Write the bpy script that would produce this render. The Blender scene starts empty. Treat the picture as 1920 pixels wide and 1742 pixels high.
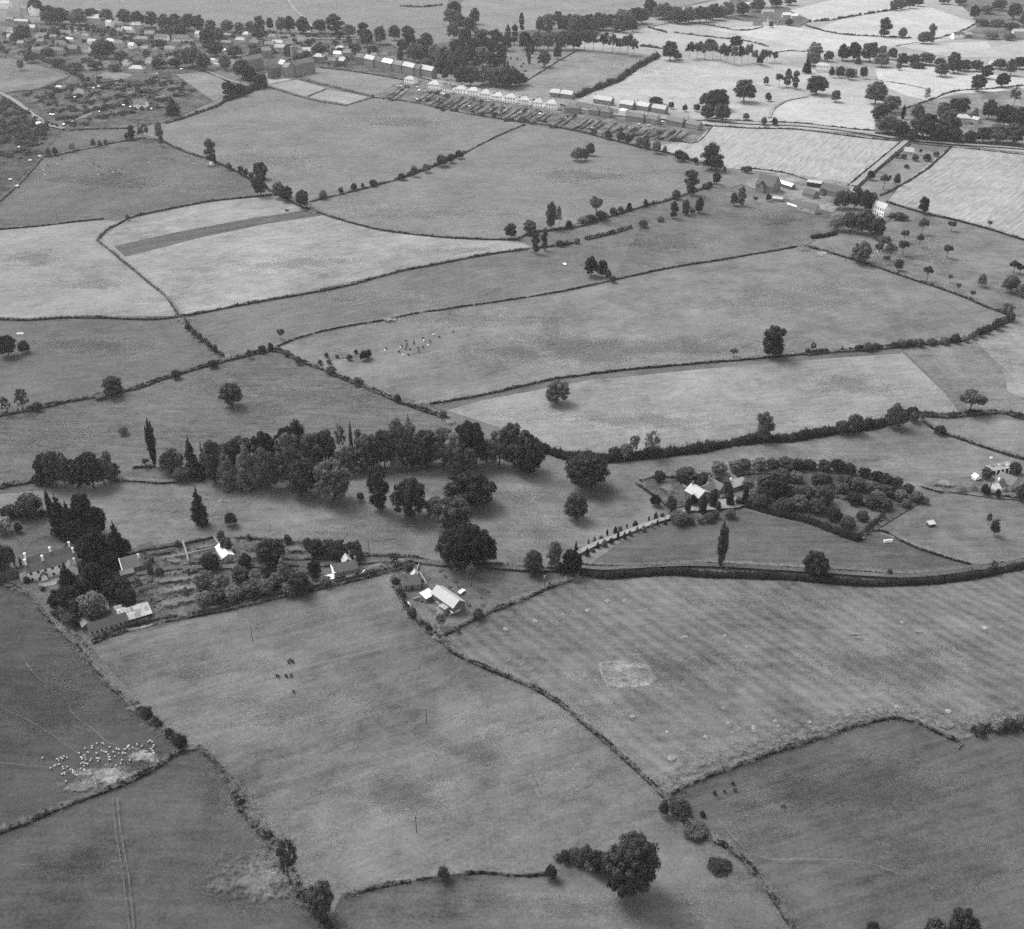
import bpy, math, random
import numpy as np
from mathutils import Vector, Matrix

rng = np.random.default_rng(7)
random.seed(11)
scene = bpy.context.scene
C = scene.collection

# ------------------------------------------------------------------ camera, light, exposure
CAM_H, PITCH, FOC = 305.0, math.radians(30.0), 2100.0      # metres, depression, focal length in 1920-wide pixels
cd = bpy.data.cameras.new('camera')
cam = bpy.data.objects.new('camera', cd); C.objects.link(cam)
cam.location = (0, 0, CAM_H)
cam.rotation_euler = (math.pi / 2 - PITCH, 0, 0)
cd.sensor_fit = 'HORIZONTAL'; cd.sensor_width = 36.0
cd.lens = 36.0 * FOC / 1920.0
cd.clip_start = 1.0; cd.clip_end = 60000.0
scene.camera = cam

SUN_EL, SUN_AZ = math.radians(54), math.radians(49)        # azimuth measured to the left of the viewing direction
world = bpy.data.worlds.new('World'); scene.world = world; world.use_nodes = True
wn = world.node_tree; wn.nodes.clear()
wo = wn.nodes.new('ShaderNodeOutputWorld'); wb = wn.nodes.new('ShaderNodeBackground')
ws = wn.nodes.new('ShaderNodeTexSky'); ws.sky_type = 'NISHITA'; ws.sun_disc = False
ws.sun_elevation = SUN_EL; ws.sun_rotation = -SUN_AZ; ws.air_density = 1.0; ws.dust_density = 3.0
wbw = wn.nodes.new('ShaderNodeRGBToBW')                    # black-and-white film
wn.links.new(ws.outputs[0], wbw.inputs[0]); wn.links.new(wbw.outputs[0], wb.inputs[0])
wb.inputs[1].default_value = 0.15
wn.links.new(wb.outputs[0], wo.inputs[0])
sd = bpy.data.lights.new('sun', 'SUN'); sd.energy = 1.1; sd.angle = math.radians(24.0); sd.color = (1, 1, 1)
sun = bpy.data.objects.new('sun', sd); C.objects.link(sun)
sdir = Vector((-math.sin(SUN_AZ) * math.cos(SUN_EL), math.cos(SUN_AZ) * math.cos(SUN_EL), math.sin(SUN_EL)))
sun.rotation_euler = sdir.to_track_quat('Z', 'Y').to_euler()
sun.location = (0, 0, 500)
vs = scene.view_settings
vs.view_transform = 'Standard'; vs.look = 'None'; vs.exposure = 1.35; vs.gamma = 1.0; vs.use_curve_mapping = False
cy_ = scene.cycles
cy_.max_bounces = 4; cy_.diffuse_bounces = 3; cy_.glossy_bounces = 1; cy_.transmission_bounces = 3
cy_.use_denoising = False; cy_.volume_bounces = 0; cy_.transparent_max_bounces = 16
try: cy_.sample_clamp_indirect = 4.0
except Exception: pass

HAZE = 0.000042

# ------------------------------------------------------------------ helpers: from the photograph's survey to the ground
def P(x, y, z=0.0):
    u = (x - 960.0) / FOC; v = (y - 871.0) / FOC
    cp, sp = math.cos(PITCH), math.sin(PITCH)
    d = Vector((u, cp - v * sp, -sp - v * cp))
    t = (z - CAM_H) / d.z
    return Vector((d.x * t, d.y * t, z))
def S(y):                                                   # pixels (1920 wide) per metre across the view for ground at row y
    d = math.cos(PITCH) - (y - 871.0) / FOC * math.sin(PITCH)
    return math.cos(PITCH) * (y - 871.0 + FOC * math.tan(PITCH)) / CAM_H
def TH(y): return PITCH + math.atan((y - 871.0) / FOC)
def lin(v): v = v / 255.0; return v / 12.92 if v <= 0.04045 else ((v + 0.055) / 1.055) ** 2.4
def spline(pts, n=6):
    p = [Vector(q) for q in pts]
    if len(p) < 3: return p
    out = []
    for i in range(len(p) - 1):
        a = p[i - 1] if i else p[i] * 2 - p[i + 1]; b, c = p[i], p[i + 1]
        d = p[i + 2] if i + 2 < len(p) else p[i + 1] * 2 - p[i]
        for k in range(n):
            t = k / n
            out.append(0.5 * ((2 * b) + (c - a) * t + (2 * a - 5 * b + 4 * c - d) * t * t + (3 * b - a - 3 * c + d) * t ** 3))
    out.append(p[-1]); return out
def gline(pts, n=6): return spline([P(x, y) for x, y in pts], n)
def resample(line, step):
    a = np.array([(v.x, v.y, v.z) for v in line]); d = np.linalg.norm(np.diff(a, axis=0), axis=1)
    s = np.concatenate([[0], np.cumsum(d)]); n = max(2, int(s[-1] / step) + 1)
    t = np.linspace(0, s[-1], n)
    return np.stack([np.interp(t, s, a[:, i]) for i in range(3)], 1), s[-1]

def tag(o, label, cat=None, group=None, kind=None):
    o['label'] = label
    if cat: o['category'] = cat
    if group: o['group'] = group
    if kind: o['kind'] = kind
    return o
def mesh_np(name, verts, quads, mats=()):
    me = bpy.data.meshes.new(name)
    verts = np.asarray(verts, np.float32); quads = np.asarray(quads, np.int32)
    k = quads.shape[1]
    me.vertices.add(len(verts)); me.vertices.foreach_set('co', verts.ravel())
    me.loops.add(quads.size); me.loops.foreach_set('vertex_index', quads.ravel())
    me.polygons.add(len(quads)); me.polygons.foreach_set('loop_start', np.arange(0, quads.size, k, dtype=np.int32))
    me.polygons.foreach_set('loop_total', np.full(len(quads), k, np.int32))
    for m in mats: me.materials.append(m)
    me.update(calc_edges=True); return me
class MB:                                                   # collects plain shapes for ONE mesh
    def __init__(s): s.v = []; s.f = []
    def poly(s, pts):
        n = len(s.v); s.v += [tuple(p) for p in pts]; s.f.append(list(range(n, n + len(pts))))
    def box(s, x0, x1, y0, y1, z0, z1, top=None):
        n = len(s.v); t = top or (0, 0)
        s.v += [(x0, y0, z0), (x1, y0, z0), (x1, y1, z0), (x0, y1, z0),
                (x0 + t[0], y0 + t[1], z1), (x1 - t[0], y0 + t[1], z1), (x1 - t[0], y1 - t[1], z1), (x0 + t[0], y1 - t[1], z1)]
        s.f += [[n + i for i in q] for q in ((3, 2, 1, 0), (4, 5, 6, 7), (0, 1, 5, 4), (1, 2, 6, 5), (2, 3, 7, 6), (3, 0, 4, 7))]
    def slab(s, pts, th):                                   # a polygon given a thickness downwards
        n = len(pts); k = len(s.v)
        s.v += [tuple(p) for p in pts] + [(p[0], p[1], p[2] - th) for p in pts]
        s.f.append([k + i for i in range(n)]); s.f.append([k + n + i for i in reversed(range(n))])
        for i in range(n):
            j = (i + 1) % n; s.f.append([k + j, k + i, k + n + i, k + n + j])
    def tube(s, pts, rad, seg=6):
        rings = []
        for i, p in enumerate(pts):
            p = Vector(p); q = Vector(pts[min(i + 1, len(pts) - 1)]) - Vector(pts[max(i - 1, 0)])
            q.normalize(); a = q.orthogonal().normalized(); b = q.cross(a)
            r = rad[i] if hasattr(rad, '__len__') else rad
            k = len(s.v); rings.append(k)
            for j in range(seg):
                w = 2 * math.pi * j / seg; s.v.append(tuple(p + (a * math.cos(w) + b * math.sin(w)) * r))
        for i in range(len(rings) - 1):
            for j in range(seg):
                s.f.append([rings[i] + j, rings[i] + (j + 1) % seg, rings[i + 1] + (j + 1) % seg, rings[i + 1] + j])
        s.f.append([rings[0] + j for j in reversed(range(seg))]); s.f.append([rings[-1] + j for j in range(seg)])
    def lathe(s, prof, seg=10, c=(0, 0)):
        k0 = len(s.v)
        for r, z in prof:
            for j in range(seg):
                w = 2 * math.pi * j / seg; s.v.append((c[0] + r * math.cos(w), c[1] + r * math.sin(w), z))
        for i in range(len(prof) - 1):
            for j in range(seg):
                a = k0 + i * seg; s.f.append([a + j, a + (j + 1) % seg, a + seg + (j + 1) % seg, a + seg + j])
        s.f.append([k0 + (len(prof) - 1) * seg + j for j in range(seg)])
    def mesh(s, name, mat):
        me = bpy.data.meshes.new(name); me.from_pydata(s.v, [], s.f); me.materials.append(mat); me.update(); return me
    def build(s, name, mat, parent=None, loc=None, smooth=False):
        me = s.mesh(name, mat)
        if smooth: me.polygons.foreach_set('use_smooth', [True] * len(me.polygons))
        return link(name, me, parent, loc)
def link(name, data, parent=None, loc=None):
    o = bpy.data.objects.new(name, data); C.objects.link(o)
    if parent is not None: o.parent = parent
    if loc is not None: o.location = loc
    return o
def empty(name, loc, rz=0.0):
    o = bpy.data.objects.new(name, None); C.objects.link(o); o.location = loc; o.rotation_euler = (0, 0, rz)
    o.empty_display_size = 1; return o
ORD = ('first second third fourth fifth sixth seventh eighth ninth tenth eleventh twelfth thirteenth fourteenth fifteenth sixteenth '
       'seventeenth eighteenth nineteenth twentieth').split()
for tens, tenth in (('twenty', 'thirtieth'), ('thirty', 'fortieth'), ('forty', 'fiftieth'), ('fifty', 'sixtieth'), ('sixty', 'seventieth')): ORD += [tens + '-' + w for w in ORD[:9]] + [tenth]

# ------------------------------------------------------------------ materials (grey values only: a black-and-white photograph)
MATS = {}
def base_mat(name):
    m = bpy.data.materials.new(name); m.use_nodes = True; nt = m.node_tree; nt.nodes.clear()
    out = nt.nodes.new('ShaderNodeOutputMaterial'); return m, nt, out
def N(nt, t, **kw):
    n = nt.nodes.new(t)
    for k, v in kw.items(): setattr(n, k, v)
    return n
def mathn(nt, op, a, b=None, c=None):
    n = nt.nodes.new('ShaderNodeMath'); n.operation = op
    for i, q in enumerate((a, b, c)):
        if q is None: continue
        if isinstance(q, (int, float)): n.inputs[i].default_value = q
        else: nt.links.new(q, n.inputs[i])
    return n.outputs[0]
KGAIN = 1.66                                                # display value of a level sunlit surface over its albedo
def noise(nt, vec, scale, detail=3, rough=0.55):
    n = N(nt, 'ShaderNodeTexNoise'); n.noise_dimensions = '3D'
    nt.links.new(vec, n.inputs['Vector']); n.inputs['Scale'].default_value = scale
    n.inputs['Detail'].default_value = detail; n.inputs['Roughness'].default_value = rough
    return mathn(nt, 'SUBTRACT', n.outputs['Fac'], 0.5)
def gmat(name, v, patch=0.5, streak=0.35, fine=0.7, ang=0.0, stripe=None, spots=0.0, bump=0.6, size=1.0, soft=False):
    """a field seen from the air: v grey value, ang direction of the streaks, stripe = (angle, width m, amount)"""
    m, nt, out = base_mat(name)
    geo = N(nt, 'ShaderNodeNewGeometry'); pos = geo.outputs['Position']
    off = N(nt, 'ShaderNodeVectorMath', operation='ADD'); nt.links.new(pos, off.inputs[0])
    off.inputs[1].default_value = (random.uniform(-900, 900), random.uniform(-900, 900), 0); pos = off.outputs[0]
    mp = N(nt, 'ShaderNodeMapping'); nt.links.new(pos, mp.inputs['Vector'])
    mp.vector_type = 'TEXTURE'; mp.inputs['Rotation'].default_value = (0, 0, ang); mp.inputs['Scale'].default_value = (6, 1, 1)
    patch *= 3.0; streak *= 2.2; fine *= 1.6; spots *= 1.4
    n1 = noise(nt, pos, 0.016 * size, 4, 0.6); n1b = noise(nt, pos, 0.07 * size, 3); n2 = noise(nt, mp.outputs[0], 0.32 * size, 3, 0.6); n3 = noise(nt, pos, 0.8, 2, 0.7)
    f = mathn(nt, 'MULTIPLY_ADD', n1, patch, 1.0); f = mathn(nt, 'MULTIPLY_ADD', n1b, patch * 0.55, f)
    n5 = noise(nt, pos, 0.22, 2, 0.6); f = mathn(nt, 'MULTIPLY_ADD', n5, fine * .45, f)
    f = mathn(nt, 'MULTIPLY_ADD', n2, streak, f); f = mathn(nt, 'MULTIPLY_ADD', n3, fine, f)
    if stripe:
        a, w, amt = stripe
        sp = N(nt, 'ShaderNodeVectorMath', operation='DOT_PRODUCT'); nt.links.new(pos, sp.inputs[0])
        sp.inputs[1].default_value = (-math.sin(a), math.cos(a), 0)
        wob = noise(nt, pos, 0.03, 2); d = mathn(nt, 'MULTIPLY_ADD', wob, w * (0.9 if w < 8 else 0.25), sp.outputs['Value'])
        s = mathn(nt, 'SINE', mathn(nt, 'MULTIPLY', d, 2 * math.pi / w))
        s2 = mathn(nt, 'SINE', mathn(nt, 'MULTIPLY', d, 2 * math.pi / (w * 3.7)))
        if w >= 11: s = mathn(nt, 'MULTIPLY', mathn(nt, 'MAXIMUM', mathn(nt, 'SUBTRACT', s, 0.72), 0.0), -5.0); s2 = mathn(nt, 'SINE', mathn(nt, 'MULTIPLY', d, 2 * math.pi / (w * .31)))
        pat = mathn(nt, 'ADD', noise(nt, pos, 0.012, 2), 0.55)
        s = mathn(nt, 'MULTIPLY', mathn(nt, 'MULTIPLY_ADD', s2, 0.6, s), pat)
        f = mathn(nt, 'MULTIPLY_ADD', s, amt, f)
    if stripe and stripe[1] < 8: f = mathn(nt, 'MULTIPLY_ADD', s, amt, f)
    if spots:
        n4 = noise(nt, pos, 0.035, 4, 0.65)
        r = mathn(nt, 'MULTIPLY', mathn(nt, 'MAXIMUM', mathn(nt, 'SUBTRACT', n4, 0.06), 0.0), spots * 6)
        f = mathn(nt, 'ADD', f, r)
    f = mathn(nt, 'MAXIMUM', f, 0.25)
    c = mathn(nt, 'MULTIPLY', f, lin(v) / KGAIN)
    bs = N(nt, 'ShaderNodeBsdfDiffuse'); nt.links.new(c, bs.inputs['Color'])
    if bump:
        bp = N(nt, 'ShaderNodeBump'); bp.inputs['Strength'].default_value = bump; bp.inputs['Distance'].default_value = 0.35
        nt.links.new(mathn(nt, 'ADD', n3, n2), bp.inputs['Height']); nt.links.new(bp.outputs[0], bs.inputs['Normal'])
    sh = bs.outputs[0]
    if soft:                                                # worn ground that thins out into the grass at its edge
        at = N(nt, 'ShaderNodeAttribute', attribute_name='edge'); n6 = noise(nt, pos, 0.35 if soft is True or soft > .5 else 0.05, 4, 0.7)
        al = mathn(nt, 'MULTIPLY_ADD', n6, 2.0, at.outputs['Fac']); al = mathn(nt, 'MULTIPLY', mathn(nt, 'SUBTRACT', al, 0.3), 2.2); al.node.use_clamp = True
        al = mathn(nt, 'MULTIPLY', al, soft if isinstance(soft, float) else 0.9)
        tr = N(nt, 'ShaderNodeBsdfTransparent'); mx = N(nt, 'ShaderNodeMixShader'); nt.links.new(al, mx.inputs[0])
        nt.links.new(tr.outputs[0], mx.inputs[1]); nt.links.new(sh, mx.inputs[2]); sh = mx.outputs[0]
    nt.links.new(sh, out.inputs[0]); return m
def leafmat(name, alb, var=0.5, trans=0.3):
    m, nt, out = base_mat(name)
    oi = N(nt, 'ShaderNodeObjectInfo'); geo = N(nt, 'ShaderNodeNewGeometry')
    n1 = noise(nt, geo.outputs['Position'], 0.45, 3, 0.65)
    f = mathn(nt, 'MULTIPLY_ADD', mathn(nt, 'SUBTRACT', oi.outputs['Random'], 0.5), var, 1.0)
    f = mathn(nt, 'MULTIPLY_ADD', n1, 1.8, f)
    f = mathn(nt, 'MULTIPLY_ADD', mathn(nt, 'SUBTRACT', geo.outputs['Random Per Island'], 0.5), 1.0, f)
    c = mathn(nt, 'MULTIPLY', mathn(nt, 'MAXIMUM', f, 0.25), alb)
    bs = N(nt, 'ShaderNodeBsdfDiffuse'); nt.links.new(c, bs.inputs['Color']); sh = bs.outputs[0]
    if trans:
        tr = N(nt, 'ShaderNodeBsdfTranslucent'); nt.links.new(c, tr.inputs['Color'])
        mx = N(nt, 'ShaderNodeMixShader'); mx.inputs[0].default_value = trans
        nt.links.new(sh, mx.inputs[1]); nt.links.new(tr.outputs[0], mx.inputs[2]); sh = mx.outputs[0]
    nt.links.new(sh, out.inputs[0]); return m
def smat(name, alb, var=0.35, scale=1.2, rough=0.85, spec=0.2, lines=None, metal=0.0):
    """walls, roofs, timber: weathered grey; lines = (axis, width m, amount) courses or corrugations in the part's own space"""
    m, nt, out = base_mat(name)
    tc = N(nt, 'ShaderNodeTexCoord'); v = tc.outputs['Object']; oi = N(nt, 'ShaderNodeObjectInfo')
    f = mathn(nt, 'MULTIPLY_ADD', noise(nt, v, scale, 4, 0.65), var, 1.0)
    f = mathn(nt, 'MULTIPLY_ADD', noise(nt, v, scale * 0.25, 3), var * 0.9, f)
    f = mathn(nt, 'MULTIPLY_ADD', mathn(nt, 'SUBTRACT', oi.outputs['Random'], 0.5), 0.22, f)
    if lines:
        ax, w, amt = lines
        sx = N(nt, 'ShaderNodeSeparateXYZ'); nt.links.new(v, sx.inputs[0])
        s = mathn(nt, 'SINE', mathn(nt, 'MULTIPLY', sx.outputs[ax], 2 * math.pi / w)); f = mathn(nt, 'MULTIPLY_ADD', s, amt, f)
    c = mathn(nt, 'MULTIPLY', mathn(nt, 'MAXIMUM', f, 0.2), alb)
    bs = N(nt, 'ShaderNodeBsdfPrincipled'); nt.links.new(c, bs.inputs['Base Color'])
    bs.inputs['Roughness'].default_value = rough; bs.inputs['Specular IOR Level'].default_value = spec; bs.inputs['Metallic'].default_value = metal
    nt.links.new(bs.outputs[0], out.inputs[0]); return m
M = {
 'leaf_black': leafmat('foliage_evergreen', 0.036, 0.6), 'leaf_dark': leafmat('foliage_dark', 0.058, 0.9), 'leaf': leafmat('foliage', 0.10, 0.9),
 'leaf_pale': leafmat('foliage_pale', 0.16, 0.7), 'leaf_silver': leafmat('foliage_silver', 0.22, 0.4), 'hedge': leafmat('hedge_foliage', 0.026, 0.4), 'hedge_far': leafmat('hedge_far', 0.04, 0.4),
 'hedge_pale': leafmat('hedge_pale', 0.09, 0.4), 'bark': smat('bark', 0.06, 0.5, 3.0), 'bark_pale': smat('bark_pale', 0.14, 0.5, 3.0),
 'white': smat('whitewash', 0.9, 0.08, 0.8), 'render': smat('pale_render', 0.42, 0.25, 0.8), 'stone': smat('stone', 0.2, 0.4, 1.5), 'stone_dark': smat('dark_stone', 0.13, 0.4, 1.5),
 'brick': smat('brick', 0.18, 0.35, 1.5), 'slate': smat('slate', 0.10, 0.3, 1.0, 0.6, 0.3, (1, 0.5, 0.05)), 'slate_dark': smat('dark_slate', 0.06, 0.3, 1.0, 0.65, 0.3, (1, 0.5, 0.05)),
 'slate_pale': smat('pale_slate_glare', 0.33, 0.25, 1.0, 0.6, 0.4), 'tile': smat('clay_tile', 0.13, 0.3, 1.0, 0.8, 0.2), 'asbestos': smat('pale_sheeting', 0.24, 0.9, 0.8, 0.7, 0.3, (0, 0.8, 0.06)),  # pale slate: sun and sky glare off shiny roofs is put into its albedo
 'tin_white': smat('white_sheeting', 0.6, 0.12, 0.8, 0.5, 0.4), 'rust': smat('rusty_sheeting', 0.15, 0.6, 0.7, 0.7, 0.3, (0, 0.7, 0.1)), 'thatch': smat('thatch', 0.2, 0.4, 2.0),
 'timber': smat('timber', 0.12, 0.4, 2.0), 'timber_dark': smat('tarred_timber', 0.04, 0.4, 2.0), 'glass': smat('window_glass', 0.02, 0.2, 1.0, 0.15, 0.5), 'frame': smat('window_frame', 0.7, 0.1),
 'pot': smat('chimney_pot', 0.3, 0.2), 'hay': smat('hay', 0.42, 0.35, 2.5), 'fleece': smat('fleece', 0.34, 0.4, 4.0), 'hide_dark': smat('dark_hide', 0.035, 0.4, 2.0), 'hide_white': smat('white_hide', 0.7, 0.2, 2.0),
 'cloth': smat('white_cloth', 0.8, 0.08), 'grave': smat('gravestone', 0.45, 0.4), 'wire': smat('wire', 0.2, 0.1), 'greenhouse': smat('limewashed_glass', 0.6, 0.15, 0.7, 0.25, 0.5),
}
# ------------------------------------------------------------------ the setting: ground, fields, lanes
ZN = [0.0]
def nextz(): ZN[0] += 0.008; return ZN[0]
def wang(p, q): a = P(*p); b = P(*q); return math.atan2(b.y - a.y, b.x - a.x)
def struct(name, me, label, z=0.0):
    o = link(name, me); o.location.z = z; o['kind'] = 'structure'; o['label'] = label; return o
def sheet(name, pts, mat, label, kind='structure'):
    me = bpy.data.meshes.new(name); co = [tuple(P(x, y)) for x, y in pts]
    soft = kind == 'structure' and mat.name.startswith('soft')
    ar = sum(co[i][0] * co[(i + 1) % len(co)][1] - co[(i + 1) % len(co)][0] * co[i][1] for i in range(len(co)))
    if ar < 0: co.reverse()
    if soft:
        k = len(co); cx = sum(c[0] for c in co) / k; cy = sum(c[1] for c in co) / k
        co = co + [(cx + (c[0] - cx) * .55, cy + (c[1] - cy) * .55, 0) for c in co] + [(cx, cy, 0)]
        fs = [[i, (i + 1) % k, k + (i + 1) % k, k + i] for i in range(k)] + [[k + i, k + (i + 1) % k, 2 * k] for i in range(k)]
        me.from_pydata(co, [], fs); at = me.attributes.new('edge', 'FLOAT', 'POINT'); at.data.foreach_set('value', [0.0] * k + [.55] * k + [1.0])
    else: me.from_pydata(co, [], [list(range(len(co)))])
    me.materials.append(mat)
    o = struct(name, me, label, nextz()); o['kind'] = kind; return o
def strip(name, pts, w, mat, label, n=6, taper=False):
    a, L = resample(gline(pts, n), 2.5); d = np.gradient(a, axis=0); d /= np.linalg.norm(d, axis=1)[:, None] + 1e-9
    nrm = np.stack([-d[:, 1], d[:, 0], 0 * d[:, 0]], 1); ww = w / 2 * (1 + 0.22 * (rng.random(len(a)) - 0.5))
    v = np.concatenate([a - nrm * ww[:, None], a, a + nrm * ww[:, None]]); k = len(a); i = np.arange(k - 1); i = np.concatenate([i, i + k])
    me = mesh_np(name, v, np.stack([i, i + 1, i + 1 + k, i + k], 1), [mat])
    at = me.attributes.new('edge', 'FLOAT', 'POINT'); at.data.foreach_set('value', [0.05] * k + [.75] * k + [0.05] * k)
    return struct(name, me, label, nextz())

# base: one sheet to the horizon, a patchwork of far fields
def base_ground():
    m, nt, out = base_mat('far_country')
    geo = N(nt, 'ShaderNodeNewGeometry'); pos = geo.outputs['Position']
    vo = N(nt, 'ShaderNodeTexVoronoi'); vo.inputs['Scale'].default_value = 0.005; nt.links.new(pos, vo.inputs['Vector'])
    bw = N(nt, 'ShaderNodeRGBToBW'); nt.links.new(vo.outputs['Color'], bw.inputs[0])
    f = mathn(nt, 'MULTIPLY_ADD', bw.outputs[0], 0.07, 0.07)
    f = mathn(nt, 'MULTIPLY', f, mathn(nt, 'MULTIPLY_ADD', noise(nt, pos, 0.06, 4, 0.65), 0.8, 1.0))
    f = mathn(nt, 'MULTIPLY', f, mathn(nt, 'MULTIPLY_ADD', noise(nt, pos, 0.7, 2, 0.7), 0.7, 1.0))
    bs = N(nt, 'ShaderNodeBsdfDiffuse'); nt.links.new(f, bs.inputs['Color']); nt.links.new(bs.outputs[0], out.inputs[0])
    R = 14000; me = bpy.data.meshes.new('ground')
    k = 48; v = [(0, 900, 0)] + [(R * math.cos(2 * math.pi * i / k), 900 + R * math.sin(2 * math.pi * i / k), 0) for i in range(k)]
    me.from_pydata(v, [], [(0, i + 1, (i + 1) % k + 1) for i in range(k)]); me.materials.append(m)
    struct('ground', me, 'grassland reaching to the horizon')
base_ground()

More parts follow.
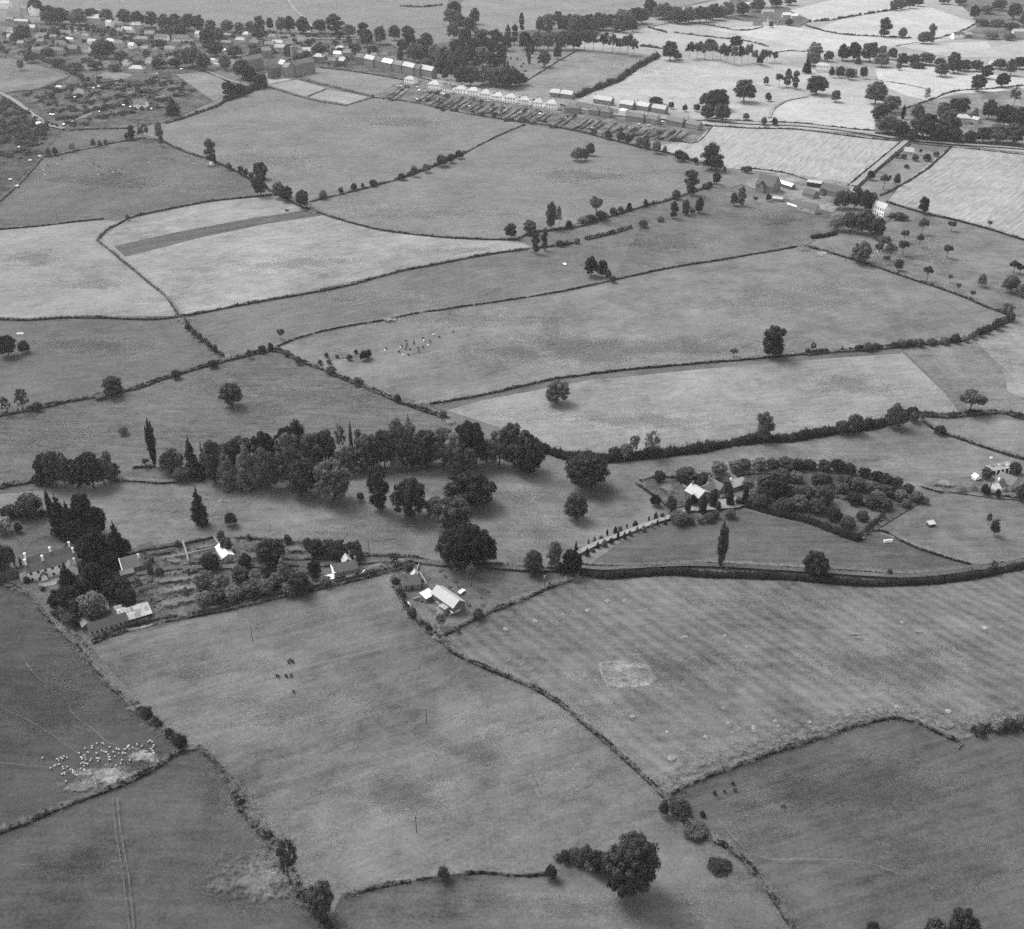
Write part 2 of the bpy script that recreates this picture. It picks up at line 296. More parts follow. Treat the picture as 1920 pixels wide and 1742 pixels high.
A_MOW = wang((300, 1330), (640, 1235)); A_RIDGE = wang((1500, 1150), (1800, 1330)); A_LEFT = wang((0, 620), (300, 600))
F = [  # label, value, points, options
 ('dark pasture with scuffed patches in the bottom left corner', 88, [(-250, 1600), (0, 1562), (130, 1510), (250, 1462), (345, 1402), (372, 1397), (435, 1470), (490, 1550), (560, 1665), (640, 1800), (640, 1950), (-250, 1950)], dict(patch=.45, spots=.05)),
 ('dark pasture left of the lane below the white villa', 80, [(-350, 1090), (0, 1090), (60, 1115), (110, 1175), (215, 1290), (258, 1330), (345, 1400), (250, 1462), (0, 1562), (-350, 1640)], dict(patch=.4)),
 ('wide grey pasture with telegraph poles in the lower middle', 112, [(170, 1210), (300, 1165), (470, 1130), (735, 1072), (745, 1110), (790, 1168), (830, 1205), (900, 1247), (1050, 1320), (1130, 1385), (1250, 1500), (1270, 1530), (1040, 1632), (830, 1640), (640, 1678), (560, 1665), (490, 1550), (435, 1470), (372, 1397), (345, 1395), (255, 1325)], dict(patch=.5, streak=.35, ang=A_MOW, stripe=(A_MOW, 9, .05))),
 ('rough pasture around the big oak at the bottom edge', 103, [(640, 1678), (830, 1640), (1040, 1632), (1260, 1515), (1330, 1570), (1420, 1645), (1490, 1745), (1600, 1950), (640, 1950), (600, 1760)], dict(patch=.55, spots=.10)),
 ('sloping dark pasture in the bottom right corner', 92, [(1250, 1495), (1380, 1435), (1550, 1378), (1680, 1345), (1790, 1388), (1920, 1358), (2300, 1300), (2300, 1950), (1620, 1950), (1485, 1740), (1420, 1645), (1330, 1570)], dict(patch=.4, streak=.5, ang=wang((1300, 1600), (1700, 1480)))),
 ('broad pasture with ridge and furrow stripes right of centre', 112, [(825, 1195), (935, 1140), (1075, 1087), (1250, 1080), (1530, 1090), (1700, 1097), (1920, 1066), (2300, 1010), (2300, 1300), (1920, 1352), (1800, 1386), (1730, 1358), (1680, 1345), (1550, 1378), (1380, 1435), (1250, 1495), (1130, 1385), (1050, 1320), (900, 1247)], dict(patch=.5, stripe=(A_RIDGE, 6.0, .10), spots=.05)),
 ('rough grass yard around the pale roofed barn', 104, [(735, 1072), (790, 1058), (1000, 1068), (1075, 1085), (935, 1140), (825, 1192), (790, 1165), (745, 1110)], dict(patch=.7, spots=.1, size=2)),
 ('parkland paddock with old trees around the wooded belt', 118, [(-200, 940), (0, 915), (100, 905), (230, 900), (640, 900), (1015, 850), (1210, 858), (1480, 822), (1640, 797), (1720, 776), (1760, 805), (1920, 862), (2300, 930), (2300, 990), (1920, 1050), (1700, 1085), (1300, 1076), (1000, 1064), (760, 1050), (560, 1045), (450, 1010), (230, 1030), (170, 1000), (-200, 1000)], dict(patch=.5, spots=.10)),
 ('dark meadow right of the gravel drive below the cypress house', 96, [(1090, 1068), (1170, 1012), (1260, 972), (1400, 958), (1600, 1005), (1650, 1000), (1830, 1062), (1700, 1082), (1480, 1072), (1300, 1068)], dict(patch=.4, streak=.5)),
 ('pasture with a hen hut right of the orchard', 112, [(1640, 990), (1730, 930), (1850, 940), (2300, 960), (2300, 1000), (1920, 1048), (1830, 1062)], dict(patch=.5, spots=.08)),
 ('pale pasture beyond the brook hedge at the right edge', 126, [(1735, 785), (1830, 782), (1920, 790), (2300, 820), (2300, 930), (1920, 855), (1770, 808)], dict(patch=.4)),
 ('tussocky meadow behind the wooded belt on the left', 104, [(-200, 790), (0, 780), (190, 745), (350, 700), (500, 658), (570, 682), (700, 738), (840, 787), (1000, 850), (640, 905), (230, 905), (-200, 945)], dict(patch=.35, streak=.5, fine=1.0)),
 ('plain pasture in front of the pale stubble on the left', 104, [(-250, 605), (0, 598), (200, 595), (340, 595), (395, 650), (420, 668), (350, 698), (190, 742), (-250, 800)], dict(patch=.3, ang=A_LEFT, stripe=(A_LEFT, 10, .04))),
 ('long strip of pasture above the cattle field', 114, [(340, 594), (530, 557), (740, 510), (1000, 465), (1180, 428), (1320, 392), (1400, 380), (1530, 400), (1560, 430), (1510, 460), (1350, 487), (1060, 545), (780, 587), (520, 648), (500, 655), (420, 668), (395, 650)], dict(patch=.35, ang=wang((400, 620), (1000, 500)))),
 ('big grazed field with a herd of cattle in the middle', 122, [(520, 648), (780, 587), (1060, 545), (1350, 487), (1500, 461), (1560, 475), (1700, 520), (1850, 575), (1895, 595), (1800, 637), (1510, 663), (1300, 682), (1100, 702), (870, 747), (805, 758), (700, 733), (570, 680)], dict(patch=.45, streak=.3, ang=wang((800, 700), (1500, 560)))),
 ('pale hayfield between the lone oak and the brook hedge', 140, [(830, 768), (900, 750), (1100, 712), (1300, 692), (1530, 672), (1690, 660), (1780, 745), (1800, 772), (1720, 778), (1640, 797), (1480, 822), (1210, 858), (1060, 850), (1015, 830), (900, 790)], dict(patch=.35, streak=.3, ang=wang((900, 760), (1500, 690)))),
 ('unmown strip under the hedge of the hayfield', 108, [(800, 760), (950, 732), (1100, 704), (1300, 684), (1510, 665), (1690, 650), (1690, 663), (1530, 674), (1300, 694), (1100, 714), (900, 752), (832, 772)], dict(patch=.4)),
 ('rough brown pasture inside the curved hedge on the right', 116, [(1690, 652), (1800, 640), (1895, 600), (2000, 560), (2300, 560), (2300, 810), (1920, 780), (1830, 775), (1795, 770), (1770, 735)], dict(patch=.5, fine=1.0)),
 ('pale worn slope at the right edge', 132, [(1830, 640), (1895, 602), (2000, 575), (2300, 600), (2300, 780), (1960, 760), (1890, 735), (1880, 690)], dict(patch=.6, fine=1.0, spots=.05)),
 ('pale stubble field at the left edge', 142, [(-250, 450), (0, 432), (195, 410), (225, 418), (183, 450), (240, 497), (315, 560), (338, 593), (120, 595), (0, 598), (-250, 610)], dict(patch=.35, streak=.3, ang=A_LEFT)),
 ('pale stubble field with a ploughed strip', 146, [(183, 450), (245, 408), (390, 378), (520, 366), (590, 395), (704, 430), (887, 448), (970, 452), (1000, 464), (740, 510), (530, 557), (340, 594), (315, 560), (240, 497)], dict(patch=.4, streak=.35, ang=wang((220, 470), (600, 405)))),
 ('dark ploughed strip across the pale stubble field', 98, [(214, 462), (330, 436), (480, 408), (582, 393), (612, 403), (500, 420), (380, 445), (235, 482)], dict(patch=.25, ang=wang((220, 470), (600, 405)), stripe=(wang((220, 470), (600, 405)), 4, .1))),
 ('grey pasture with a beehive haystack on the left', 106, [(-100, 470), (-100, 380), (5, 372), (80, 295), (200, 270), (300, 263), (430, 315), (480, 345), (525, 366), (390, 380), (245, 410), (130, 419), (0, 432)], dict(patch=.35)),
 ('smooth pasture sloping below the school', 124, [(305, 265), (310, 232), (400, 200), (500, 165), (590, 187), (648, 198), (702, 182), (780, 195), (985, 233), (870, 287), (741, 338), (582, 378), (520, 362), (430, 312)], dict(patch=.3, streak=.3)),
 ('smooth pasture with a footpath and small copse', 124, [(582, 378), (741, 338), (870, 287), (985, 234), (1100, 252), (1345, 312), (1340, 345), (1150, 405), (1000, 437), (965, 449), (887, 447), (704, 429), (590, 394)], dict(patch=.3, streak=.3)),
 ('narrow pasture between two tree lined hedges', 110, [(965, 451), (1150, 406), (1340, 347), (1440, 360), (1400, 385), (1200, 425), (1005, 465)], dict(patch=.5)),
 ('pasture sloping up to the stone farm', 110, [(1200, 428), (1330, 352), (1450, 362), (1560, 402), (1570, 430), (1510, 460), (1350, 487), (1150, 520)], dict(patch=.5, spots=.04)),
 ('old orchard pasture behind the farmhouse', 120, [(1515, 460), (1560, 432), (1640, 432), (1700, 402), (1800, 418), (1920, 452), (2300, 540), (2300, 575), (1900, 592), (1790, 550), (1620, 493)], dict(patch=.5, spots=.06)),
 ('striped pale stubble field behind the farm', 166, [(1215, 275), (1300, 265), (1335, 237), (1500, 242), (1690, 264), (1590, 350), (1500, 330), (1360, 315), (1310, 300)], dict(patch=.2, streak=.5, fine=.5, ang=wang((1420, 310), (1500, 245)), stripe=(wang((1420, 310), (1500, 245)), 14, .12))),
 ('striped pale stubble field at the right edge', 160, [(1785, 274), (1920, 288), (2250, 330), (2250, 560), (1920, 448), (1800, 413), (1665, 378), (1690, 347)], dict(patch=.25, streak=.5, fine=.5, ang=wang((1665, 375), (1830, 275)), stripe=(wang((1665, 375), (1830, 275)), 18, .10))),
 ('small croft paddock between the farm lane and stubble', 126, [(1705, 270), (1785, 274), (1690, 347), (1650, 372), (1600, 355)], dict(patch=.5)),
 ('small paddock behind the lane on the left', 104, [(115, 247), (240, 242), (300, 262), (200, 268), (80, 293)], dict(patch=.4)),
 ('pale field behind the allotments at the left edge', 120, [(-200, 100), (0, 92), (40, 112), (130, 142), (60, 170), (0, 176), (-200, 190)], dict(patch=.5)),
 ('pale paddock above the dark hedge', 132, [(330, 140), (372, 125), (440, 160), (430, 175), (400, 190), (350, 165)], dict(patch=.3)),
 ('pale school field nearest the wood', 172, [(500, 138), (520, 130), (556, 147), (505, 158)], dict(patch=.2)),
 ('pale mown plot below the school', 150, [(505, 160), (556, 150), (612, 166), (575, 182)], dict(patch=.2)),
 ('pale mown plot at the foot of the school field', 152, [(580, 183), (614, 168), (690, 182), (652, 196)], dict(patch=.25)),
 ('school playing field', 132, [(560, 142), (600, 128), (680, 138), (760, 152), (702, 180), (640, 165)], dict(patch=.3)),
 ('broad far pasture behind the village trees', 130, [(-300, -60), (-300, 40), (100, 40), (320, 48), (600, 60), (830, 52), (840, 0), (1000, -60)], dict(patch=.2)),
 ('far pasture behind the cemetery wood', 136, [(835, 50), (870, 0), (930, -40), (1600, -60), (1200, 30), (1060, 50), (970, 60), (880, 60)], dict(patch=.3)),
 ('small bright meadow among the village trees', 138, [(720, 78), (780, 76), (760, 100), (710, 98)], dict(patch=.3)),
 ('strip meadow behind the council houses', 140, [(800, 130), (980, 160), (1090, 185), (1080, 200), (900, 172), (810, 155)], dict(patch=.3)),
 ('pale parkland beyond the main road', 158, [(1050, 95), (1150, 50), (1250, 20), (1500, -30), (2300, -30), (2300, 320), (1900, 285), (1640, 252), (1300, 234), (1080, 190)], dict(patch=.25)),
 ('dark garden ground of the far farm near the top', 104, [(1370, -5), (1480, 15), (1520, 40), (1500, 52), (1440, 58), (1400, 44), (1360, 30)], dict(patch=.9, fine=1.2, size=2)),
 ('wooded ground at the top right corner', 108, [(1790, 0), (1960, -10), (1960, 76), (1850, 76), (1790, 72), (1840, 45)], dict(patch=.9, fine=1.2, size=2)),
 ('pale cemetery slope with graves', 128, [(900, 100), (940, 70), (985, 85), (1085, 92), (1040, 118), (985, 152), (940, 160), (880, 150)], dict(patch=.4, spots=.1)),
 ('sheep field beyond the cemetery', 134, [(985, 152), (1040, 118), (1085, 92), (1200, 100), (1240, 108), (1160, 150), (1080, 182), (1020, 178)], dict(patch=.4, spots=.06)),
 ('large bright park meadow', 172, [(1080, 185), (1160, 152), (1240, 108), (1420, 118), (1520, 130), (1640, 160), (1660, 200), (1640, 248), (1500, 242), (1310, 232), (1290, 212), (1140, 192)], dict(patch=.25)),
 ('bright field above the avenue', 166, [(1080, 88), (1150, 55), (1300, 38), (1440, 42), (1540, 75), (1420, 95), (1260, 95)], dict(patch=.25)),
 ('bright strip field behind the row of beeches', 172, [(1160, 70), (1400, 60), (1540, 78), (1600, 92), (1540, 115), (1420, 100)], dict(patch=.25)),
 ('bright far field in the top right', 184, [(1510, 62), (1600, 28), (1720, 5), (1830, 45), (1780, 72), (1710, 72), (1600, 66)], dict(patch=.25)),
 ('bright field with a lone elm', 188, [(1330, 55), (1470, 48), (1560, 62), (1700, 72), (1790, 74), (1690, 86), (1560, 96), (1520, 92)], dict(patch=.2)),
 ('far bright field at the top edge', 184, [(1480, 20), (1560, 0), (1720, -10), (1660, 22), (1530, 42)], dict(patch=.2)),
 ('pale field right of the far cottages', 182, [(1680, 86), (1850, 78), (1860, 92), (1750, 100)], dict(patch=.2)),
 ('pale field at the right edge beyond the villas', 172, [(1740, 102), (1850, 92), (1920, 78), (2250, 90), (2250, 120), (1920, 108), (1800, 108)], dict(patch=.2)),
 ('bright lawn meadow right of the mansion', 190, [(1640, 130), (1740, 125), (1860, 140), (1940, 150), (1940, 165), (1840, 175), (1790, 175), (1745, 190), (1700, 180), (1650, 160)], dict(patch=.2)),
 ('bright lawn inside the park drive', 182, [(1440, 215), (1480, 188), (1540, 178), (1620, 185), (1650, 210), (1640, 245), (1520, 240)], dict(patch=.2)),
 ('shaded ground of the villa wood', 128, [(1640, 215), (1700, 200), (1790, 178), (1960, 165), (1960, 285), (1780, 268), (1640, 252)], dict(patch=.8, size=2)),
 ('rough gardens of the allotment edge on the left', 84, [(-200, 195), (0, 180), (120, 240), (115, 250), (80, 293), (5, 372), (-200, 480)], dict(patch=.9, fine=1.2, size=2.5)),
 ('allotment gardens below the village', 94, [(0, 176), (60, 170), (130, 142), (190, 160), (330, 140), (400, 190), (310, 230), (240, 240), (120, 243)], dict(patch=.9, fine=1.2, size=2.5)),
 ('gardens and closes of the village', 96, [(-200, 40), (0, 40), (330, 52), (600, 66), (720, 75), (800, 120), (760, 150), (600, 125), (500, 135), (470, 160), (430, 130), (330, 140), (190, 160), (130, 142), (40, 112), (-200, 95)], dict(patch=.9, fine=1.2, size=2.5)),
 ('small close below the hotel', 128, [(64, 66), (105, 50), (165, 60), (125, 70), (70, 74)], dict(patch=.3)),
 ('pale close under the village belt', 128, [(470, 64), (560, 64), (590, 72), (560, 82), (520, 84), (470, 80)], dict(patch=.3)),
 ('small pale close above the allotments', 128, [(180, 142), (205, 134), (250, 140), (220, 156)], dict(patch=.3)),
 ('bright close left of the allotment hedge', 126, [(118, 128), (150, 120), (190, 128), (150, 134)], dict(patch=.3)),
 ('pale green beside the school lane', 128, [(385, 112), (430, 100), (470, 108), (450, 122), (405, 122)], dict(patch=.3)),
 ('pale close right of the village tower', 130, [(545, 84), (600, 84), (620, 90), (570, 94)], dict(patch=.3)),
 ('garden ground of the council houses', 114, [(735, 160), (780, 150), (900, 178), (1060, 200), (1180, 222), (1310, 232), (1330, 240), (1304, 266), (1180, 262), (1030, 235), (870, 213), (745, 188), (702, 183)], dict(patch=.8, fine=1.2, size=3)),
 ('walled garden ground beside the white villa', 98, [(225, 1035), (330, 1018), (410, 1005), (560, 1012), (680, 1035), (760, 1050), (735, 1072), (470, 1130), (300, 1165), (180, 1205), (110, 1140), (85, 1100), (160, 1060)], dict(patch=.7, fine=1.1, size=2)),
 ('lawn in front of the white villa', 96, [(-150, 975), (60, 968), (110, 985), (130, 1010), (120, 1030), (40, 1065), (0, 1070), (-150, 1080)], dict(patch=.5, spots=.06, size=2)),
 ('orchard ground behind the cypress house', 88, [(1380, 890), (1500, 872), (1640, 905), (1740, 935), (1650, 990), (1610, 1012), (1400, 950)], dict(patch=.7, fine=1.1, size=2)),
 ('rough clearing in the orchard', 106, [(1560, 935), (1660, 965), (1640, 985), (1550, 955)], dict(patch=.4)),
 ('garden of the cypress house', 94, [(1195, 905), (1230, 890), (1290, 892), (1370, 900), (1330, 940), (1260, 955)], dict(patch=.5, size=2)),
 ('kitchen garden of the right hand cottage', 112, [(1722, 912), (1785, 898), (1840, 893), (1920, 895), (1990, 900), (1990, 945), (1860, 935), (1770, 922)], dict(patch=.5, size=2)),
 ('farmyard of the stone farm', 140, [(1385, 345), (1460, 322), (1600, 345), (1610, 365), (1560, 400), (1460, 372)], dict(patch=.7, fine=1.0, size=2)),
]
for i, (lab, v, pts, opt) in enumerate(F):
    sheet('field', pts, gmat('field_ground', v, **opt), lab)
# small patches with a shape of their own
mp_bare = gmat('soft_bare_earth', 150, patch=.8, fine=1.0, size=3, spots=.1, soft=True); mp_pale = gmat('soft_dry_grass', 140, patch=.6, fine=1.0, size=3, soft=.6); mp_dry = gmat('soft_dry_plot', 132, patch=.6, fine=1.0, size=3, soft=True)
mp_bed = gmat('soft_garden_bed', 80, patch=.6, fine=1.2, size=3, soft=True); mp_lawn = gmat('soft_garden_lawn', 118, patch=.4, size=3, soft=True); mp_crop = gmat('soft_garden_crop', 98, patch=.6, fine=1.3, size=3, soft=True)
mp_road = gmat('pale_gravel', 158, patch=.25, streak=.1, fine=.35, bump=.2); mp_lane = gmat('lane_dirt', 100, patch=.4, fine=.6, bump=.3); mp_rut = gmat('soft_wheel_rut', 108, patch=.4, fine=.6, bump=.3, soft=True)
mp_yard = gmat('yard_gravel', 150, patch=.4, fine=.6, bump=.2); mp_roadg = gmat('tarmac_road', 150, patch=.2, fine=.3, bump=.1)
mc_bed = gmat('soft_council_bed', 100, patch=.6, fine=1.2, size=4, soft=True); mc_lawn = gmat('soft_council_lawn', 132, patch=.4, size=4, soft=True); mc_crop = gmat('soft_council_crop', 112, patch=.8, fine=1.3, size=4, soft=True); mp_gpath = gmat('garden_path_grit', 136, patch=.3, fine=.5)
def jag(cx, cy, rx, ry, n=26, amp=.35):
    ph = [random.uniform(0, 6.28) for _ in range(4)]
    f = lambda t: 1 + amp * (math.sin(2 * t + ph[3]) * .3 + math.sin(3 * t + ph[0]) * .3 + math.sin(5 * t + ph[1]) * .25 + math.sin(9 * t + ph[2]) * .15)
    return [(cx + rx * math.cos(t) * f(t), cy + ry * math.sin(t) * f(t)) for t in [2 * math.pi * i / n for i in range(n)]]
for lab, c in (('scuffed bare earth where the sheep gather', (195, 1455, 75, 26)), ('pale trampled ground beside the flock', (265, 1420, 45, 16)), ('thin pale worn ground above the sheep wall', (150, 1475, 60, 16))):
    sheet('bare_patch', jag(*c), mp_bare if c[1] != 1475 else mp_pale, lab)
sheet('bare_patch', jag(1258, 1423, 16, 7), mp_bare, 'pale bare scrape near the hedge junction')
for c in ((1600, 1190, 16, 4), (1610, 1198, 14, 4), (1720, 1186, 12, 4)): sheet('bare_patch', jag(*c), mp_pale, 'small pale scrape on the ridge and furrow')
for x, y in ((955, 1238), (977, 1247), (995, 1257), (1012, 1270)): sheet('bare_patch', [(x - 10, y + 5), (x + 8, y - 6), (x + 11, y - 4), (x - 7, y + 7)], mp_pale, 'one of four short pale scrapes beside the curved hedge')
sheet('bare_patch', jag(1540, 476, 24, 7), mp_bare, 'trodden pale earth at the field gate')
sheet('bare_patch', jag(342, 600, 30, 4), mp_pale, 'trodden pale earth at the hedge crossing')
sheet('bare_patch', jag(790, 757, 26, 5), mp_pale, 'trodden pale earth at the corner of the cattle field')
sheet('bare_patch', jag(735, 434, 8, 3), mp_bare, 'white spill of chalk beside the stubble hedge')
sheet('bare_patch', jag(640, 665, 50, 12), mp_pale, 'weedy old pond hollow in the cattle field')
sheet('bare_patch', jag(470, 1650, 95, 75), gmat('soft_scuffed_grass', 112, patch=.9, fine=1.1, spots=.2, size=2, soft=True), 'pale scuffed grass beside the bottom hedge')
strip('bare_patch', [(1240, 1480), (1300, 1440), (1380, 1415), (1450, 1392), (1550, 1362), (1620, 1342), (1690, 1335), (1750, 1352), (1810, 1362), (1920, 1338), (2050, 1310)], 13, gmat('soft_coarse_grass', 118, patch=.4, fine=1.5, soft=True), 'coarse grass along the bank of the bottom right field')

sheet('bounce_gravel', [(40, 1096), (60, 1106), (100, 1100), (150, 1078), (140, 1072), (60, 1094)], mp_yard, 'added pale gravel sheet bouncing light onto the white villa')  # added pale ground, put here to bounce light up onto the villa front
# damp hollows and dry rises that show as broad tonal patches in the grass
TONE = {}
def tone_patch(cx, cy, rx, ry, v):
    if v not in TONE: TONE[v] = gmat('soft_grass_tone', v, patch=.5, fine=.9, soft=.24)
    sheet('grass_patch', jag(cx, cy, rx, ry, 30, .5), TONE[v], 'broad patch of darker damp grass' if v < 118 else 'broad patch of paler dry grass')
for q in [(1150, 655, 320, 30, 92), (1500, 560, 160, 24, 140), (900, 600, 160, 18, 140), (880, 1410, 95, 28, 88), (740, 1490, 130, 50, 90), (1060, 1470, 70, 40, 136), (560, 1330, 170, 36, 134), (960, 1350, 130, 28, 136), (420, 1250, 120, 26, 132), (600, 1580, 60, 30, 132), (1250, 1260, 170, 34, 92), (1660, 1250, 200, 44, 90), (1450, 1130, 160, 20, 134), (1130, 1340, 90, 26, 90), (1600, 1480, 220, 60, 68), (1780, 1620, 130, 60, 104), (1420, 1560, 60, 40, 106), (150, 1620, 90, 40, 72), (400, 1500, 40, 60, 74), (90, 1330, 90, 60, 66), (130, 1250, 50, 40, 96), (1100, 1700, 200, 30, 120), (1330, 1680, 60, 40, 124),
          (1200, 790, 150, 18, 116), (1600, 725, 110, 20, 118), (1000, 780, 80, 14, 158), (60, 485, 60, 20, 118), (180, 535, 70, 14, 120), (560, 495, 130, 16, 120), (860, 470, 70, 9, 122), (300, 560, 60, 10, 160), (480, 300, 140, 22, 136), (760, 230, 120, 12, 112), (800, 400, 160, 14, 136), (1100, 330, 140, 14, 112), (200, 340, 120, 22, 92), (380, 350, 60, 14, 122), (350, 955, 90, 22, 136), (690, 1000, 130, 18, 134), (1010, 990, 60, 28, 132), (960, 930, 60, 20, 100), (1300, 880, 60, 12, 138), (1600, 860, 120, 14, 136), (180, 650, 140, 18, 92), (100, 820, 90, 30, 120), (600, 740, 120, 20, 118), (700, 560, 140, 14, 128), (1250, 460, 120, 12, 94), (1450, 410, 60, 14, 96), (1700, 470, 100, 24, 136), (1200, 130, 60, 10, 150), (1400, 165, 60, 9, 186)]: tone_patch(*q)
for x, y in ((252, 1330), (358, 1403), (1082, 1088), (822, 1198), (1505, 468), (842, 792), (345, 602), (1838, 1066), (1718, 790), (425, 672), (590, 398), (1345, 350), (1000, 470)): sheet('gateway_mud', jag(x, y, 13 + S(y) * 1.5, 5 + S(y)), mp_pale, 'trodden pale ground at a field gateway')
mp_trod = gmat('soft_trodden_grass', 134, patch=.4, fine=.8, soft=.45)
# lanes, drives, tracks and trodden paths
strip('lane', [(-60, 1060), (0, 1082), (50, 1102), (82, 1128), (105, 1162), (150, 1210), (200, 1265), (252, 1322)], 4.2, mp_lane, 'earth lane running down beside the white villa')
strip('lane', [(82, 1128), (110, 1140), (150, 1120), (185, 1095)], 4, mp_lane, 'short drive into the villa yard')
strip('lane', [(160, 1062), (240, 1080), (330, 1068), (430, 1066), (520, 1062), (600, 1060), (680, 1056), (760, 1053), (840, 1061), (930, 1066), (1020, 1071), (1085, 1066), (1140, 1069), (1300, 1062), (1480, 1071), (1620, 1080), (1720, 1083), (1850, 1067), (1920, 1055), (2100, 1020)], 2.8, mp_lane, 'sunken lane between the hedges across the picture')
strip('drive', [(1083, 1040), (1120, 1022), (1170, 1003), (1220, 984), (1262, 970), (1300, 957), (1340, 948), (1390, 945)], 3.0, mp_road, 'pale gravel drive lined with young conifers')
sheet('gravel_court', [(1300, 962), (1340, 942), (1385, 936), (1410, 944), (1385, 955), (1330, 960)], mp_yard, 'gravel court in front of the cypress house')
strip('track', [(212, 1500), (218, 1560), (228, 1620), (236, 1680), (243, 1742), (248, 1800)], .9, mp_rut, 'left wheel rut of the track in the bottom left field')
strip('track', [(221, 1500), (227, 1560), (238, 1620), (246, 1680), (252, 1742), (257, 1800)], .9, mp_rut, 'right wheel rut of the track in the bottom left field')
for lab, p, w in (('thin sheep path crossing the dark pasture', [(38, 1225), (60, 1262), (95, 1295), (125, 1315), (140, 1345), (180, 1375), (200, 1395), (225, 1402)], .8),
                  ('thin sheep path from the left edge', [(-20, 1320), (10, 1335), (50, 1352), (110, 1390), (150, 1420)], .8), ('thin sheep path to the flock', [(-20, 1433), (40, 1438), (110, 1445)], .8),
                  ('pale field edge track through the telegraph pasture', [(260, 1328), (350, 1315), (470, 1280), (560, 1258), (680, 1228), (780, 1205)], 1.6),
                  ('thin path in the bottom right field', [(1345, 1540), (1390, 1590), (1440, 1615), (1520, 1615), (1620, 1622), (1690, 1645)], .9),
                  ('footpath across the smooth pasture', [(595, 392), (700, 382), (880, 362), (1050, 342), (1200, 325), (1340, 312)], 2.0),
                  ('footpath in the park paddock', [(440, 962), (480, 935), (530, 905)], .9), ('footpath across the tussocky meadow', [(205, 752), (235, 790), (265, 830), (285, 868)], 1.0),
                  ('footpath on the orchard pasture', [(1510, 462), (1470, 430), (1435, 400), (1420, 385)], 2.0)):
    strip('path', p, w, mp_trod, lab)
strip('road', [(0, 175), (30, 192), (60, 215), (90, 235), (120, 243)], 6, mp_roadg, 'lane past the allotments on the left')
strip('road', [(530, -15), (552, 18), (580, 45), (580, 65), (600, 74), (668, 74), (700, 78)], 6, mp_roadg, 'pale road winding down from the far fields')
strip('road', [(85, 42), (130, 50), (200, 62), (260, 72)], 5, mp_roadg, 'village road past the hotel')
strip('road', [(770, 140), (850, 160), (950, 178), (1050, 195), (1100, 208), (1200, 222), (1310, 226), (1400, 233), (1500, 237), (1600, 248), (1690, 262), (1800, 272), (1920, 280), (2100, 295)], 7, mp_roadg, 'main road past the council houses')
strip('road', [(1700, 265), (1655, 303), (1600, 350)], 6, mp_road, 'pale lane from the main road to the farm')
strip('road', [(1100, 72), (1170, 58), (1230, 48), (1300, 38), (1400, 28)], 5, mp_roadg, 'far lane along the wood')
strip('drive', [(1442, 222), (1450, 205), (1475, 190), (1515, 182)], 4, mp_yard, 'curving drive in the park')
strip('road', [(370, 125), (400, 140), (430, 152), (470, 165)], 4, mp_roadg, 'lane below the school')
# ------------------------------------------------------------------ hedges, bushes and trees
mp_verge = gmat('soft_verge', 126, patch=.5, fine=1.2, soft=.55)
def cards(c, nrm, size):
    n = len(c); nrm = nrm / (np.linalg.norm(nrm, axis=1)[:, None] + 1e-9)
    r = rng.normal(size=(n, 3)); t = np.cross(nrm, r); t /= np.linalg.norm(t, axis=1)[:, None] + 1e-9; b = np.cross(nrm, t)
    s = (size * (0.6 + 0.8 * rng.random(n)))[:, None] * 0.5; k = (0.6 + 0.5 * rng.random(n))[:, None]
    v = np.stack([c - t * s - b * s * k, c + t * s - b * s * k * .7, c + t * s * .8 + b * s * k, c - t * s * .7 + b * s * k], 1).reshape(-1, 3)
    return v, np.arange(4 * n).reshape(n, 4)
def sph_dirs(n): d = rng.normal(size=(n, 3)); return d / np.linalg.norm(d, axis=1)[:, None]
ICO = None
def ico():
    global ICO
    if ICO is None:
        import bmesh
        bm = bmesh.new(); bmesh.ops.create_icosphere(bm, subdivisions=1, radius=1.0)
        ICO = (np.array([v.co[:] for v in bm.verts]), np.array([[v.index for v in f.verts] for f in bm.faces])); bm.free()
    return ICO
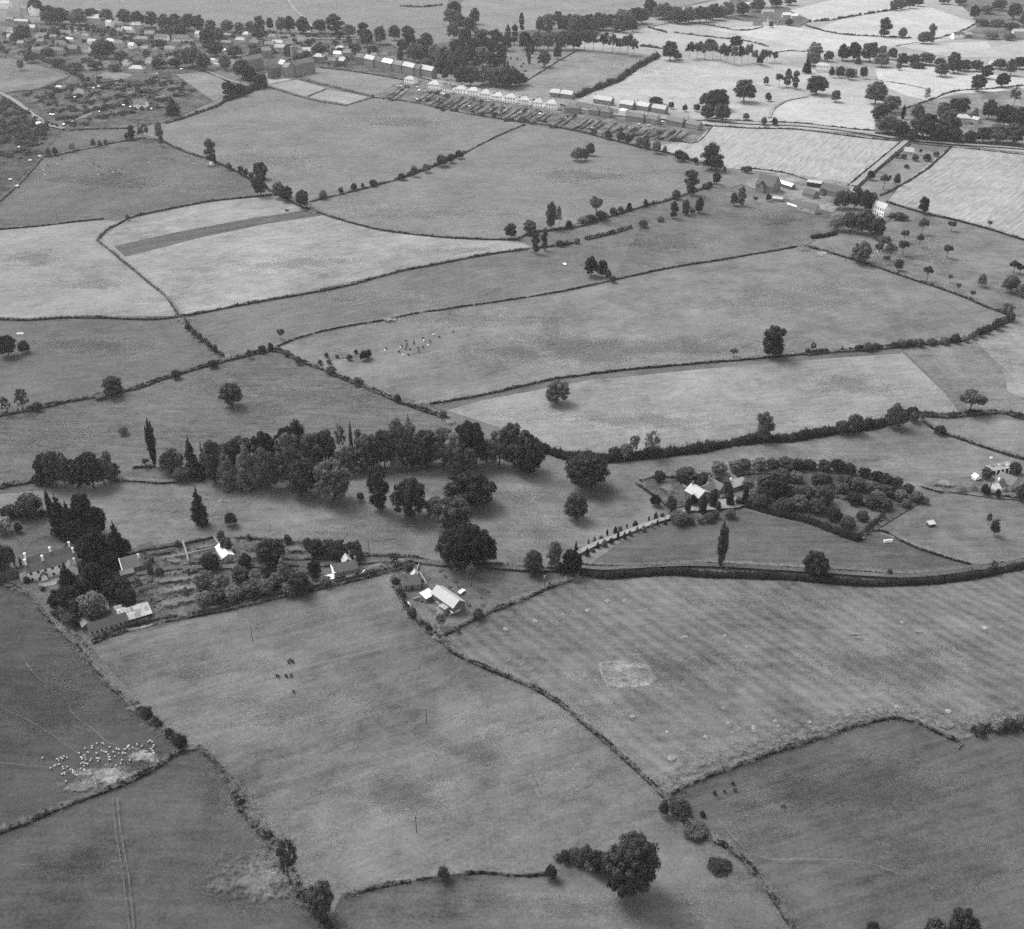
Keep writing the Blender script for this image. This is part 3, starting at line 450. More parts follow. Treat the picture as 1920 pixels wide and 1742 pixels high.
def crown_mesh(name, lumps, ncards, size, core=.72, flat=.5, mat='leaf', fuzz=.16):
    """lumps: (x,y,z,rx,rz) in a unit tree (height 1); leaf cards cover every lump, a dark core of the same leaves fills it"""
    V = []; Q = []; k = 0
    area = np.array([l[3] * (l[3] + l[4]) for l in lumps]); cnt = np.maximum(8, (ncards * area / area.sum()).astype(int))
    iv, it = ico()
    for (x, y, z, rx, rz), n in zip(lumps, cnt):
        d = sph_dirs(n); d[:, 2] = np.where(d[:, 2] < -.55, -d[:, 2], d[:, 2])
        rad = 1 + fuzz * rng.normal(size=n) * .8
        c = np.stack([x + d[:, 0] * rx * rad, y + d[:, 1] * rx * rad, z + d[:, 2] * rz * rad], 1)
        v, q = cards(c, d + .33 * rng.normal(size=(n, 3)) + np.array([0, 0, .12]), size); V.append(v); Q.append(q + k); k += len(v)
        cv = iv * (np.array([rx, rx, rz]) * core) * (0.85 + .3 * rng.random((len(iv), 1))) + np.array([x, y, z])
        V.append(cv); q3 = it + k; Q.append(np.concatenate([q3, q3[:, 2:3]], 1)); k += len(cv)
    V = np.concatenate(V); Q = np.concatenate(Q)
    me = bpy.data.meshes.new(name)
    tri = Q[:, 2] == Q[:, 3]
    loops = []; starts = []; tot = []
    L = np.where(tri, 3, 4); st = np.concatenate([[0], np.cumsum(L)[:-1]])
    flatl = np.concatenate([row[:l] for row, l in zip(Q, L)])
    V[:, 2] = np.maximum(V[:, 2], 0.0)
    me.vertices.add(len(V)); me.vertices.foreach_set('co', V.astype(np.float32).ravel())
    me.loops.add(len(flatl)); me.loops.foreach_set('vertex_index', flatl.astype(np.int32))
    me.polygons.add(len(Q)); me.polygons.foreach_set('loop_start', st.astype(np.int32)); me.polygons.foreach_set('loop_total', L.astype(np.int32))
    me.materials.append(M[mat]); me.update(calc_edges=True); return me
def trunk_mesh(name, h, r, limbs=5, spread=.25, top=.7):
    m = MB(); b = random.uniform(-.02, .02)
    m.tube([(0, 0, -.02), (b, 0, h * .4), (b * 2, b, h)], [r * 1.3, r, r * .75], 7)
    for i in range(limbs):
        a = 2 * math.pi * (i + random.random() * .6) / limbs; e = spread * random.uniform(.7, 1.2)
        m.tube([(b * 2, b, h * random.uniform(.75, 1)), (e * .5 * math.cos(a), e * .5 * math.sin(a), h + (top - h) * .5), (e * math.cos(a), e * math.sin(a), top * random.uniform(.85, 1.1))], [r * .6, r * .4, r * .15], 5)
    return m.mesh(name, M['bark'])
def U(a, b): return random.uniform(a, b)
KIND = {}
def add_kind(k, crown, trunk): KIND.setdefault(k, []).append((crown, trunk))
# broad trees (unit height 1, unit half width .5): lumps on an uneven dome
def dome(n, r0, r1, zc=.44, up=.46, dn=.34, R=.40):
    """lump centres spread apart over a broad dome, so that dark clefts stay between them"""
    pts = []
    for k in range(n):
        best = None
        for q in range(14):
            a = U(0, 6.28); e = U(-.8, 1.0); rr = (1 - abs(e) ** 2.4) ** .5
            c = (rr * R * math.cos(a), rr * R * math.sin(a), zc + e * (up if e > 0 else dn))
            d = min(((c[0] - p[0]) ** 2 + (c[1] - p[1]) ** 2 + (c[2] - p[2]) ** 2 for p in pts), default=9)
            if best is None or d > best[0]: best = (d, c)
        pts.append(best[1])
    out = []
    for c in pts: lr = U(r0, r1); f = U(.80, 1.02); out.append((c[0] * f, c[1] * f, zc + (c[2] - zc) * f * .88, lr, lr * U(.62, .85)))
    return out
for i in range(7):
    L = [(0, 0, .44, .27, .28)] + dome(30, .085, .15)
    add_kind('oak', crown_mesh('oak_crown', L, 4600, .040, .74, fuzz=.16), trunk_mesh('oak_trunk', .16, .030, 6, .22, .6))
for i in range(2):                                             # the big near tree: finer leaves
    L = [(0, 0, .44, .28, .29)] + dome(60, .06, .115)
    add_kind('oakbig', crown_mesh('oak_crown', L, 12000, .026, .74, fuzz=.18), trunk_mesh('oak_trunk', .16, .030, 7, .24, .6))
for i in range(4):                                             # taller elm-like trees, crown in two or three storeys
    L = []
    for s_, (z, w) in enumerate(((.22, .34), (.50, .42), (.76, .34))):
        for j in range(9):
            a = U(0, 6.28); L.append((w * U(.4, .95) * math.cos(a), w * U(.4, .95) * math.sin(a), z + U(-.08, .08), U(.10, .17), U(.08, .13)))
        L.append((0, 0, z, w * .7, .14))
    L.append((U(-.05, .05), 0, .9, .17, .10))
    add_kind('elm', crown_mesh('elm_crown', L, 3200, .045, .72), trunk_mesh('elm_trunk', .16, .024, 6, .2, .7))
for i in range(5):                                             # dense bush / low round tree, foliage to the ground
    L = [(0, 0, .45, .36, .42)]
    for j in range(18):
        a = U(0, 6.28); e = U(-.3, 1); rr = math.sqrt(max(0, 1 - e * e)); lr = U(.09, .19)
        L.append((rr * .34 * math.cos(a), rr * .34 * math.sin(a), .42 + e * .4, lr, lr * 1.1))
    add_kind('bush', crown_mesh('bush_foliage', L, 2000, .062, .72, fuzz=.24), None)
for i in range(3):                                             # Lombardy poplar
    L = []
    tops = [(0, 0, 1.0), (.24, .08, .92), (-.2, .14, .86), (.03, -.24, .88), (-.12, -.14, .78)]
    for (tx, ty, tz) in tops:
        for j in range(12):
            f = j / 11; z = .10 + (tz - .16) * f; w = .05 + .19 * math.sin(math.pi * min(1, .12 + f * .86) ** 1.15) ** .8
            L.append((tx * f ** .6 + U(-.05, .05), ty * f ** .6 + U(-.05, .05), z, w * U(.75, 1.15), .07))
    add_kind('poplar', crown_mesh('poplar_crown', L, 2600, .05, .75), trunk_mesh('poplar_trunk', .14, .04, 3, .1, .3))
for i in range(3):                                             # conifer: tiers of drooping boughs
    L = []
    for j in range(13):
        f = j / 12; z = .08 + .86 * f; w = .48 * (1 - f ** 1.9) ** .95 + .015
        n = 5 if f < .7 else 3
        for q in range(n):
            a = U(0, 6.28); L.append((w * .6 * math.cos(a), w * .6 * math.sin(a), z + U(-.02, .02), w * .5, .045))
        L.append((0, 0, z, w * .55, .06))
    add_kind('conifer', crown_mesh('conifer_crown', L, 3000, .042, .8), trunk_mesh('conifer_trunk', .1, .03, 0))
for i in range(2):                                             # clipped cypress / yew spindle
    L = []
    for j in range(12):
        f = j / 11; z = .07 + .86 * f; w = .44 * math.sin(math.pi * (.14 + .80 * f) ** .9) ** .8 + .03
        L.append((U(-.03, .03), U(-.03, .03), z, w, .085))
    add_kind('cypress', crown_mesh('cypress_crown', L, 1700, .05, .9, fuzz=.07), trunk_mesh('cypress_trunk', .1, .05, 0))
for i in range(3):                                             # thin, half bare tree
    L = []
    for j in range(44):
        a = U(0, 6.28); e = U(-.6, 1); rr = math.sqrt(max(0, 1 - e * e)); lr = U(.04, .09); q = U(.55, 1)
        L.append((rr * .4 * q * math.cos(a), rr * .4 * q * math.sin(a), .55 + e * .38 * q, lr, lr * .8))
    add_kind('thin', crown_mesh('thin_crown', L, 1300, .042, .2, fuzz=.55), trunk_mesh('thin_trunk', .4, .022, 9, .36, .85))
for i in range(3):                                             # orchard tree: flat cap on a clear stem
    L = [(0, 0, .7, .3, .18)]
    for j in range(10):
        a = U(0, 6.28); L.append((.3 * math.cos(a), .3 * math.sin(a), U(.6, .84), U(.13, .2), U(.1, .15)))
    add_kind('orchard', crown_mesh('orchard_crown', L, 900, .075, .6, fuzz=.25), trunk_mesh('orchard_trunk', .45, .028, 5, .25, .7))
for i in range(3):                                             # tall trees with clear stems (beech row, pines)
    L = [(0, 0, .68, .28, .2)]
    for j in range(14):
        a = U(0, 6.28); L.append((.32 * math.cos(a), .32 * math.sin(a), U(.45, .9), U(.13, .2), U(.08, .14)))
    add_kind('pine', crown_mesh('pine_crown', L, 1700, .055, .65, fuzz=.2), trunk_mesh('pine_trunk', .45, .02, 5, .22, .75))
NAME = dict(oak='broadleaf_tree', oakbig='oak_tree', elm='elm_tree', poplar='poplar_tree', conifer='conifer_tree', cypress='cypress_tree', thin='bare_tree', orchard='fruit_tree', pine='tall_tree', bush='bush')
CATN = dict(oak='tree', oakbig='tree', elm='tree', poplar='poplar', conifer='conifer', cypress='cypress', thin='tree', orchard='fruit tree', pine='tree', bush='bush')
cnt = {}
def plant(kind, x, yt, yb, w, label, tone='leaf_dark', group=None):
    """a tree whose foot stands at pixel (x, yb), crown top at row yt, crown w pixels wide: turned into metres on the ground"""
    s = S(yb); th = TH(yb); W = w / s * (.86 if kind == 'bush' and w < 24 and yb < 460 else 1.0)
    H = (yb - yt) / (s * math.cos(th)) if kind in ('poplar', 'cypress', 'conifer', 'elm', 'thin', 'pine') else max(((yb - yt) / s - W * .5 * math.sin(th) * .35) / math.cos(th), W * (.22 if kind == 'bush' else .45))
    H = min(H, 30.0)
    lst = KIND[kind]; cnt[kind] = cnt.get(kind, random.randrange(5)) + 1; cm, tm = lst[cnt[kind] % len(lst)]
    rz = U(0, 6.28); p = P(x, yb); sc = (W * U(.97, 1.05), W * U(.97, 1.05), H)
    if tm is None:
        o = link(NAME[kind], cm, None, p); o.rotation_euler.z = rz; o.scale = sc; top = o; cr = o
    else:
        top = empty(NAME[kind], p, rz); top.scale = sc
        cr = link('crown', cm, top); link('trunk', tm, top)
    cr.material_slots[0].link = 'OBJECT'; cr.material_slots[0].material = M[tone]
    tag(top, label, CATN[kind], group); return top
def plants(kind, tone, label, group, items):
    """items (x, ytop, ybase, width[, kind[, tone]]): labels count from the left"""
    its = sorted(items, key=lambda t: t[0]); n = len(its)
    for i, t in enumerate(its):
        k = t[4] if len(t) > 4 and t[4] else kind; tn = t[5] if len(t) > 5 else tone
        if tn == 'leaf_dark' and len(t) < 6: tn = random.choices(['leaf_dark', 'leaf', 'leaf_pale'], [.58, .34, .08])[0]
        lab = label.replace('{o}', ORD[i] if i < len(ORD) else ORD[-1]) if n > 1 else label.replace('{o} ', '').replace(', {o} from the left', '')
        plant(k, t[0], t[1], t[2], t[3], lab, tn, group)
def hedge(pts, w, h, label, mat='hedge', lump=.38, gap=0.0, smooth=True, dens=1.0, name='hedge', cat='hedge', group=None):
    """one hedge: an uneven leafy bank along a line, w wide and h high (metres)"""
    line = gline(pts, 5 if smooth else 1); far = np.mean([S(y) for _, y in pts]); step = max(.7, 2.2 / far)
    a, L = resample(line, step); n = len(a)
    d = np.gradient(a, axis=0); d /= np.linalg.norm(d, axis=1)[:, None] + 1e-9; nr = np.stack([-d[:, 1], d[:, 0], 0 * d[:, 0]], 1)
    t = np.arange(n) * step; ph = rng.random(6) * 6.28
    lo = .5 * np.sin(t / 5.3 + ph[0]) + .35 * np.sin(t / 2.1 + ph[1]) + .3 * np.sin(t / 11. + ph[2]) + .5 * rng.normal(size=n)
    hh = np.clip(h * (1 + lump * lo), .25 * h, 2.6 * h); ww = np.clip(w * (1 + .6 * lump * (.5 * np.sin(t / 4.1 + ph[3]) + .5 * rng.normal(size=n))), .4 * w, 2 * w)
    keep = np.ones(n, bool)
    if gap: keep = (np.sin(t / 7. + ph[4]) + .7 * np.sin(t / 3.1 + ph[5]) + .4 * rng.normal(size=n)) > -2 + 2.6 * gap
    hh = np.where(keep, hh, .15 * hh); ww = np.where(keep, ww, .35 * ww)
    off = (np.sin(t / 9. + ph[1]) * .15 * w)[:, None] * nr
    prof = [(-.5, 0), (-.47, .5), (-.22, .92), (.22, .92), (.47, .5), (.5, 0)]
    rows = [a + off + nr * (ww * u * (1 + .12 * rng.normal(size=n)))[:, None] + np.array([0, 0, 1.]) * (hh * z * .93)[:, None] for u, z in prof]
    V = np.stack(rows, 1).reshape(-1, 3); k = len(prof); i = np.arange(n - 1)[:, None] * k + np.arange(k - 1)[None, :]
    Q = np.stack([i, i + k, i + k + 1, i + 1], -1).reshape(-1, 4)
    m = int(L * (w + 2 * h) * dens * min(3.6, .34 * far ** 1.5)) ; m = min(m, 26000); f = rng.random(m) * (n - 1); j = f.astype(int); fr = (f - j)[:, None]
    j2 = np.minimum(j + 1, n - 1); c0 = (a + off)[j] * (1 - fr) + (a + off)[j2] * fr
    th = rng.random(m) * math.pi; u = -np.cos(th) * .5; z = np.sin(th) ** .6
    jit = 1 + .16 * rng.normal(size=m)
    c = c0 + nr[j] * (ww[j] * u * jit)[:, None] + np.array([0, 0, 1.]) * (hh[j] * z * .95 * jit)[:, None]; c[:, 2] = np.maximum(c[:, 2], .1)
    nm = nr[j] * u[:, None] * 2 + np.array([0, 0, 1.]) * (z * .8)[:, None] + .6 * rng.normal(size=(m, 3))
    sz = max(.42, 1.5 / far); sel = keep[j] | (rng.random(m) < .15); v2, q2 = cards(c[sel], nm[sel], sz)
    if far > 1.9 and w < 4:                                   # rough grass verge on both sides of the hedge
        strip('verge', pts, w * 2.6 + 2.5, mp_verge, 'rough grass verge along the ' + label, 5 if smooth else 1)
    c0_ = a.mean(0); c0_[2] = 0
    me = mesh_np(name, np.concatenate([V, v2]) - c0_, np.concatenate([Q, q2 + len(V)]), [M[mat]])
    return tag(link(name, me, None, tuple(c0_)), label, cat, group)

def shrub_mass(pts, label, name='shrubbery', mat='leaf_dark'):
    """garden bushes too small and too many to count, as one mass: (x, y, height px, width px)"""
    V = []; Q = []; k = 0; iv, it = ico(); c0 = P(pts[0][0], pts[0][1])
    for x, y, h, w in pts:
        s = S(y); H = h / s; W = w / s * .5; p = P(x, y) - c0; n = 34
        for q in range(3):
            ox, oy, f = random.uniform(-.5, .5) * W, random.uniform(-.5, .5) * W, random.uniform(.55, .85)
            d = sph_dirs(n); d[:, 2] = np.abs(d[:, 2]) * 1.0 - .1
            c = np.array([p.x + ox, p.y + oy, H * .3 * f]) + d * np.array([W * f, W * f, H * .65 * f]) * (1 + .15 * rng.normal(size=(n, 1))); c[:, 2] = np.maximum(c[:, 2], .1)
            v, qd = cards(c, d + .4 * rng.normal(size=(n, 3)), max(.5, .34 * W)); V.append(v); Q.append(qd + k); k += len(v)
    me = mesh_np(name, np.concatenate(V), np.concatenate(Q), [M[mat]]); o = link(name, me, None, c0); o['kind'] = 'stuff'; o['label'] = label; return o
H_ = [  # points, width, height, label, options
 ([(0, 1094), (55, 1117), (78, 1145), (112, 1183), (160, 1232), (215, 1292), (256, 1330)], 1.3, 1.3, 'low dark hedge on the field side of the earth lane', {}),
 ([(0, 1066), (45, 1088), (82, 1108)], 1.6, 1.4, 'trimmed hedge between the lane and the villa lawn', {}),
 ([(95, 1150), (125, 1180), (152, 1205), (170, 1222)], 2.0, 1.6, 'hedge between the lane and the tin roofed sheds', dict(lump=.5)),
 ([(258, 1332), (300, 1362), (345, 1397)], 3.0, 2.2, 'bushy hedge end beside the sheep field', dict(lump=.6)),
 ([(372, 1398), (405, 1432), (438, 1472), (470, 1520), (495, 1555)], 1.6, 1.3, 'dark hedge running down from the field gate', {}),
 ([(440, 1490), (480, 1545), (520, 1592), (545, 1640), (575, 1690), (610, 1725), (650, 1775), (700, 1850)], 3.0, 1.6, 'overgrown hedge with brambles at the bottom', dict(lump=.6)),
 ([(345, 1403), (310, 1428), (250, 1462), (130, 1510), (50, 1543), (-10, 1565), (-120, 1610)], 1.5, 1.4, 'low dark hedge below the flock of sheep', {}),
 ([(172, 1205), (230, 1183), (300, 1167), (400, 1147), (470, 1132), (560, 1112), (620, 1097), (680, 1083), (740, 1069), (775, 1057)], 2.6, 2.3, 'thick dark hedge below the villa gardens', dict(lump=.35)),
 ([(736, 1082), (746, 1112), (766, 1142), (790, 1166), (815, 1190)], 2.4, 1.6, 'bushy hedge left of the barn yard', dict(lump=.7, gap=.25)),
 ([(820, 1195), (832, 1208), (852, 1226), (900, 1248), (950, 1269), (1000, 1291), (1050, 1321), (1082, 1347), (1130, 1386), (1190, 1441), (1240, 1491), (1262, 1512)], 1.5, 1.5, 'dark hedge curving down the middle of the near fields', {}),
 ([(1262, 1512), (1290, 1546), (1330, 1571), (1380, 1601), (1420, 1646), (1460, 1701), (1490, 1745), (1530, 1820)], 1.6, 1.6, 'thin dark hedge running to the bottom edge', {}),
 ([(826, 1194), (880, 1167), (935, 1142), (980, 1124), (1030, 1102), (1075, 1087)], 1.7, 1.3, 'low hedge between the barn yard and the ridge and furrow', dict(lump=.4)),
 ([(1086, 1074), (1150, 1081), (1250, 1076), (1350, 1079), (1450, 1084), (1530, 1088), (1620, 1095), (1700, 1096), (1780, 1087), (1850, 1077), (1920, 1064), (2060, 1035)], 4.0, 2.8, 'tall thick hedge above the ridge and furrow pasture', dict(lump=.3)),
 ([(1090, 1060), (1200, 1063), (1330, 1058), (1490, 1066), (1600, 1072), (1710, 1078), (1800, 1070), (1850, 1061), (1920, 1049), (2060, 1015)], 1.1, 1.0, 'thin clipped hedge on the far side of the sunken lane', {}),
 ([(340, 1062), (430, 1056), (520, 1050), (600, 1050), (680, 1044), (760, 1046), (820, 1055), (870, 1060), (930, 1062), (985, 1064)], 1.6, 1.6, 'dark hedge on the upper side of the sunken lane', {}),
 ([(980, 1066), (1040, 1070), (1080, 1074)], 2.2, 2.0, 'short hedge beside the drive entrance', dict(lump=.4)),
 ([(560, 1068), (640, 1062), (700, 1058), (760, 1056)], 1.0, 1.2, 'garden hedge behind the stone cottage', {}),
 ([(1250, 1495), (1290, 1471), (1380, 1437), (1450, 1410), (1550, 1380), (1620, 1357), (1680, 1347), (1730, 1360), (1770, 1380), (1798, 1391)], 1.2, 1.5, 'dark bank hedge along the bottom right field', dict(lump=.2)),
 ([(1822, 1376), (1850, 1368), (1880, 1365), (1920, 1358), (2040, 1335)], 3.0, 2.4, 'bushy hedge at the right edge below the ridge and furrow', dict(lump=.6)),
 ([(645, 1680), (700, 1665), (730, 1657), (770, 1652)], 1.4, .9, 'low brambly bank left of the small thorn', dict(lump=.7, gap=.3)),
 ([(780, 1650), (835, 1643), (900, 1637), (980, 1642), (1035, 1636)], 1.2, .5, 'faint old hedge bank in front of the big oak', dict(lump=.8, gap=.5)),
 ([(-60, 790), (0, 780), (60, 769), (130, 753), (190, 743), (250, 731), (300, 713), (350, 698), (400, 684), (450, 671), (500, 657)], 2.6, 2.0, 'long dark hedge below the plain pasture on the left', dict(lump=.4)),
 ([(500, 657), (530, 661), (570, 681), (600, 692), (650, 713), (700, 734), (760, 758), (810, 776), (842, 786)], 2.4, 1.8, 'hedge between the cattle field and the tussocky meadow', dict(lump=.5)),
 ([(345, 597), (360, 621), (395, 651), (420, 670)], 2.2, 2.0, 'short lumpy hedge joining the two long hedges', dict(lump=.7)),
 ([(-80, 600), (0, 600), (50, 601), (120, 597), (200, 597), (280, 600), (340, 595)], 1.9, 1.6, 'dark hedge along the foot of the left stubble field', {}),
 ([(340, 595), (430, 577), (530, 559), (640, 539), (740, 512), (830, 494), (920, 477), (1000, 467)], 1.9, 1.6, 'dark hedge along the foot of the striped stubble', {}),
 ([(183, 451), (240, 498), (280, 531), (315, 561), (335, 592)], 1.5, 1.3, 'hedge between the two pale stubble fields', {}),
 ([(183, 451), (200, 433), (225, 419), (245, 409), (300, 396), (390, 379), (480, 369), (522, 366)], 1.8, 1.5, 'hedge above the stubble with the ploughed strip', dict(lump=.4)),
 ([(-60, 437), (0, 431), (60, 426), (130, 418), (195, 411)], 1.5, 1.3, 'thin hedge above the left stubble field', {}),
 ([(520, 650), (560, 634), (640, 614), (720, 601), (780, 588), (850, 578), (920, 568), (1000, 556), (1060, 546)], 1.6, 1.1, 'thin gappy hedge above the herd of cattle', dict(gap=.25)),
 ([(1060, 546), (1150, 526), (1250, 504), (1350, 488), (1420, 476), (1495, 463)], 1.7, 1.3, 'thin hedge leading up to the field gate', {}),
 ([(1515, 463), (1560, 476), (1620, 494), (1700, 521), (1790, 551), (1850, 576), (1892, 592)], 2.0, 1.6, 'dark hedge below the old orchard', {}),
 ([(1894, 598), (1880, 607), (1840, 624), (1800, 639), (1740, 646), (1680, 651), (1620, 656), (1560, 661), (1510, 665)], 3.0, 2.6, 'row of rounded hedge bushes curving under the orchard field', dict(lump=.65)),
 ([(805, 758), (870, 748), (950, 731), (1040, 711), (1100, 703), (1200, 691), (1300, 683), (1420, 673), (1510, 665)], 1.7, 1.3, 'dark hedge above the hayfield', {}),
 ([(1000, 842), (1060, 857), (1150, 862), (1210, 858), (1300, 845), (1350, 838), (1420, 828), (1480, 823), (1560, 813), (1640, 798), (1700, 783), (1718, 777)], 6.0, 4.0, 'broad overgrown hedge along the brook', dict(lump=.5)),
 ([(1718, 777), (1780, 782), (1830, 777), (1880, 774), (1920, 784), (2050, 800)], 3.4, 2.4, 'brook hedge at the right edge', dict(lump=.5)),
 ([(1722, 782), (1746, 802), (1772, 814), (1830, 834), (1880, 850), (1920, 862), (2050, 895)], 1.7, 1.5, 'hedge dropping right from the brook corner', {}),
 ([(1640, 994), (1665, 1000), (1700, 1020), (1760, 1042), (1832, 1062)], 1.2, 1.1, 'thin hedge beside the hen hut pasture', dict(gap=.2)),
 ([(1390, 945), (1450, 962), (1520, 982), (1580, 1003), (1610, 1013)], 4.0, 3.0, 'thick dark hedge on the near side of the orchard', dict(lump=.4)),
 ([(1610, 1013), (1630, 995), (1655, 970)], 3.0, 2.6, 'dark hedge closing the right end of the orchard', {}),
 ([(1380, 893), (1420, 889), (1480, 890)], 2.0, 2.2, 'clipped hedge behind the cypress house', dict(lump=.1)),
 ([(1560, 930), (1600, 942), (1660, 962)], 2.0, 2.0, 'hedge across the orchard clearing', {}),
 ([(1193, 907), (1215, 922), (1245, 945), (1262, 957)], 1.2, 1.4, 'clipped garden hedge left of the cypress house', dict(lump=.15)),
 ([(1198, 902), (1230, 896), (1280, 897)], 2.0, 1.4, 'shrubby back hedge of the cypress house garden', dict(lump=.6)),
 ([(250, 1040), (300, 1030), (345, 1022), (400, 1010)], 1.0, 1.8, 'dark wall hedge behind the kitchen garden', dict(lump=.15)),
 ([(440, 1010), (500, 1014), (560, 1019), (575, 1021)], 1.1, 1.6, 'hedge behind the greenhouse plots', dict(lump=.3)),
 ([(240, 1095), (300, 1087), (345, 1078), (370, 1072)], 2.6, 1.4, 'low dark shrub border across the villa garden', dict(lump=.6)),
 ([(305, 265), (340, 283), (390, 300), (430, 316), (480, 344), (522, 366)], 2.0, 1.6, 'hedge down the side of the haystack field', dict(lump=.4)),
 ([(522, 366), (560, 386), (582, 394)], 1.8, 1.4, 'hedge between the round trees', dict(lump=.4)),
 ([(588, 396), (630, 410), (704, 430), (800, 443), (887, 449), (965, 451)], 1.9, 1.5, 'curving hedge below the footpath pasture', dict(lump=.3)),
 ([(582, 379), (660, 360), (741, 339)], 2.2, 1.6, 'scrubby lower half of the middle hedge', dict(lump=.6)),
 ([(741, 339), (800, 318), (871, 288)], 3.0, 2.6, 'bushy middle part of the long middle hedge', dict(lump=.6)),
 ([(871, 288), (920, 262), (965, 242), (985, 235)], 1.6, 1.2, 'thin upper end of the middle hedge', {}),
 ([(965, 451), (1000, 437), (1080, 427), (1150, 405), (1200, 390), (1260, 374), (1310, 357), (1340, 347)], 2.2, 1.8, 'hedge with trees above the narrow pasture', dict(lump=.6)),
 ([(1000, 467), (1040, 462), (1085, 455)], 2.0, 1.6, 'scrubby hedge end beside the twin trees', dict(lump=.6, gap=.3)),
 ([(1098, 450), (1140, 440), (1184, 428)], 3.4, 2.8, 'detached length of rounded hedge in the narrow pasture', dict(lump=.5)),
 ([(1030, 236), (1100, 251), (1180, 272), (1250, 288), (1310, 306), (1345, 312)], 2.4, 1.8, 'hedge with round bushes below the council gardens', dict(lump=.5)),
 ([(700, 184), (745, 188), (800, 198), (870, 213), (950, 226), (1030, 236)], 1.5, 1.2, 'low hedge at the foot of the council gardens', dict(lump=.5)),
 ([(1310, 235), (1400, 241), (1500, 244), (1600, 257), (1688, 266)], 2.0, 1.5, 'roadside hedge above the striped stubble', {}),
 ([(1320, 222), (1400, 228), (1500, 232), (1600, 243), (1640, 246)], 2.0, 1.5, 'hedge on the park side of the main road', dict(lump=.5)),
 ([(1640, 252), (1700, 257), (1780, 265), (1850, 272), (1920, 279), (2050, 290)], 3.0, 3.0, 'tall dark hedge below the villa wood at the right edge', dict(lump=.2)),
 ([(1712, 270), (1780, 276), (1850, 283), (1920, 291), (2050, 305)], 1.4, 1.1, 'thin roadside hedge above the right stubble', {}),
 ([(1688, 268), (1640, 307), (1588, 350)], 1.5, 1.2, 'hedge on the left of the farm lane', {}),
 ([(1708, 270), (1662, 307), (1610, 352)], 1.5, 1.2, 'hedge on the right of the farm lane', {}),
 ([(1785, 275), (1740, 316), (1690, 348), (1650, 368)], 1.8, 1.5, 'hedge between the croft and the right stubble', {}),
 ([(1662, 379), (1720, 397), (1800, 416), (1860, 432), (1920, 451), (2050, 490)], 1.9, 1.5, 'hedge between the orchard and the right stubble', {}),
 ([(1255, 262), (1305, 268), (1336, 238)], .9, .9, 'fence hedge at the end of the council gardens', {}),
 ([(1395, 316), (1440, 320), (1480, 328), (1520, 341)], 1.8, 1.4, 'hedge between the farmyard and the stubble', {}),
 ([(300, 265), (262, 261), (200, 272), (130, 287), (80, 296)], 1.6, 1.3, 'hedge above the haystack field', dict(lump=.5)),
 ([(80, 296), (45, 337), (5, 374), (-40, 410)], 1.5, 1.2, 'hedge between the rough gardens and the haystack field', {}),
 ([(118, 246), (180, 243), (240, 241)], 1.4, 1.2, 'hedge above the small paddock on the left', {}),
 ([(312, 232), (345, 222), (400, 203), (425, 190)], 3.5, 2.6, 'dark hedge below the allotments', dict(lump=.5)),
 ([(425, 190), (450, 180), (475, 170), (498, 164)], 8.0, 7.5, 'tall dark wood edge below the school lane', dict(lump=.3)),
 ([(502, 163), (545, 177), (590, 189), (648, 199)], 2.4, 1.2, 'rough hedge below the mown plots', dict(lump=.6, mat='hedge_pale')),
 ([(648, 199), (702, 183)], 1.0, .9, 'fence hedge at the end of the mown plots', {}),
 ([(565, 150), (640, 168), (700, 182)], 4.0, 1.8, 'rough scrub between the school field and mown plots', dict(lump=.6, mat='hedge_pale')),
 ([(575, 182), (612, 167)], .8, .8, 'fence hedge between the two mown plots', {}),
 ([(600, 127), (680, 137), (770, 153)], 1.6, 1.3, 'hedge behind the school playing field', dict(lump=.4)),
 ([(985, 154), (1040, 120), (1085, 94)], 1.6, 1.4, 'hedge between the cemetery and the sheep field', dict(lump=.3)),
 ([(1080, 184), (1120, 168), (1160, 152), (1195, 128), (1235, 106)], 7.0, 5.5, 'broad dark hedge between the sheep field and the park', dict(lump=.5)),
 ([(60, 105), (100, 122), (140, 140), (165, 155)], 6.0, 4.0, 'dark overgrown hedge behind the allotments', dict(lump=.5)),
 ([(165, 155), (200, 168), (260, 160), (310, 145)], 2.0, 1.8, 'hedge along the top of the allotments', dict(lump=.5)),
 ([(0, 178), (35, 172), (75, 168), (130, 146)], 1.4, 1.2, 'hedge below the pale left field', dict(lump=.4)),
 ([(370, 130), (410, 145), (440, 163)], 1.2, 1.2, 'hedge beside the lane to the school', {}),
 ([(120, 225), (170, 210), (230, 190), (280, 178), (320, 160)], 1.5, 1.3, 'hedge through the middle of the allotments', dict(lump=.5)),
 ([(5, 182), (45, 208), (90, 236)], 1.4, 1.4, 'hedge on the allotment side of the left lane', dict(lump=.5)),
 ([(560, 62), (600, 66), (690, 76)], 1.6, 1.4, 'hedge below the far village belt', {}),
 ([(750, 12), (790, 14), (830, 10)], 3.0, 2.5, 'far hedge at the top edge', dict(lump=.6)),
 ([(1215, 52), (1250, 62)], 3.0, 2.5, 'short far hedge in the bright field', dict(lump=.5)),
 ([(1265, 62), (1330, 70), (1400, 78), (1440, 88)], 2.4, 2.0, 'hedge between the bright strip fields', dict(lump=.5)),
 ([(1290, 42), (1340, 50), (1390, 58), (1430, 52)], 2.4, 2.0, 'hedge behind the bright field above the avenue', dict(lump=.5)),
 ([(1200, 87), (1240, 92)], 4.0, 3.0, 'short hedge right of the avenue', dict(lump=.5)),
 ([(1510, 48), (1530, 55), (1560, 62), (1600, 67), (1710, 72)], 2.6, 2.2, 'hedge under the lone elm in the top right', dict(lump=.5)),
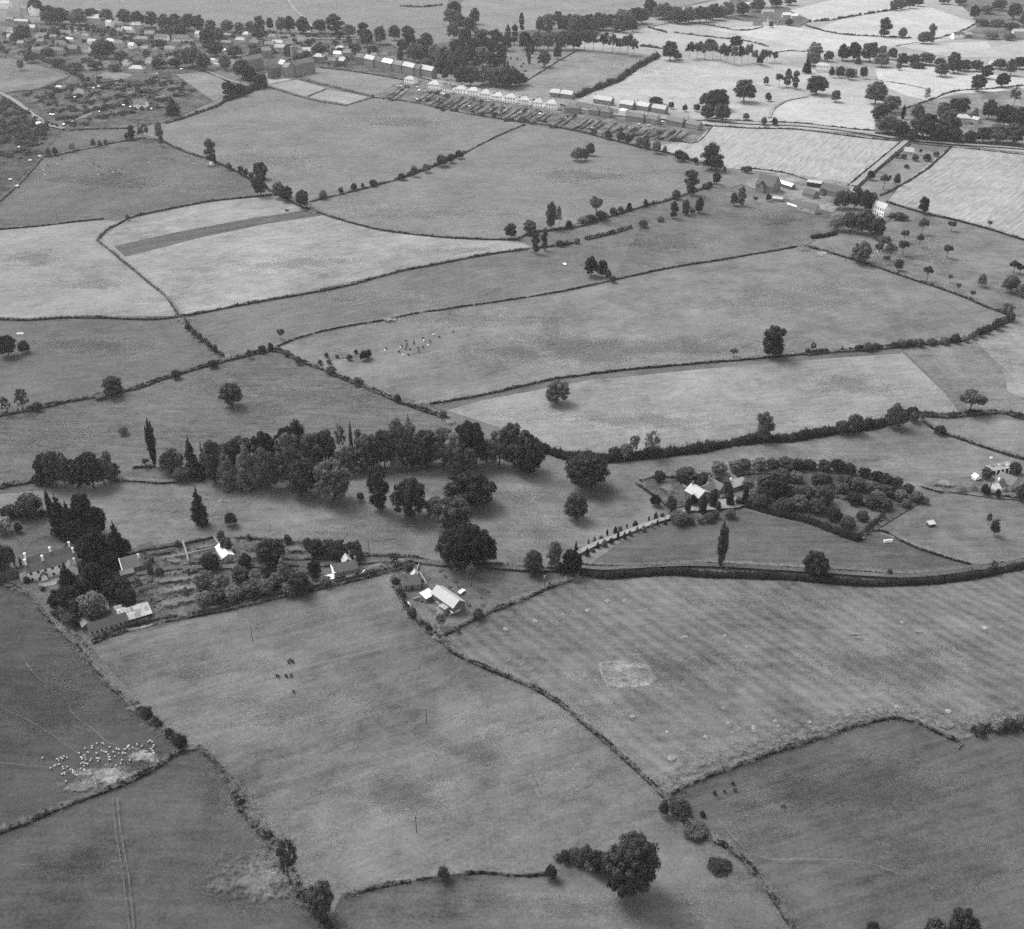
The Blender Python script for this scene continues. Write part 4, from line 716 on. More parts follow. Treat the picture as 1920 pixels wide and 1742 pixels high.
 ([(1515, 42), (1560, 38), (1620, 28), (1680, 18), (1720, 5)], 3.2, 3.0, 'dotted hedge between the two brightest fields', dict(lump=.6, gap=.3)),
 ([(1440, 102), (1480, 96), (1510, 98)], 2.0, 1.6, 'hedge left of the park belt', dict(lump=.5)),
 ([(1830, 45), (1800, 60), (1740, 78)], 2.0, 1.8, 'hedge left of the far cottages', dict(lump=.5)),
 ([(1680, 87), (1720, 80)], 1.2, 1.0, 'short hedge below the twin elms', {}),
 ([(1695, 205), (1740, 190), (1790, 172), (1850, 168), (1930, 160)], 2.2, 1.8, 'hedge above the villa wood', dict(lump=.5)),
 ([(1640, 150), (1690, 158), (1750, 170)], 1.6, 1.0, 'low garden hedge below the mansion', dict(lump=.5)),
 ([(1520, 447), (1545, 445), (1568, 440)], 4.0, 3.2, 'short dense hedge beside the orchard gate', dict(lump=.3)),
 ([(0, 916), (40, 908), (85, 902), (110, 898)], 2.4, 1.6, 'rough hedge behind the villa lawn', dict(lump=.6)),
 ([(5, 966), (50, 968), (95, 966)], 3.0, 3.0, 'dark shrub bank behind the villa lawn', dict(lump=.4)),
 ([(212, 902), (245, 903), (300, 907), (330, 905)], 1.0, .7, 'thin bank left of the wooded belt', dict(gap=.3)),
 ([(250, 878), (290, 875)], 2.0, 1.4, 'scrub under the tall poplar', dict(lump=.4)),
 ([(1730, 915), (1768, 925)], .8, 1.0, 'thin hedge left of the kitchen garden', {}),
 ([(1842, 925), (1870, 930), (1920, 937), (1990, 945)], 1.6, 1.8, 'dark front hedge of the right hand cottage', dict(lump=.3)),
]
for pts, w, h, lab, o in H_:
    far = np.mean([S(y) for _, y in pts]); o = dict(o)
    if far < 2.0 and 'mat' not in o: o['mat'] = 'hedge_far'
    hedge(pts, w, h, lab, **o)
D, B_, L_, PL, SV = 'leaf_dark', 'leaf_black', 'leaf', 'leaf_pale', 'leaf_silver'
# --- near trees, each told apart by hand
for kind, x, yt, yb, w, lab, tone in [
 ('oakbig', 1183, 1556, 1672, 104, 'massive dark oak at the bottom edge, largest tree in view', D),
 ('oakbig', 1165, 1600, 1678, 66, 'lower dark tree merged into the foot of the massive oak', D),
 ('oak', 1800, 1702, 1765, 56, 'dark tree cut by the bottom edge on the right', D), ('bush', 1748, 1722, 1772, 44, 'round dark bush left of the bottom edge tree', D),
 ('bush', 1632, 1730, 1760, 30, 'low bush cut by the bottom edge', D),
 ('bush', 833, 1622, 1650, 24, 'small round thorn on the old hedge bank', D), ('bush', 1033, 1622, 1648, 24, 'lone thorn left of the massive oak bushes', D),
 ('thin', 545, 1575, 1660, 46, 'wispy thorn tree in the overgrown bottom hedge', L_), ('oak', 602, 1648, 1722, 54, 'grey bushy tree in the overgrown bottom hedge', L_),
 ('bush', 340, 1376, 1402, 26, 'round black bush at the sheep field corner', B_), ('bush', 275, 1324, 1346, 24, 'dark bush at the top of the bushy hedge end', B_),
 ('bush', 1276, 1506, 1524, 46, 'dark thorn thicket at the hedge junction', D), ('bush', 1302, 1544, 1562, 50, 'spreading dark scrub below the hedge junction', D),
 ('bush', 1348, 1613, 1626, 46, 'low dark scrub beside the thin bottom hedge', D), ('bush', 1243, 1500, 1530, 22, 'small dark scrub left of the hedge junction', D),
 ('oak', 435, 711, 762, 46, 'lone round oak in the tussocky meadow', L_), ('oak', 213, 700, 742, 40, 'dark oak beside the black cart shed', D),
 ('thin', 45, 725, 772, 34, 'ragged tree in the left hedge', D), ('thin', 14, 742, 778, 22, 'half bare tree at the left edge', D), ('bush', 72, 752, 770, 20, 'hedge bush right of the ragged tree', D),
 ('oak', 16, 622, 668, 38, 'dark oak of the pair at the left edge', D), ('bush', 46, 638, 662, 24, 'lower bush of the pair at the left edge', D),
 ('orchard', 527, 616, 637, 16, 'tiny lone tree at the corner of the cattle field', L_), ('bush', 232, 798, 815, 20, 'small ragged thorn in the tussocky meadow', PL),
 ('oak', 1044, 709, 756, 50, 'spreading oak on the edge of the hayfield', L_), ('elm', 1448, 613, 670, 50, 'tall dark oak standing on the hayfield hedge', B_),
 ('orchard', 1375, 653, 669, 16, 'small sapling left of the tall dark oak', D), ('thin', 1523, 640, 662, 14, 'small tree at the start of the curved hedge', D),
 ('orchard', 1818, 731, 775, 52, 'flat crowned oak on two stems beside the brook corner', D), ('thin', 1886, 565, 600, 30, 'thin tree at the elbow of the orchard hedge', L_),
 ('elm', 1430, 774, 828, 40, 'elm rising from the brook hedge', L_), ('bush', 1600, 774, 812, 34, 'tall bush in the brook hedge left of the round one', L_), ('bush', 1678, 757, 802, 40, 'large round dark bush in the brook hedge', D),
 ('bush', 1578, 786, 814, 28, 'dark bush in the brook hedge beside the tall bush', D), ('bush', 1712, 770, 792, 18, 'small bush at the brook corner', D), ('bush', 1762, 795, 814, 22, 'dark bush beside the little bridge', D),
 ('thin', 1187, 812, 856, 26, 'bare pale tree in the brook hedge', PL), ('thin', 1222, 806, 858, 38, 'larger half bare tree in the brook hedge', PL), ('bush', 1172, 830, 860, 30, 'pale bush under the bare brook trees', L_), ('bush', 1152, 836, 862, 26, 'dark bush left of the bare brook trees', D),
 ('oakbig', 1100, 836, 914, 86, 'great round lime tree standing alone in the park paddock', D), ('oak', 1080, 920, 974, 46, 'smaller round tree below the great lime', D),
 ('elm', 712, 872, 956, 44, 'tall rounded tree at the end of the wooded belt', D), ('oak', 768, 886, 970, 68, 'dark chestnut right of the tall rounded tree', D), ('oak', 878, 872, 944, 100, 'wide spreading oak in the park paddock', D),
 ('oak', 848, 922, 996, 78, 'bushy tree below the wide spreading oak', L_), ('oak', 815, 928, 965, 40, 'pale shrubby tree left of the bushy tree', L_), ('bush', 676, 922, 940, 15, 'small bush between the belt and the tall rounded tree', D),
 ('oak', 852, 985, 1062, 66, 'left tree of the dark group above the barn', B_), ('oakbig', 878, 972, 1060, 80, 'middle tree of the dark group above the barn', B_), ('oak', 905, 990, 1062, 62, 'right tree of the dark group above the barn', B_),
 ('oak', 1000, 1028, 1074, 38, 'bushy tree left of the drive entrance', D), ('elm', 1040, 1016, 1064, 30, 'taller tree at the drive entrance', L_), ('oak', 1072, 1022, 1076, 42, 'black round yew at the drive entrance', B_), ('bush', 1050, 1054, 1074, 16, 'small yew bush at the drive entrance', B_),
 ('poplar', 1350, 978, 1064, 26, 'leaning poplar in the dark meadow', D), ('oak', 1527, 1025, 1078, 52, 'round oak on the lane hedge right of the poplar', D),
 ('bush', 1863, 970, 1004, 18, 'dark pointed bush in the hen hut pasture', D), ('thin', 1852, 960, 985, 14, 'small ragged thorn above the pointed bush', D), ('thin', 1862, 1050, 1074, 18, 'little thorn at the lane corner', L_), ('bush', 1667, 1066, 1078, 10, 'tiny bush on the clipped lane hedge', D),
 ('poplar', 291, 776, 876, 22, 'tall dark poplar left of the wooded belt', B_), ('orchard', 275, 858, 876, 14, 'tiny tree left of the tall poplar', L_), ('bush', 327, 842, 884, 52, 'round bush right of the tall poplar', D), ('bush', 345, 872, 900, 40, 'low bush at the foot of the belt', D),
 ('conifer', 377, 912, 984, 32, 'shaggy lone conifer in the park paddock', D), ('bush', 435, 960, 985, 24, 'round clipped bush right of the shaggy conifer', D), ('bush', 415, 993, 1008, 12, 'tiny bush behind the kitchen garden', D),
 ('cypress', 97, 920, 970, 13, 'slim black cypress behind the villa', B_), ('bush', 58, 922, 970, 52, 'spreading bush left of the slim cypress', D), ('bush', 20, 945, 970, 34, 'dark bush at the left edge behind the lawn', D),
 ('bush', 8, 966, 1000, 34, 'silvery bush at the left edge of the lawn', SV), ('bush', 37, 978, 1000, 15, 'round dark bush on the villa lawn', B_), ('poplar', 28, 1022, 1062, 11, 'small dark column tree on the villa lawn', D), ('cypress', 40, 1044, 1062, 6, 'tiny dark column tree on the villa lawn', D),
 ('bush', 5, 1015, 1078, 50, 'dark shrubs at the left edge beside the villa', D), ('bush', 24, 1062, 1085, 26, 'pale shrubs in front of the villa bay', L_), ('bush', 52, 1080, 1096, 14, 'small dark bush in front of the villa bay', B_),
]: plant(kind, x, yt, yb, w, lab, tone)
plants('bush', D, '{o} bush from the left in the ragged row beside the massive oak', 'bushes beside the massive oak',
 [(1045, 1600, 1612, 16), (1060, 1595, 1616, 24), (1080, 1588, 1612, 30), (1100, 1586, 1620, 34), (1118, 1592, 1632, 36), (1132, 1600, 1640, 36), (1108, 1605, 1630, 30), (1088, 1602, 1622, 24)])
plants('bush', D, '{o} small dark thorn from the left in the bottom right field', 'small thorns in the bottom right field', [(1340, 1482, 1490, 9), (1358, 1480, 1486, 6), (1374, 1464, 1471, 8), (1377, 1475, 1483, 8), (1467, 1504, 1511, 9), (1317, 1520, 1530, 12)])
plants('oak', D, '{o} dark tree from the left in the clump behind the villa lawn', 'clump behind the villa lawn',
 [(88, 842, 906, 34), (106, 838, 912, 40), (124, 842, 912, 30), (150, 852, 914, 42), (176, 838, 914, 52), (196, 850, 908, 40), (206, 838, 896, 22), (216, 866, 898, 24), (146, 868, 914, 34), (84, 882, 908, 28, 'bush'), (70, 888, 908, 18, 'bush')])
plants('oak', B_, '{o} black tree from the left in the grove behind the villa', 'black grove behind the villa',
 [(118, 926, 1002, 36, 'conifer'), (136, 940, 1008, 40, 'conifer'), (163, 916, 1000, 48), (184, 940, 1002, 42), (180, 966, 1012, 26, 'conifer'), (150, 965, 1015, 50), (224, 978, 1046, 34, 'conifer'), (188, 980, 1060, 56), (214, 1002, 1056, 40), (168, 1000, 1050, 50), (206, 1028, 1072, 40), (240, 1010, 1040, 20, 'bush')])
plants('oak', B_, '{o} dark tree from the left in front of the villa', 'trees in front of the villa',
 [(134, 1056, 1122, 44, 'conifer'), (112, 1102, 1144, 36), (134, 1094, 1148, 50), (160, 1082, 1132, 46), (182, 1048, 1104, 44), (200, 1062, 1105, 40), (150, 1120, 1160, 40, 'bush', D), (176, 1108, 1158, 56, 'bush', L_), (126, 1128, 1156, 30, 'bush', L_), (135, 1145, 1172, 34, 'bush', D), (212, 1082, 1124, 36, None, D), (234, 1080, 1118, 30, None, D), (246, 1100, 1132, 28, None, D), (262, 1080, 1112, 24, 'thin', L_), (228, 1100, 1130, 26, None, L_)])
plants('bush', L_, '{o} garden tree from the left between the villa and the stone cottage', 'garden trees beside the villa',
 [(300, 1062, 1082, 18), (283, 1050, 1080, 14), (286, 1042, 1056, 10), (397, 1032, 1068, 38, 'oak', D), (460, 1036, 1064, 26, 'bush', B_), (510, 1000, 1064, 56, 'oak', D), (388, 1066, 1108, 40, 'oak', PL), (412, 1072, 1112, 40, 'oak', PL), (452, 1058, 1092, 38, 'oak', L_), (412, 1098, 1128, 38, 'oak', L_),
  (482, 1064, 1096, 26, 'thin', PL), (498, 1052, 1082, 20, 'oak', PL), (532, 1042, 1084, 26, 'conifer', PL), (520, 1070, 1100, 32, 'oak', PL), (470, 1085, 1118, 38, 'oak', L_), (500, 1084, 1114, 34, 'oak', L_), (562, 1068, 1114, 40, 'oak', D), (590, 1046, 1082, 28, 'oak', D), (545, 1088, 1114, 34, 'bush', L_), (440, 1094, 1124, 40, 'bush', L_), (385, 1108, 1134, 36, 'bush', L_), (350, 1100, 1120, 14, 'bush', L_), (610, 1078, 1098, 24, 'bush', L_), (575, 1086, 1108, 30, 'bush', L_)])
plants('oak', D, '{o} dark tree from the left in the thicket above the stone cottage', 'thicket above the stone cottage',
 [(578, 1006, 1030, 20), (596, 1006, 1044, 36), (620, 1004, 1042, 38), (640, 1008, 1048, 42), (664, 1010, 1048, 36), (668, 1024, 1052, 30, 'bush', L_), (540, 1000, 1020, 15, 'bush'), (620, 1032, 1048, 18, 'bush', PL), (414, 994, 1012, 14, 'bush'), (426, 1004, 1034, 24, 'oak', L_), (335, 1012, 1026, 12, 'bush'), (466, 1000, 1014, 10, 'thin'), (740, 1035, 1060, 20, 'thin', L_)])
plants('oak', D, '{o} tree from the left in the long wooded belt across the middle', 'the wooded belt',
 [(362, 816, 888, 24, 'conifer', B_), (384, 826, 888, 17, 'conifer'), (372, 856, 898, 26, 'conifer'), (404, 828, 908, 36, 'elm'), (430, 822, 874, 50), (428, 838, 916, 36, 'conifer', PL), (466, 824, 914, 44, 'conifer', PL), (452, 812, 874, 50), (500, 798, 880, 52), (540, 792, 862, 46, None, B_),
  (545, 802, 906, 60, 'elm', L_), (502, 828, 916, 54, None, L_), (590, 800, 880, 50), (570, 852, 928, 62), (626, 852, 938, 74, 'oak', L_), (562, 788, 860, 34, 'elm'), (612, 800, 874, 46), (640, 792, 852, 24, 'thin', L_), (660, 791, 852, 8, 'cypress'), (672, 798, 852, 18, 'thin'), (655, 828, 884, 46), (690, 804, 878, 50), (722, 798, 878, 50), (746, 786, 874, 40, 'elm', L_),
  (768, 778, 846, 11, 'poplar', B_), (768, 792, 860, 34, 'elm', PL), (800, 798, 874, 60), (832, 794, 874, 60), (772, 832, 880, 42), (880, 774, 872, 62), (852, 800, 878, 50), (862, 828, 892, 30, 'conifer', L_), (882, 832, 892, 32, None, L_), (912, 820, 868, 40, None, L_), (936, 800, 872, 50), (962, 784, 874, 52), (986, 796, 884, 64), (990, 822, 886, 60, None, B_), (744, 848, 880, 26, 'bush', SV), (702, 856, 876, 16, 'bush', PL), (470, 850, 905, 50), (690, 840, 884, 40), (640, 840, 884, 40), (410, 850, 900, 40)])
plants('bush', D, '{o} orchard tree from the left behind the cypress house', 'orchard behind the cypress house',
 [(x + random.uniform(-6, 6), y - h, y, h * 1.25, k, t) for (x, y, h, k, t) in
  [(1400, 880, 22, 'oak', L_), (1345, 888, 26, 'oak', L_), (1375, 884, 24, 'oak', L_), (1425, 882, 26, 'oak', L_), (1450, 880, 24, 'oak', D), (1470, 884, 30, 'oak', D), (1500, 882, 24, 'oak', D), (1520, 880, 22, 'oak', D), (1545, 882, 22, 'oak', D), (1570, 882, 24, 'oak', D), (1590, 888, 22, 'oak', D), (1620, 894, 20, 'oak', D), (1640, 900, 20, 'oak', D), (1660, 908, 22, 'oak', D), (1680, 912, 20, 'oak', D), (1700, 922, 18, 'oak', D),
   (1465, 905, 30, 'oak', D), (1490, 905, 24, 'oak', L_), (1530, 908, 24, 'oak', D), (1550, 912, 26, 'oak', D), (1580, 912, 24, 'oak', D), (1610, 920, 26, 'oak', D), (1635, 926, 24, 'oak', D), (1665, 930, 24, 'oak', L_), (1690, 938, 22, 'oak', L_), (1440, 915, 30, 'oak', D), (1455, 935, 40, 'elm', B_), (1420, 940, 30, 'oak', D), (1480, 930, 24, 'bush', L_), (1510, 935, 26, 'bush', D), (1500, 955, 30, 'oak', L_), (1530, 960, 30, 'oak', D), (1560, 975, 26, 'oak', D),
   (1545, 945, 34, 'elm', D), (1580, 925, 22, 'bush', L_), (1600, 945, 26, 'oak', D), (1630, 952, 26, 'oak', D), (1655, 955, 24, 'oak', D), (1640, 940, 24, 'oak', L_), (1470, 960, 28, 'bush', D), (1590, 990, 24, 'bush', D), (1615, 975, 20, 'bush', D), (1720, 940, 20, 'bush', L_), (1700, 950, 16, 'bush', PL)]])
plants('bush', D, '{o} garden bush from the left around the cypress house', 'garden trees of the cypress house',
 [(1236, 878, 906, 22, 'oak'), (1286, 872, 902, 44, 'oak'), (1320, 885, 910, 36), (1348, 892, 912, 26), (1228, 922, 948, 22, 'oak'), (1258, 928, 958, 24, 'oak'), (1274, 955, 980, 38), (1295, 966, 982, 16), (1312, 966, 980, 16), (1330, 962, 978, 24), (1368, 952, 970, 24, None, L_), (1410, 915, 945, 26), (1425, 925, 952, 30), (1300, 925, 950, 14), (1345, 938, 956, 14), (1360, 896, 920, 22, 'oak'), (1402, 896, 918, 26, 'oak'), (1308, 892, 908, 22), (1385, 930, 946, 16), (1340, 955, 972, 18)])
plants('cypress', B_, '{o} tall clipped cypress from the left in front of the gabled house', 'clipped cypresses by the gabled house', [(1289, 933, 962, 13), (1317, 928, 962, 17), (1338, 918, 952, 15, 'conifer'), (1368, 908, 948, 17, 'conifer'), (1397, 906, 944, 14, 'conifer')])
plants('conifer', D, '{o} little conifer from the left along the gravel drive', 'young conifers along the drive',
 [(t[0] + U(-2, 2), t[1] + U(-3, 4), *t[2:3], t[3] * U(.75, 1.25), *t[4:]) for t in [(1080, 1016, 1034, 9), (1103, 1008, 1020, 5, 'cypress'), (1113, 1000, 1016, 9), (1139, 990, 1004, 5, 'cypress'), (1152, 986, 1000, 10), (1177, 978, 990, 5, 'cypress'), (1190, 972, 986, 9), (1216, 965, 977, 5, 'cypress'), (1229, 958, 974, 9), (1100, 1024, 1042, 10), (1122, 1014, 1028, 6, 'cypress'), (1133, 1008, 1024, 10), (1157, 998, 1012, 6, 'cypress'), (1169, 994, 1010, 9), (1195, 984, 998, 6, 'cypress'), (1208, 980, 996, 9), (1233, 972, 986, 6, 'cypress'), (1245, 970, 983, 9), (1126, 1004, 1011, 9, 'bush'), (1163, 988, 995, 9, 'bush'), (1240, 964, 972, 9, 'bush'), (1145, 1010, 1019, 9, 'bush'), (1182, 996, 1004, 8, 'bush'), (1221, 982, 990, 8, 'bush'), (1111, 1026, 1034, 9, 'bush')]])
plants('bush', D, '{o} shrub from the left around the right hand cottage', 'shrubs around the right hand cottage', [(1848, 872, 898, 22, 'oak'), (1902, 862, 888, 24, 'oak'), (1843, 905, 928, 14), (1850, 912, 930, 12), (1918, 905, 940, 28), (1870, 915, 934, 12), (1735, 930, 945, 14, None, PL)])
plants('bush', D, '{o} hedge bush from the left around the barn yard', 'bushes of the barn yard', [(742, 1082, 1098, 16), (750, 1100, 1114, 14), (757, 1108, 1122, 14, None, L_), (772, 1138, 1156, 18), (788, 1158, 1172, 12), (803, 1168, 1184, 14), (898, 1140, 1160, 22), (828, 1150, 1175, 26, 'thin', L_), (860, 1175, 1186, 10), (884, 1052, 1100, 26, 'thin', L_), (765, 1055, 1068, 20, 'bush', L_), (1030, 1090, 1100, 6)])
plants('bush', D, '{o} bush from the left in the bushy hedge at the right edge', 'bushes in the right edge hedge', [(1833, 1358, 1378, 18), (1868, 1348, 1370, 24), (1890, 1346, 1368, 30), (1914, 1340, 1364, 30), (1945, 1335, 1362, 34)])
# --- middle distance
plants('oak', D, '{o} tree from the left in the hedge above the narrow pasture', 'trees in the hedge above the narrow pasture',
 [(958, 415, 448, 24, None, L_), (994, 410, 440, 28, None, L_), (1034, 380, 430, 24, 'elm'), (1048, 382, 428, 14, 'thin'), (1066, 412, 429, 16, 'bush'), (1117, 368, 414, 26, 'orchard', L_), (1092, 404, 420, 26, 'bush'), (1106, 402, 418, 26, 'bush'), (1125, 394, 412, 26, 'bush'), (1150, 388, 404, 18, 'bush'), (1164, 386, 400, 14, 'bush'), (1180, 380, 396, 14, 'bush'), (1210, 373, 388, 11, 'bush'), (1225, 375, 386, 8, 'bush'), (1268, 355, 374, 20, 'bush'), (1295, 320, 366, 32, 'elm', L_), (1323, 342, 354, 18, 'bush'), (1343, 321, 346, 17)])
plants('oak', D, '{o} dark tree from the left in the narrow pasture', 'trees in the narrow pasture', [(1263, 378, 410, 18, 'elm'), (1286, 375, 404, 18, 'elm'), (1310, 370, 400, 19, 'elm'), (1298, 390, 402, 12, 'bush'), (1238, 405, 416, 18, 'bush'), (1206, 412, 427, 22, 'bush'), (1082, 445, 457, 13, 'bush'), (1062, 450, 460, 10, 'bush'), (1050, 450, 462, 16, 'bush')])
plants('elm', D, '{o} tree from the left of the pair at the end of the stubble hedge', 'pair at the stubble hedge end', [(1004, 432, 476, 19, None, L_), (1021, 432, 470, 15)])
plants('oak', D, '{o} of the clustered trees in the strip above the cattle field, from left', 'trees in the strip above the cattle field', [(1108, 478, 518, 28), (1129, 484, 520, 22), (1141, 505, 524, 12, 'bush'), (1150, 516, 530, 13, 'bush')])
plants('oak', D, '{o} of the two trees near the farm barn gate, from left', 'two trees near the farm barn', [(1376, 358, 386, 15), (1390, 350, 386, 18, 'elm')])
plants('bush', D, '{o} piece of the little copse in the footpath pasture, from left', 'little copse in the footpath pasture', [(1082, 276, 302, 26, None, L_), (1096, 277, 301, 22), (1107, 266, 292, 18, 'oak')])
plants('bush', D, '{o} round bush from the left below the council gardens', 'round bushes below the council gardens', [(1140, 244, 262, 20), (1164, 246, 266, 20), (1178, 250, 270, 20), (1198, 257, 276, 18), (1212, 258, 280, 20), (1230, 264, 288, 22), (1246, 274, 291, 12), (1272, 280, 302, 26), (1284, 286, 304, 18), (1304, 294, 308, 14)])
plants('oak', L_, '{o} of the trees at the corner of the striped stubble, from left', 'trees at the stubble corner', [(1333, 270, 318, 42, 'elm'), (1348, 296, 320, 18, None, D), (1358, 312, 324, 9, 'bush'), (1330, 340, 352, 14, 'bush', D)])
plants('elm', D, '{o} lone tree from the left along the hedges of the upper left', 'lone hedge trees of the upper left', [(397, 262, 306, 25), (490, 300, 336, 27, 'oak'), (489, 322, 368, 29, 'oak'), (524, 338, 372, 26, 'oak'), (538, 346, 378, 26, 'oak'), (568, 352, 390, 27, 'oak'), (302, 230, 274, 18), (248, 236, 262, 18), (270, 230, 264, 28, 'thin'), (240, 248, 264, 14, 'bush')])
plants('bush', D, '{o} small bush from the left along the haystack field', 'small bushes along the haystack field', [(92, 277, 294, 13), (105, 275, 292, 13), (137, 268, 286, 14, 'thin', L_), (176, 260, 276, 12), (188, 263, 277, 11), (199, 260, 274, 9), (430, 304, 320, 14), (452, 310, 328, 13), (462, 316, 332, 14), (472, 322, 338, 12), (240, 402, 414, 10)])
plants('bush', D, '{o} bush from the left in the long middle hedge', 'bushes in the middle hedge', [(606, 356, 374, 20), (640, 350, 364, 12), (664, 343, 358, 14), (680, 343, 354, 9), (700, 336, 350, 18), (755, 324, 338, 20), (776, 310, 332, 17), (800, 306, 324, 20), (828, 290, 312, 26), (846, 288, 306, 20), (862, 282, 298, 20)])
plants('bush', D, '{o} round bush from the left in the curved hedge under the orchard', 'round bushes in the curved hedge', [(1690, 636, 652, 16), (1704, 634, 650, 16), (1722, 634, 650, 18), (1745, 632, 648, 16), (1770, 630, 646, 18), (1790, 624, 644, 16), (1810, 628, 642, 12), (1824, 620, 636, 12), (1838, 614, 632, 14), (1850, 608, 626, 14), (1866, 596, 618, 18), (1878, 592, 612, 16), (1894, 585, 604, 14), (1625, 640, 658, 18), (1640, 642, 656, 16)])
plants('bush', D, '{o} bush from the left in the pond hollow of the cattle field', 'bushes in the pond hollow', [(600, 674, 684, 11), (618, 672, 682, 12), (632, 664, 672, 8), (655, 664, 676, 12), (684, 656, 676, 18), (692, 655, 672, 14), (612, 660, 670, 9), (668, 655, 664, 8)])
plants('bush', D, '{o} bush from the left in the hedges around the tussocky meadow', 'bushes around the tussocky meadow', [(352, 606, 620, 10), (365, 616, 632, 12), (376, 624, 640, 12), (392, 638, 654, 10), (405, 645, 662, 10), (468, 654, 672, 11), (492, 646, 662, 15), (508, 642, 658, 12), (538, 654, 668, 14), (560, 668, 684, 14), (620, 684, 702, 22), (672, 706, 722, 22), (745, 738, 754, 16), (830, 768, 784, 16), (400, 674, 690, 20), (330, 692, 710, 22)])
plants('orchard', D, '{o} fruit tree from the left in the old orchard', 'fruit trees of the old orchard',
 [(1612, 446, 494, 40, 'oak', L_), (1653, 440, 470, 28), (1645, 454, 484, 16), (1668, 456, 490, 24), (1692, 448, 480, 20), (1694, 430, 456, 16), (1723, 438, 464, 14), (1728, 408, 440, 20), (1660, 478, 496, 12), (1684, 482, 508, 18, 'oak'), (1737, 498, 528, 19), (1775, 458, 484, 19), (1780, 513, 530, 10), (1795, 530, 548, 9), (1822, 543, 560, 10), (1840, 513, 538, 18, 'bush', L_), (1900, 488, 512, 22, None, D), (1892, 513, 548, 32, 'bush', L_), (1914, 530, 556, 24, 'bush', L_), (1783, 414, 434, 17), (1730, 366, 402, 21, 'oak'), (1854, 413, 429, 9), (1912, 495, 515, 16)])
plants('oak', D, '{o} tree from the left around the white farmhouse', 'trees around the farmhouse',
 [(1572, 352, 392, 24), (1584, 358, 390, 22), (1602, 346, 392, 26), (1622, 352, 396, 30), (1634, 356, 390, 18), (1566, 398, 432, 32, 'bush', PL), (1590, 396, 434, 34, 'bush', L_), (1616, 386, 438, 40), (1642, 406, 446, 34, 'oak', L_), (1688, 398, 412, 30, 'bush'), (1672, 398, 412, 18, 'bush'), (1592, 430, 440, 8, 'bush'), (1441, 362, 378, 12, 'bush'), (1416, 368, 382, 9, 'orchard'), (1402, 310, 324, 18, 'bush'), (1392, 312, 322, 12, 'bush')])
plants('orchard', L_, '{o} tree from the left in the croft paddock by the farm lane', 'trees of the croft paddock', [(1632, 318, 338, 16, 'oak', D), (1656, 326, 356, 18), (1680, 324, 348, 16, 'bush', D), (1668, 328, 336, 7, 'bush', D), (1680, 284, 296, 16, 'bush', D), (1694, 288, 298, 14, 'bush', D), (1715, 290, 302, 16, 'bush', D), (1738, 288, 302, 20, 'bush', D), (1755, 284, 294, 14, 'bush', D), (1700, 308, 316, 12, 'bush', L_), (1725, 278, 290, 8, 'thin', D)])
# --- the far trees
plants('oak', D, '{o} tree from the left in the long belt behind the village', 'tree belt behind the village',
 [(70, -12, 28, 30), (95, -2, 42, 34), (118, -5, 46, 40), (150, 0, 48, 40), (176, 6, 46, 30), (202, 10, 48, 30), (235, 16, 48, 28), (260, 20, 52, 28), (285, 20, 52, 28), (308, 24, 56, 28), (330, 24, 56, 28), (355, 24, 58, 28), (374, 26, 58, 22), (396, 36, 62, 24), (426, 35, 62, 26), (450, 40, 62, 20), (470, 38, 66, 22), (488, 26, 62, 22), (507, 32, 58, 15), (528, 30, 62, 22), (545, 28, 62, 22), (570, 28, 64, 27), (600, 34, 62, 26), (628, -14, 62, 36, 'elm'), (655, 44, 70, 26), (682, 28, 80, 27, 'elm'), (688, 50, 88, 26), (714, 44, 84, 25), (740, 46, 76, 26), (766, 46, 74, 26), (340, 44, 70, 26), (390, 48, 88, 30), (410, 50, 80, 26)])
plants('oak', D, '{o} garden tree from the left among the village houses', 'garden trees of the village',
 [(46, 40, 80, 34, None, L_), (30, 60, 82, 24, None, L_), (104, 48, 74, 25), (92, 20, 46, 26), (188, 74, 110, 34), (206, 74, 110, 26), (362, 84, 126, 46, None, L_), (382, 98, 132, 30), (404, 74, 106, 32), (424, 100, 132, 23), (456, 110, 148, 40, None, L_), (440, 84, 108, 34), (314, 44, 72, 30), (485, 52, 74, 23), (545, 80, 112, 28, None, L_), (276, 90, 112, 14), (300, 72, 92, 30), (325, 182, 216, 28, 'conifer', B_), (60, 95, 118, 26, 'bush'), (250, 60, 80, 20), (212, 50, 72, 18), (166, 45, 62, 14, 'bush'), (150, 50, 62, 10, 'bush'), (136, 48, 60, 10, 'bush'), (176, 52, 64, 10, 'bush'), (190, 52, 64, 10, 'bush'), (120, 44, 56, 10, 'bush'), (600, 80, 108, 30), (575, 95, 118, 24, 'bush'), (615, 90, 108, 24), (640, 88, 105, 26), (665, 80, 100, 26), (700, 84, 105, 22), (560, 100, 125, 30, 'bush', L_), (478, 90, 112, 20), (470, 122, 160, 30, None, B_), (490, 135, 165, 26, None, B_), (430, 150, 182, 26, None, B_), (450, 155, 180, 26, None, B_), (40, 110, 132, 16, 'bush'), (130, 85, 100, 22, 'bush'), (90, 88, 105, 26, 'bush'), (230, 95, 112, 26, 'bush'), (330, 108, 128, 26, 'bush'), (260, 112, 128, 26, 'bush'), (300, 110, 128, 30, 'bush'), (180, 112, 130, 30, 'bush'), (145, 115, 132, 30, 'bush'), (110, 108, 125, 30, 'bush'), (215, 118, 134, 26, 'bush')])
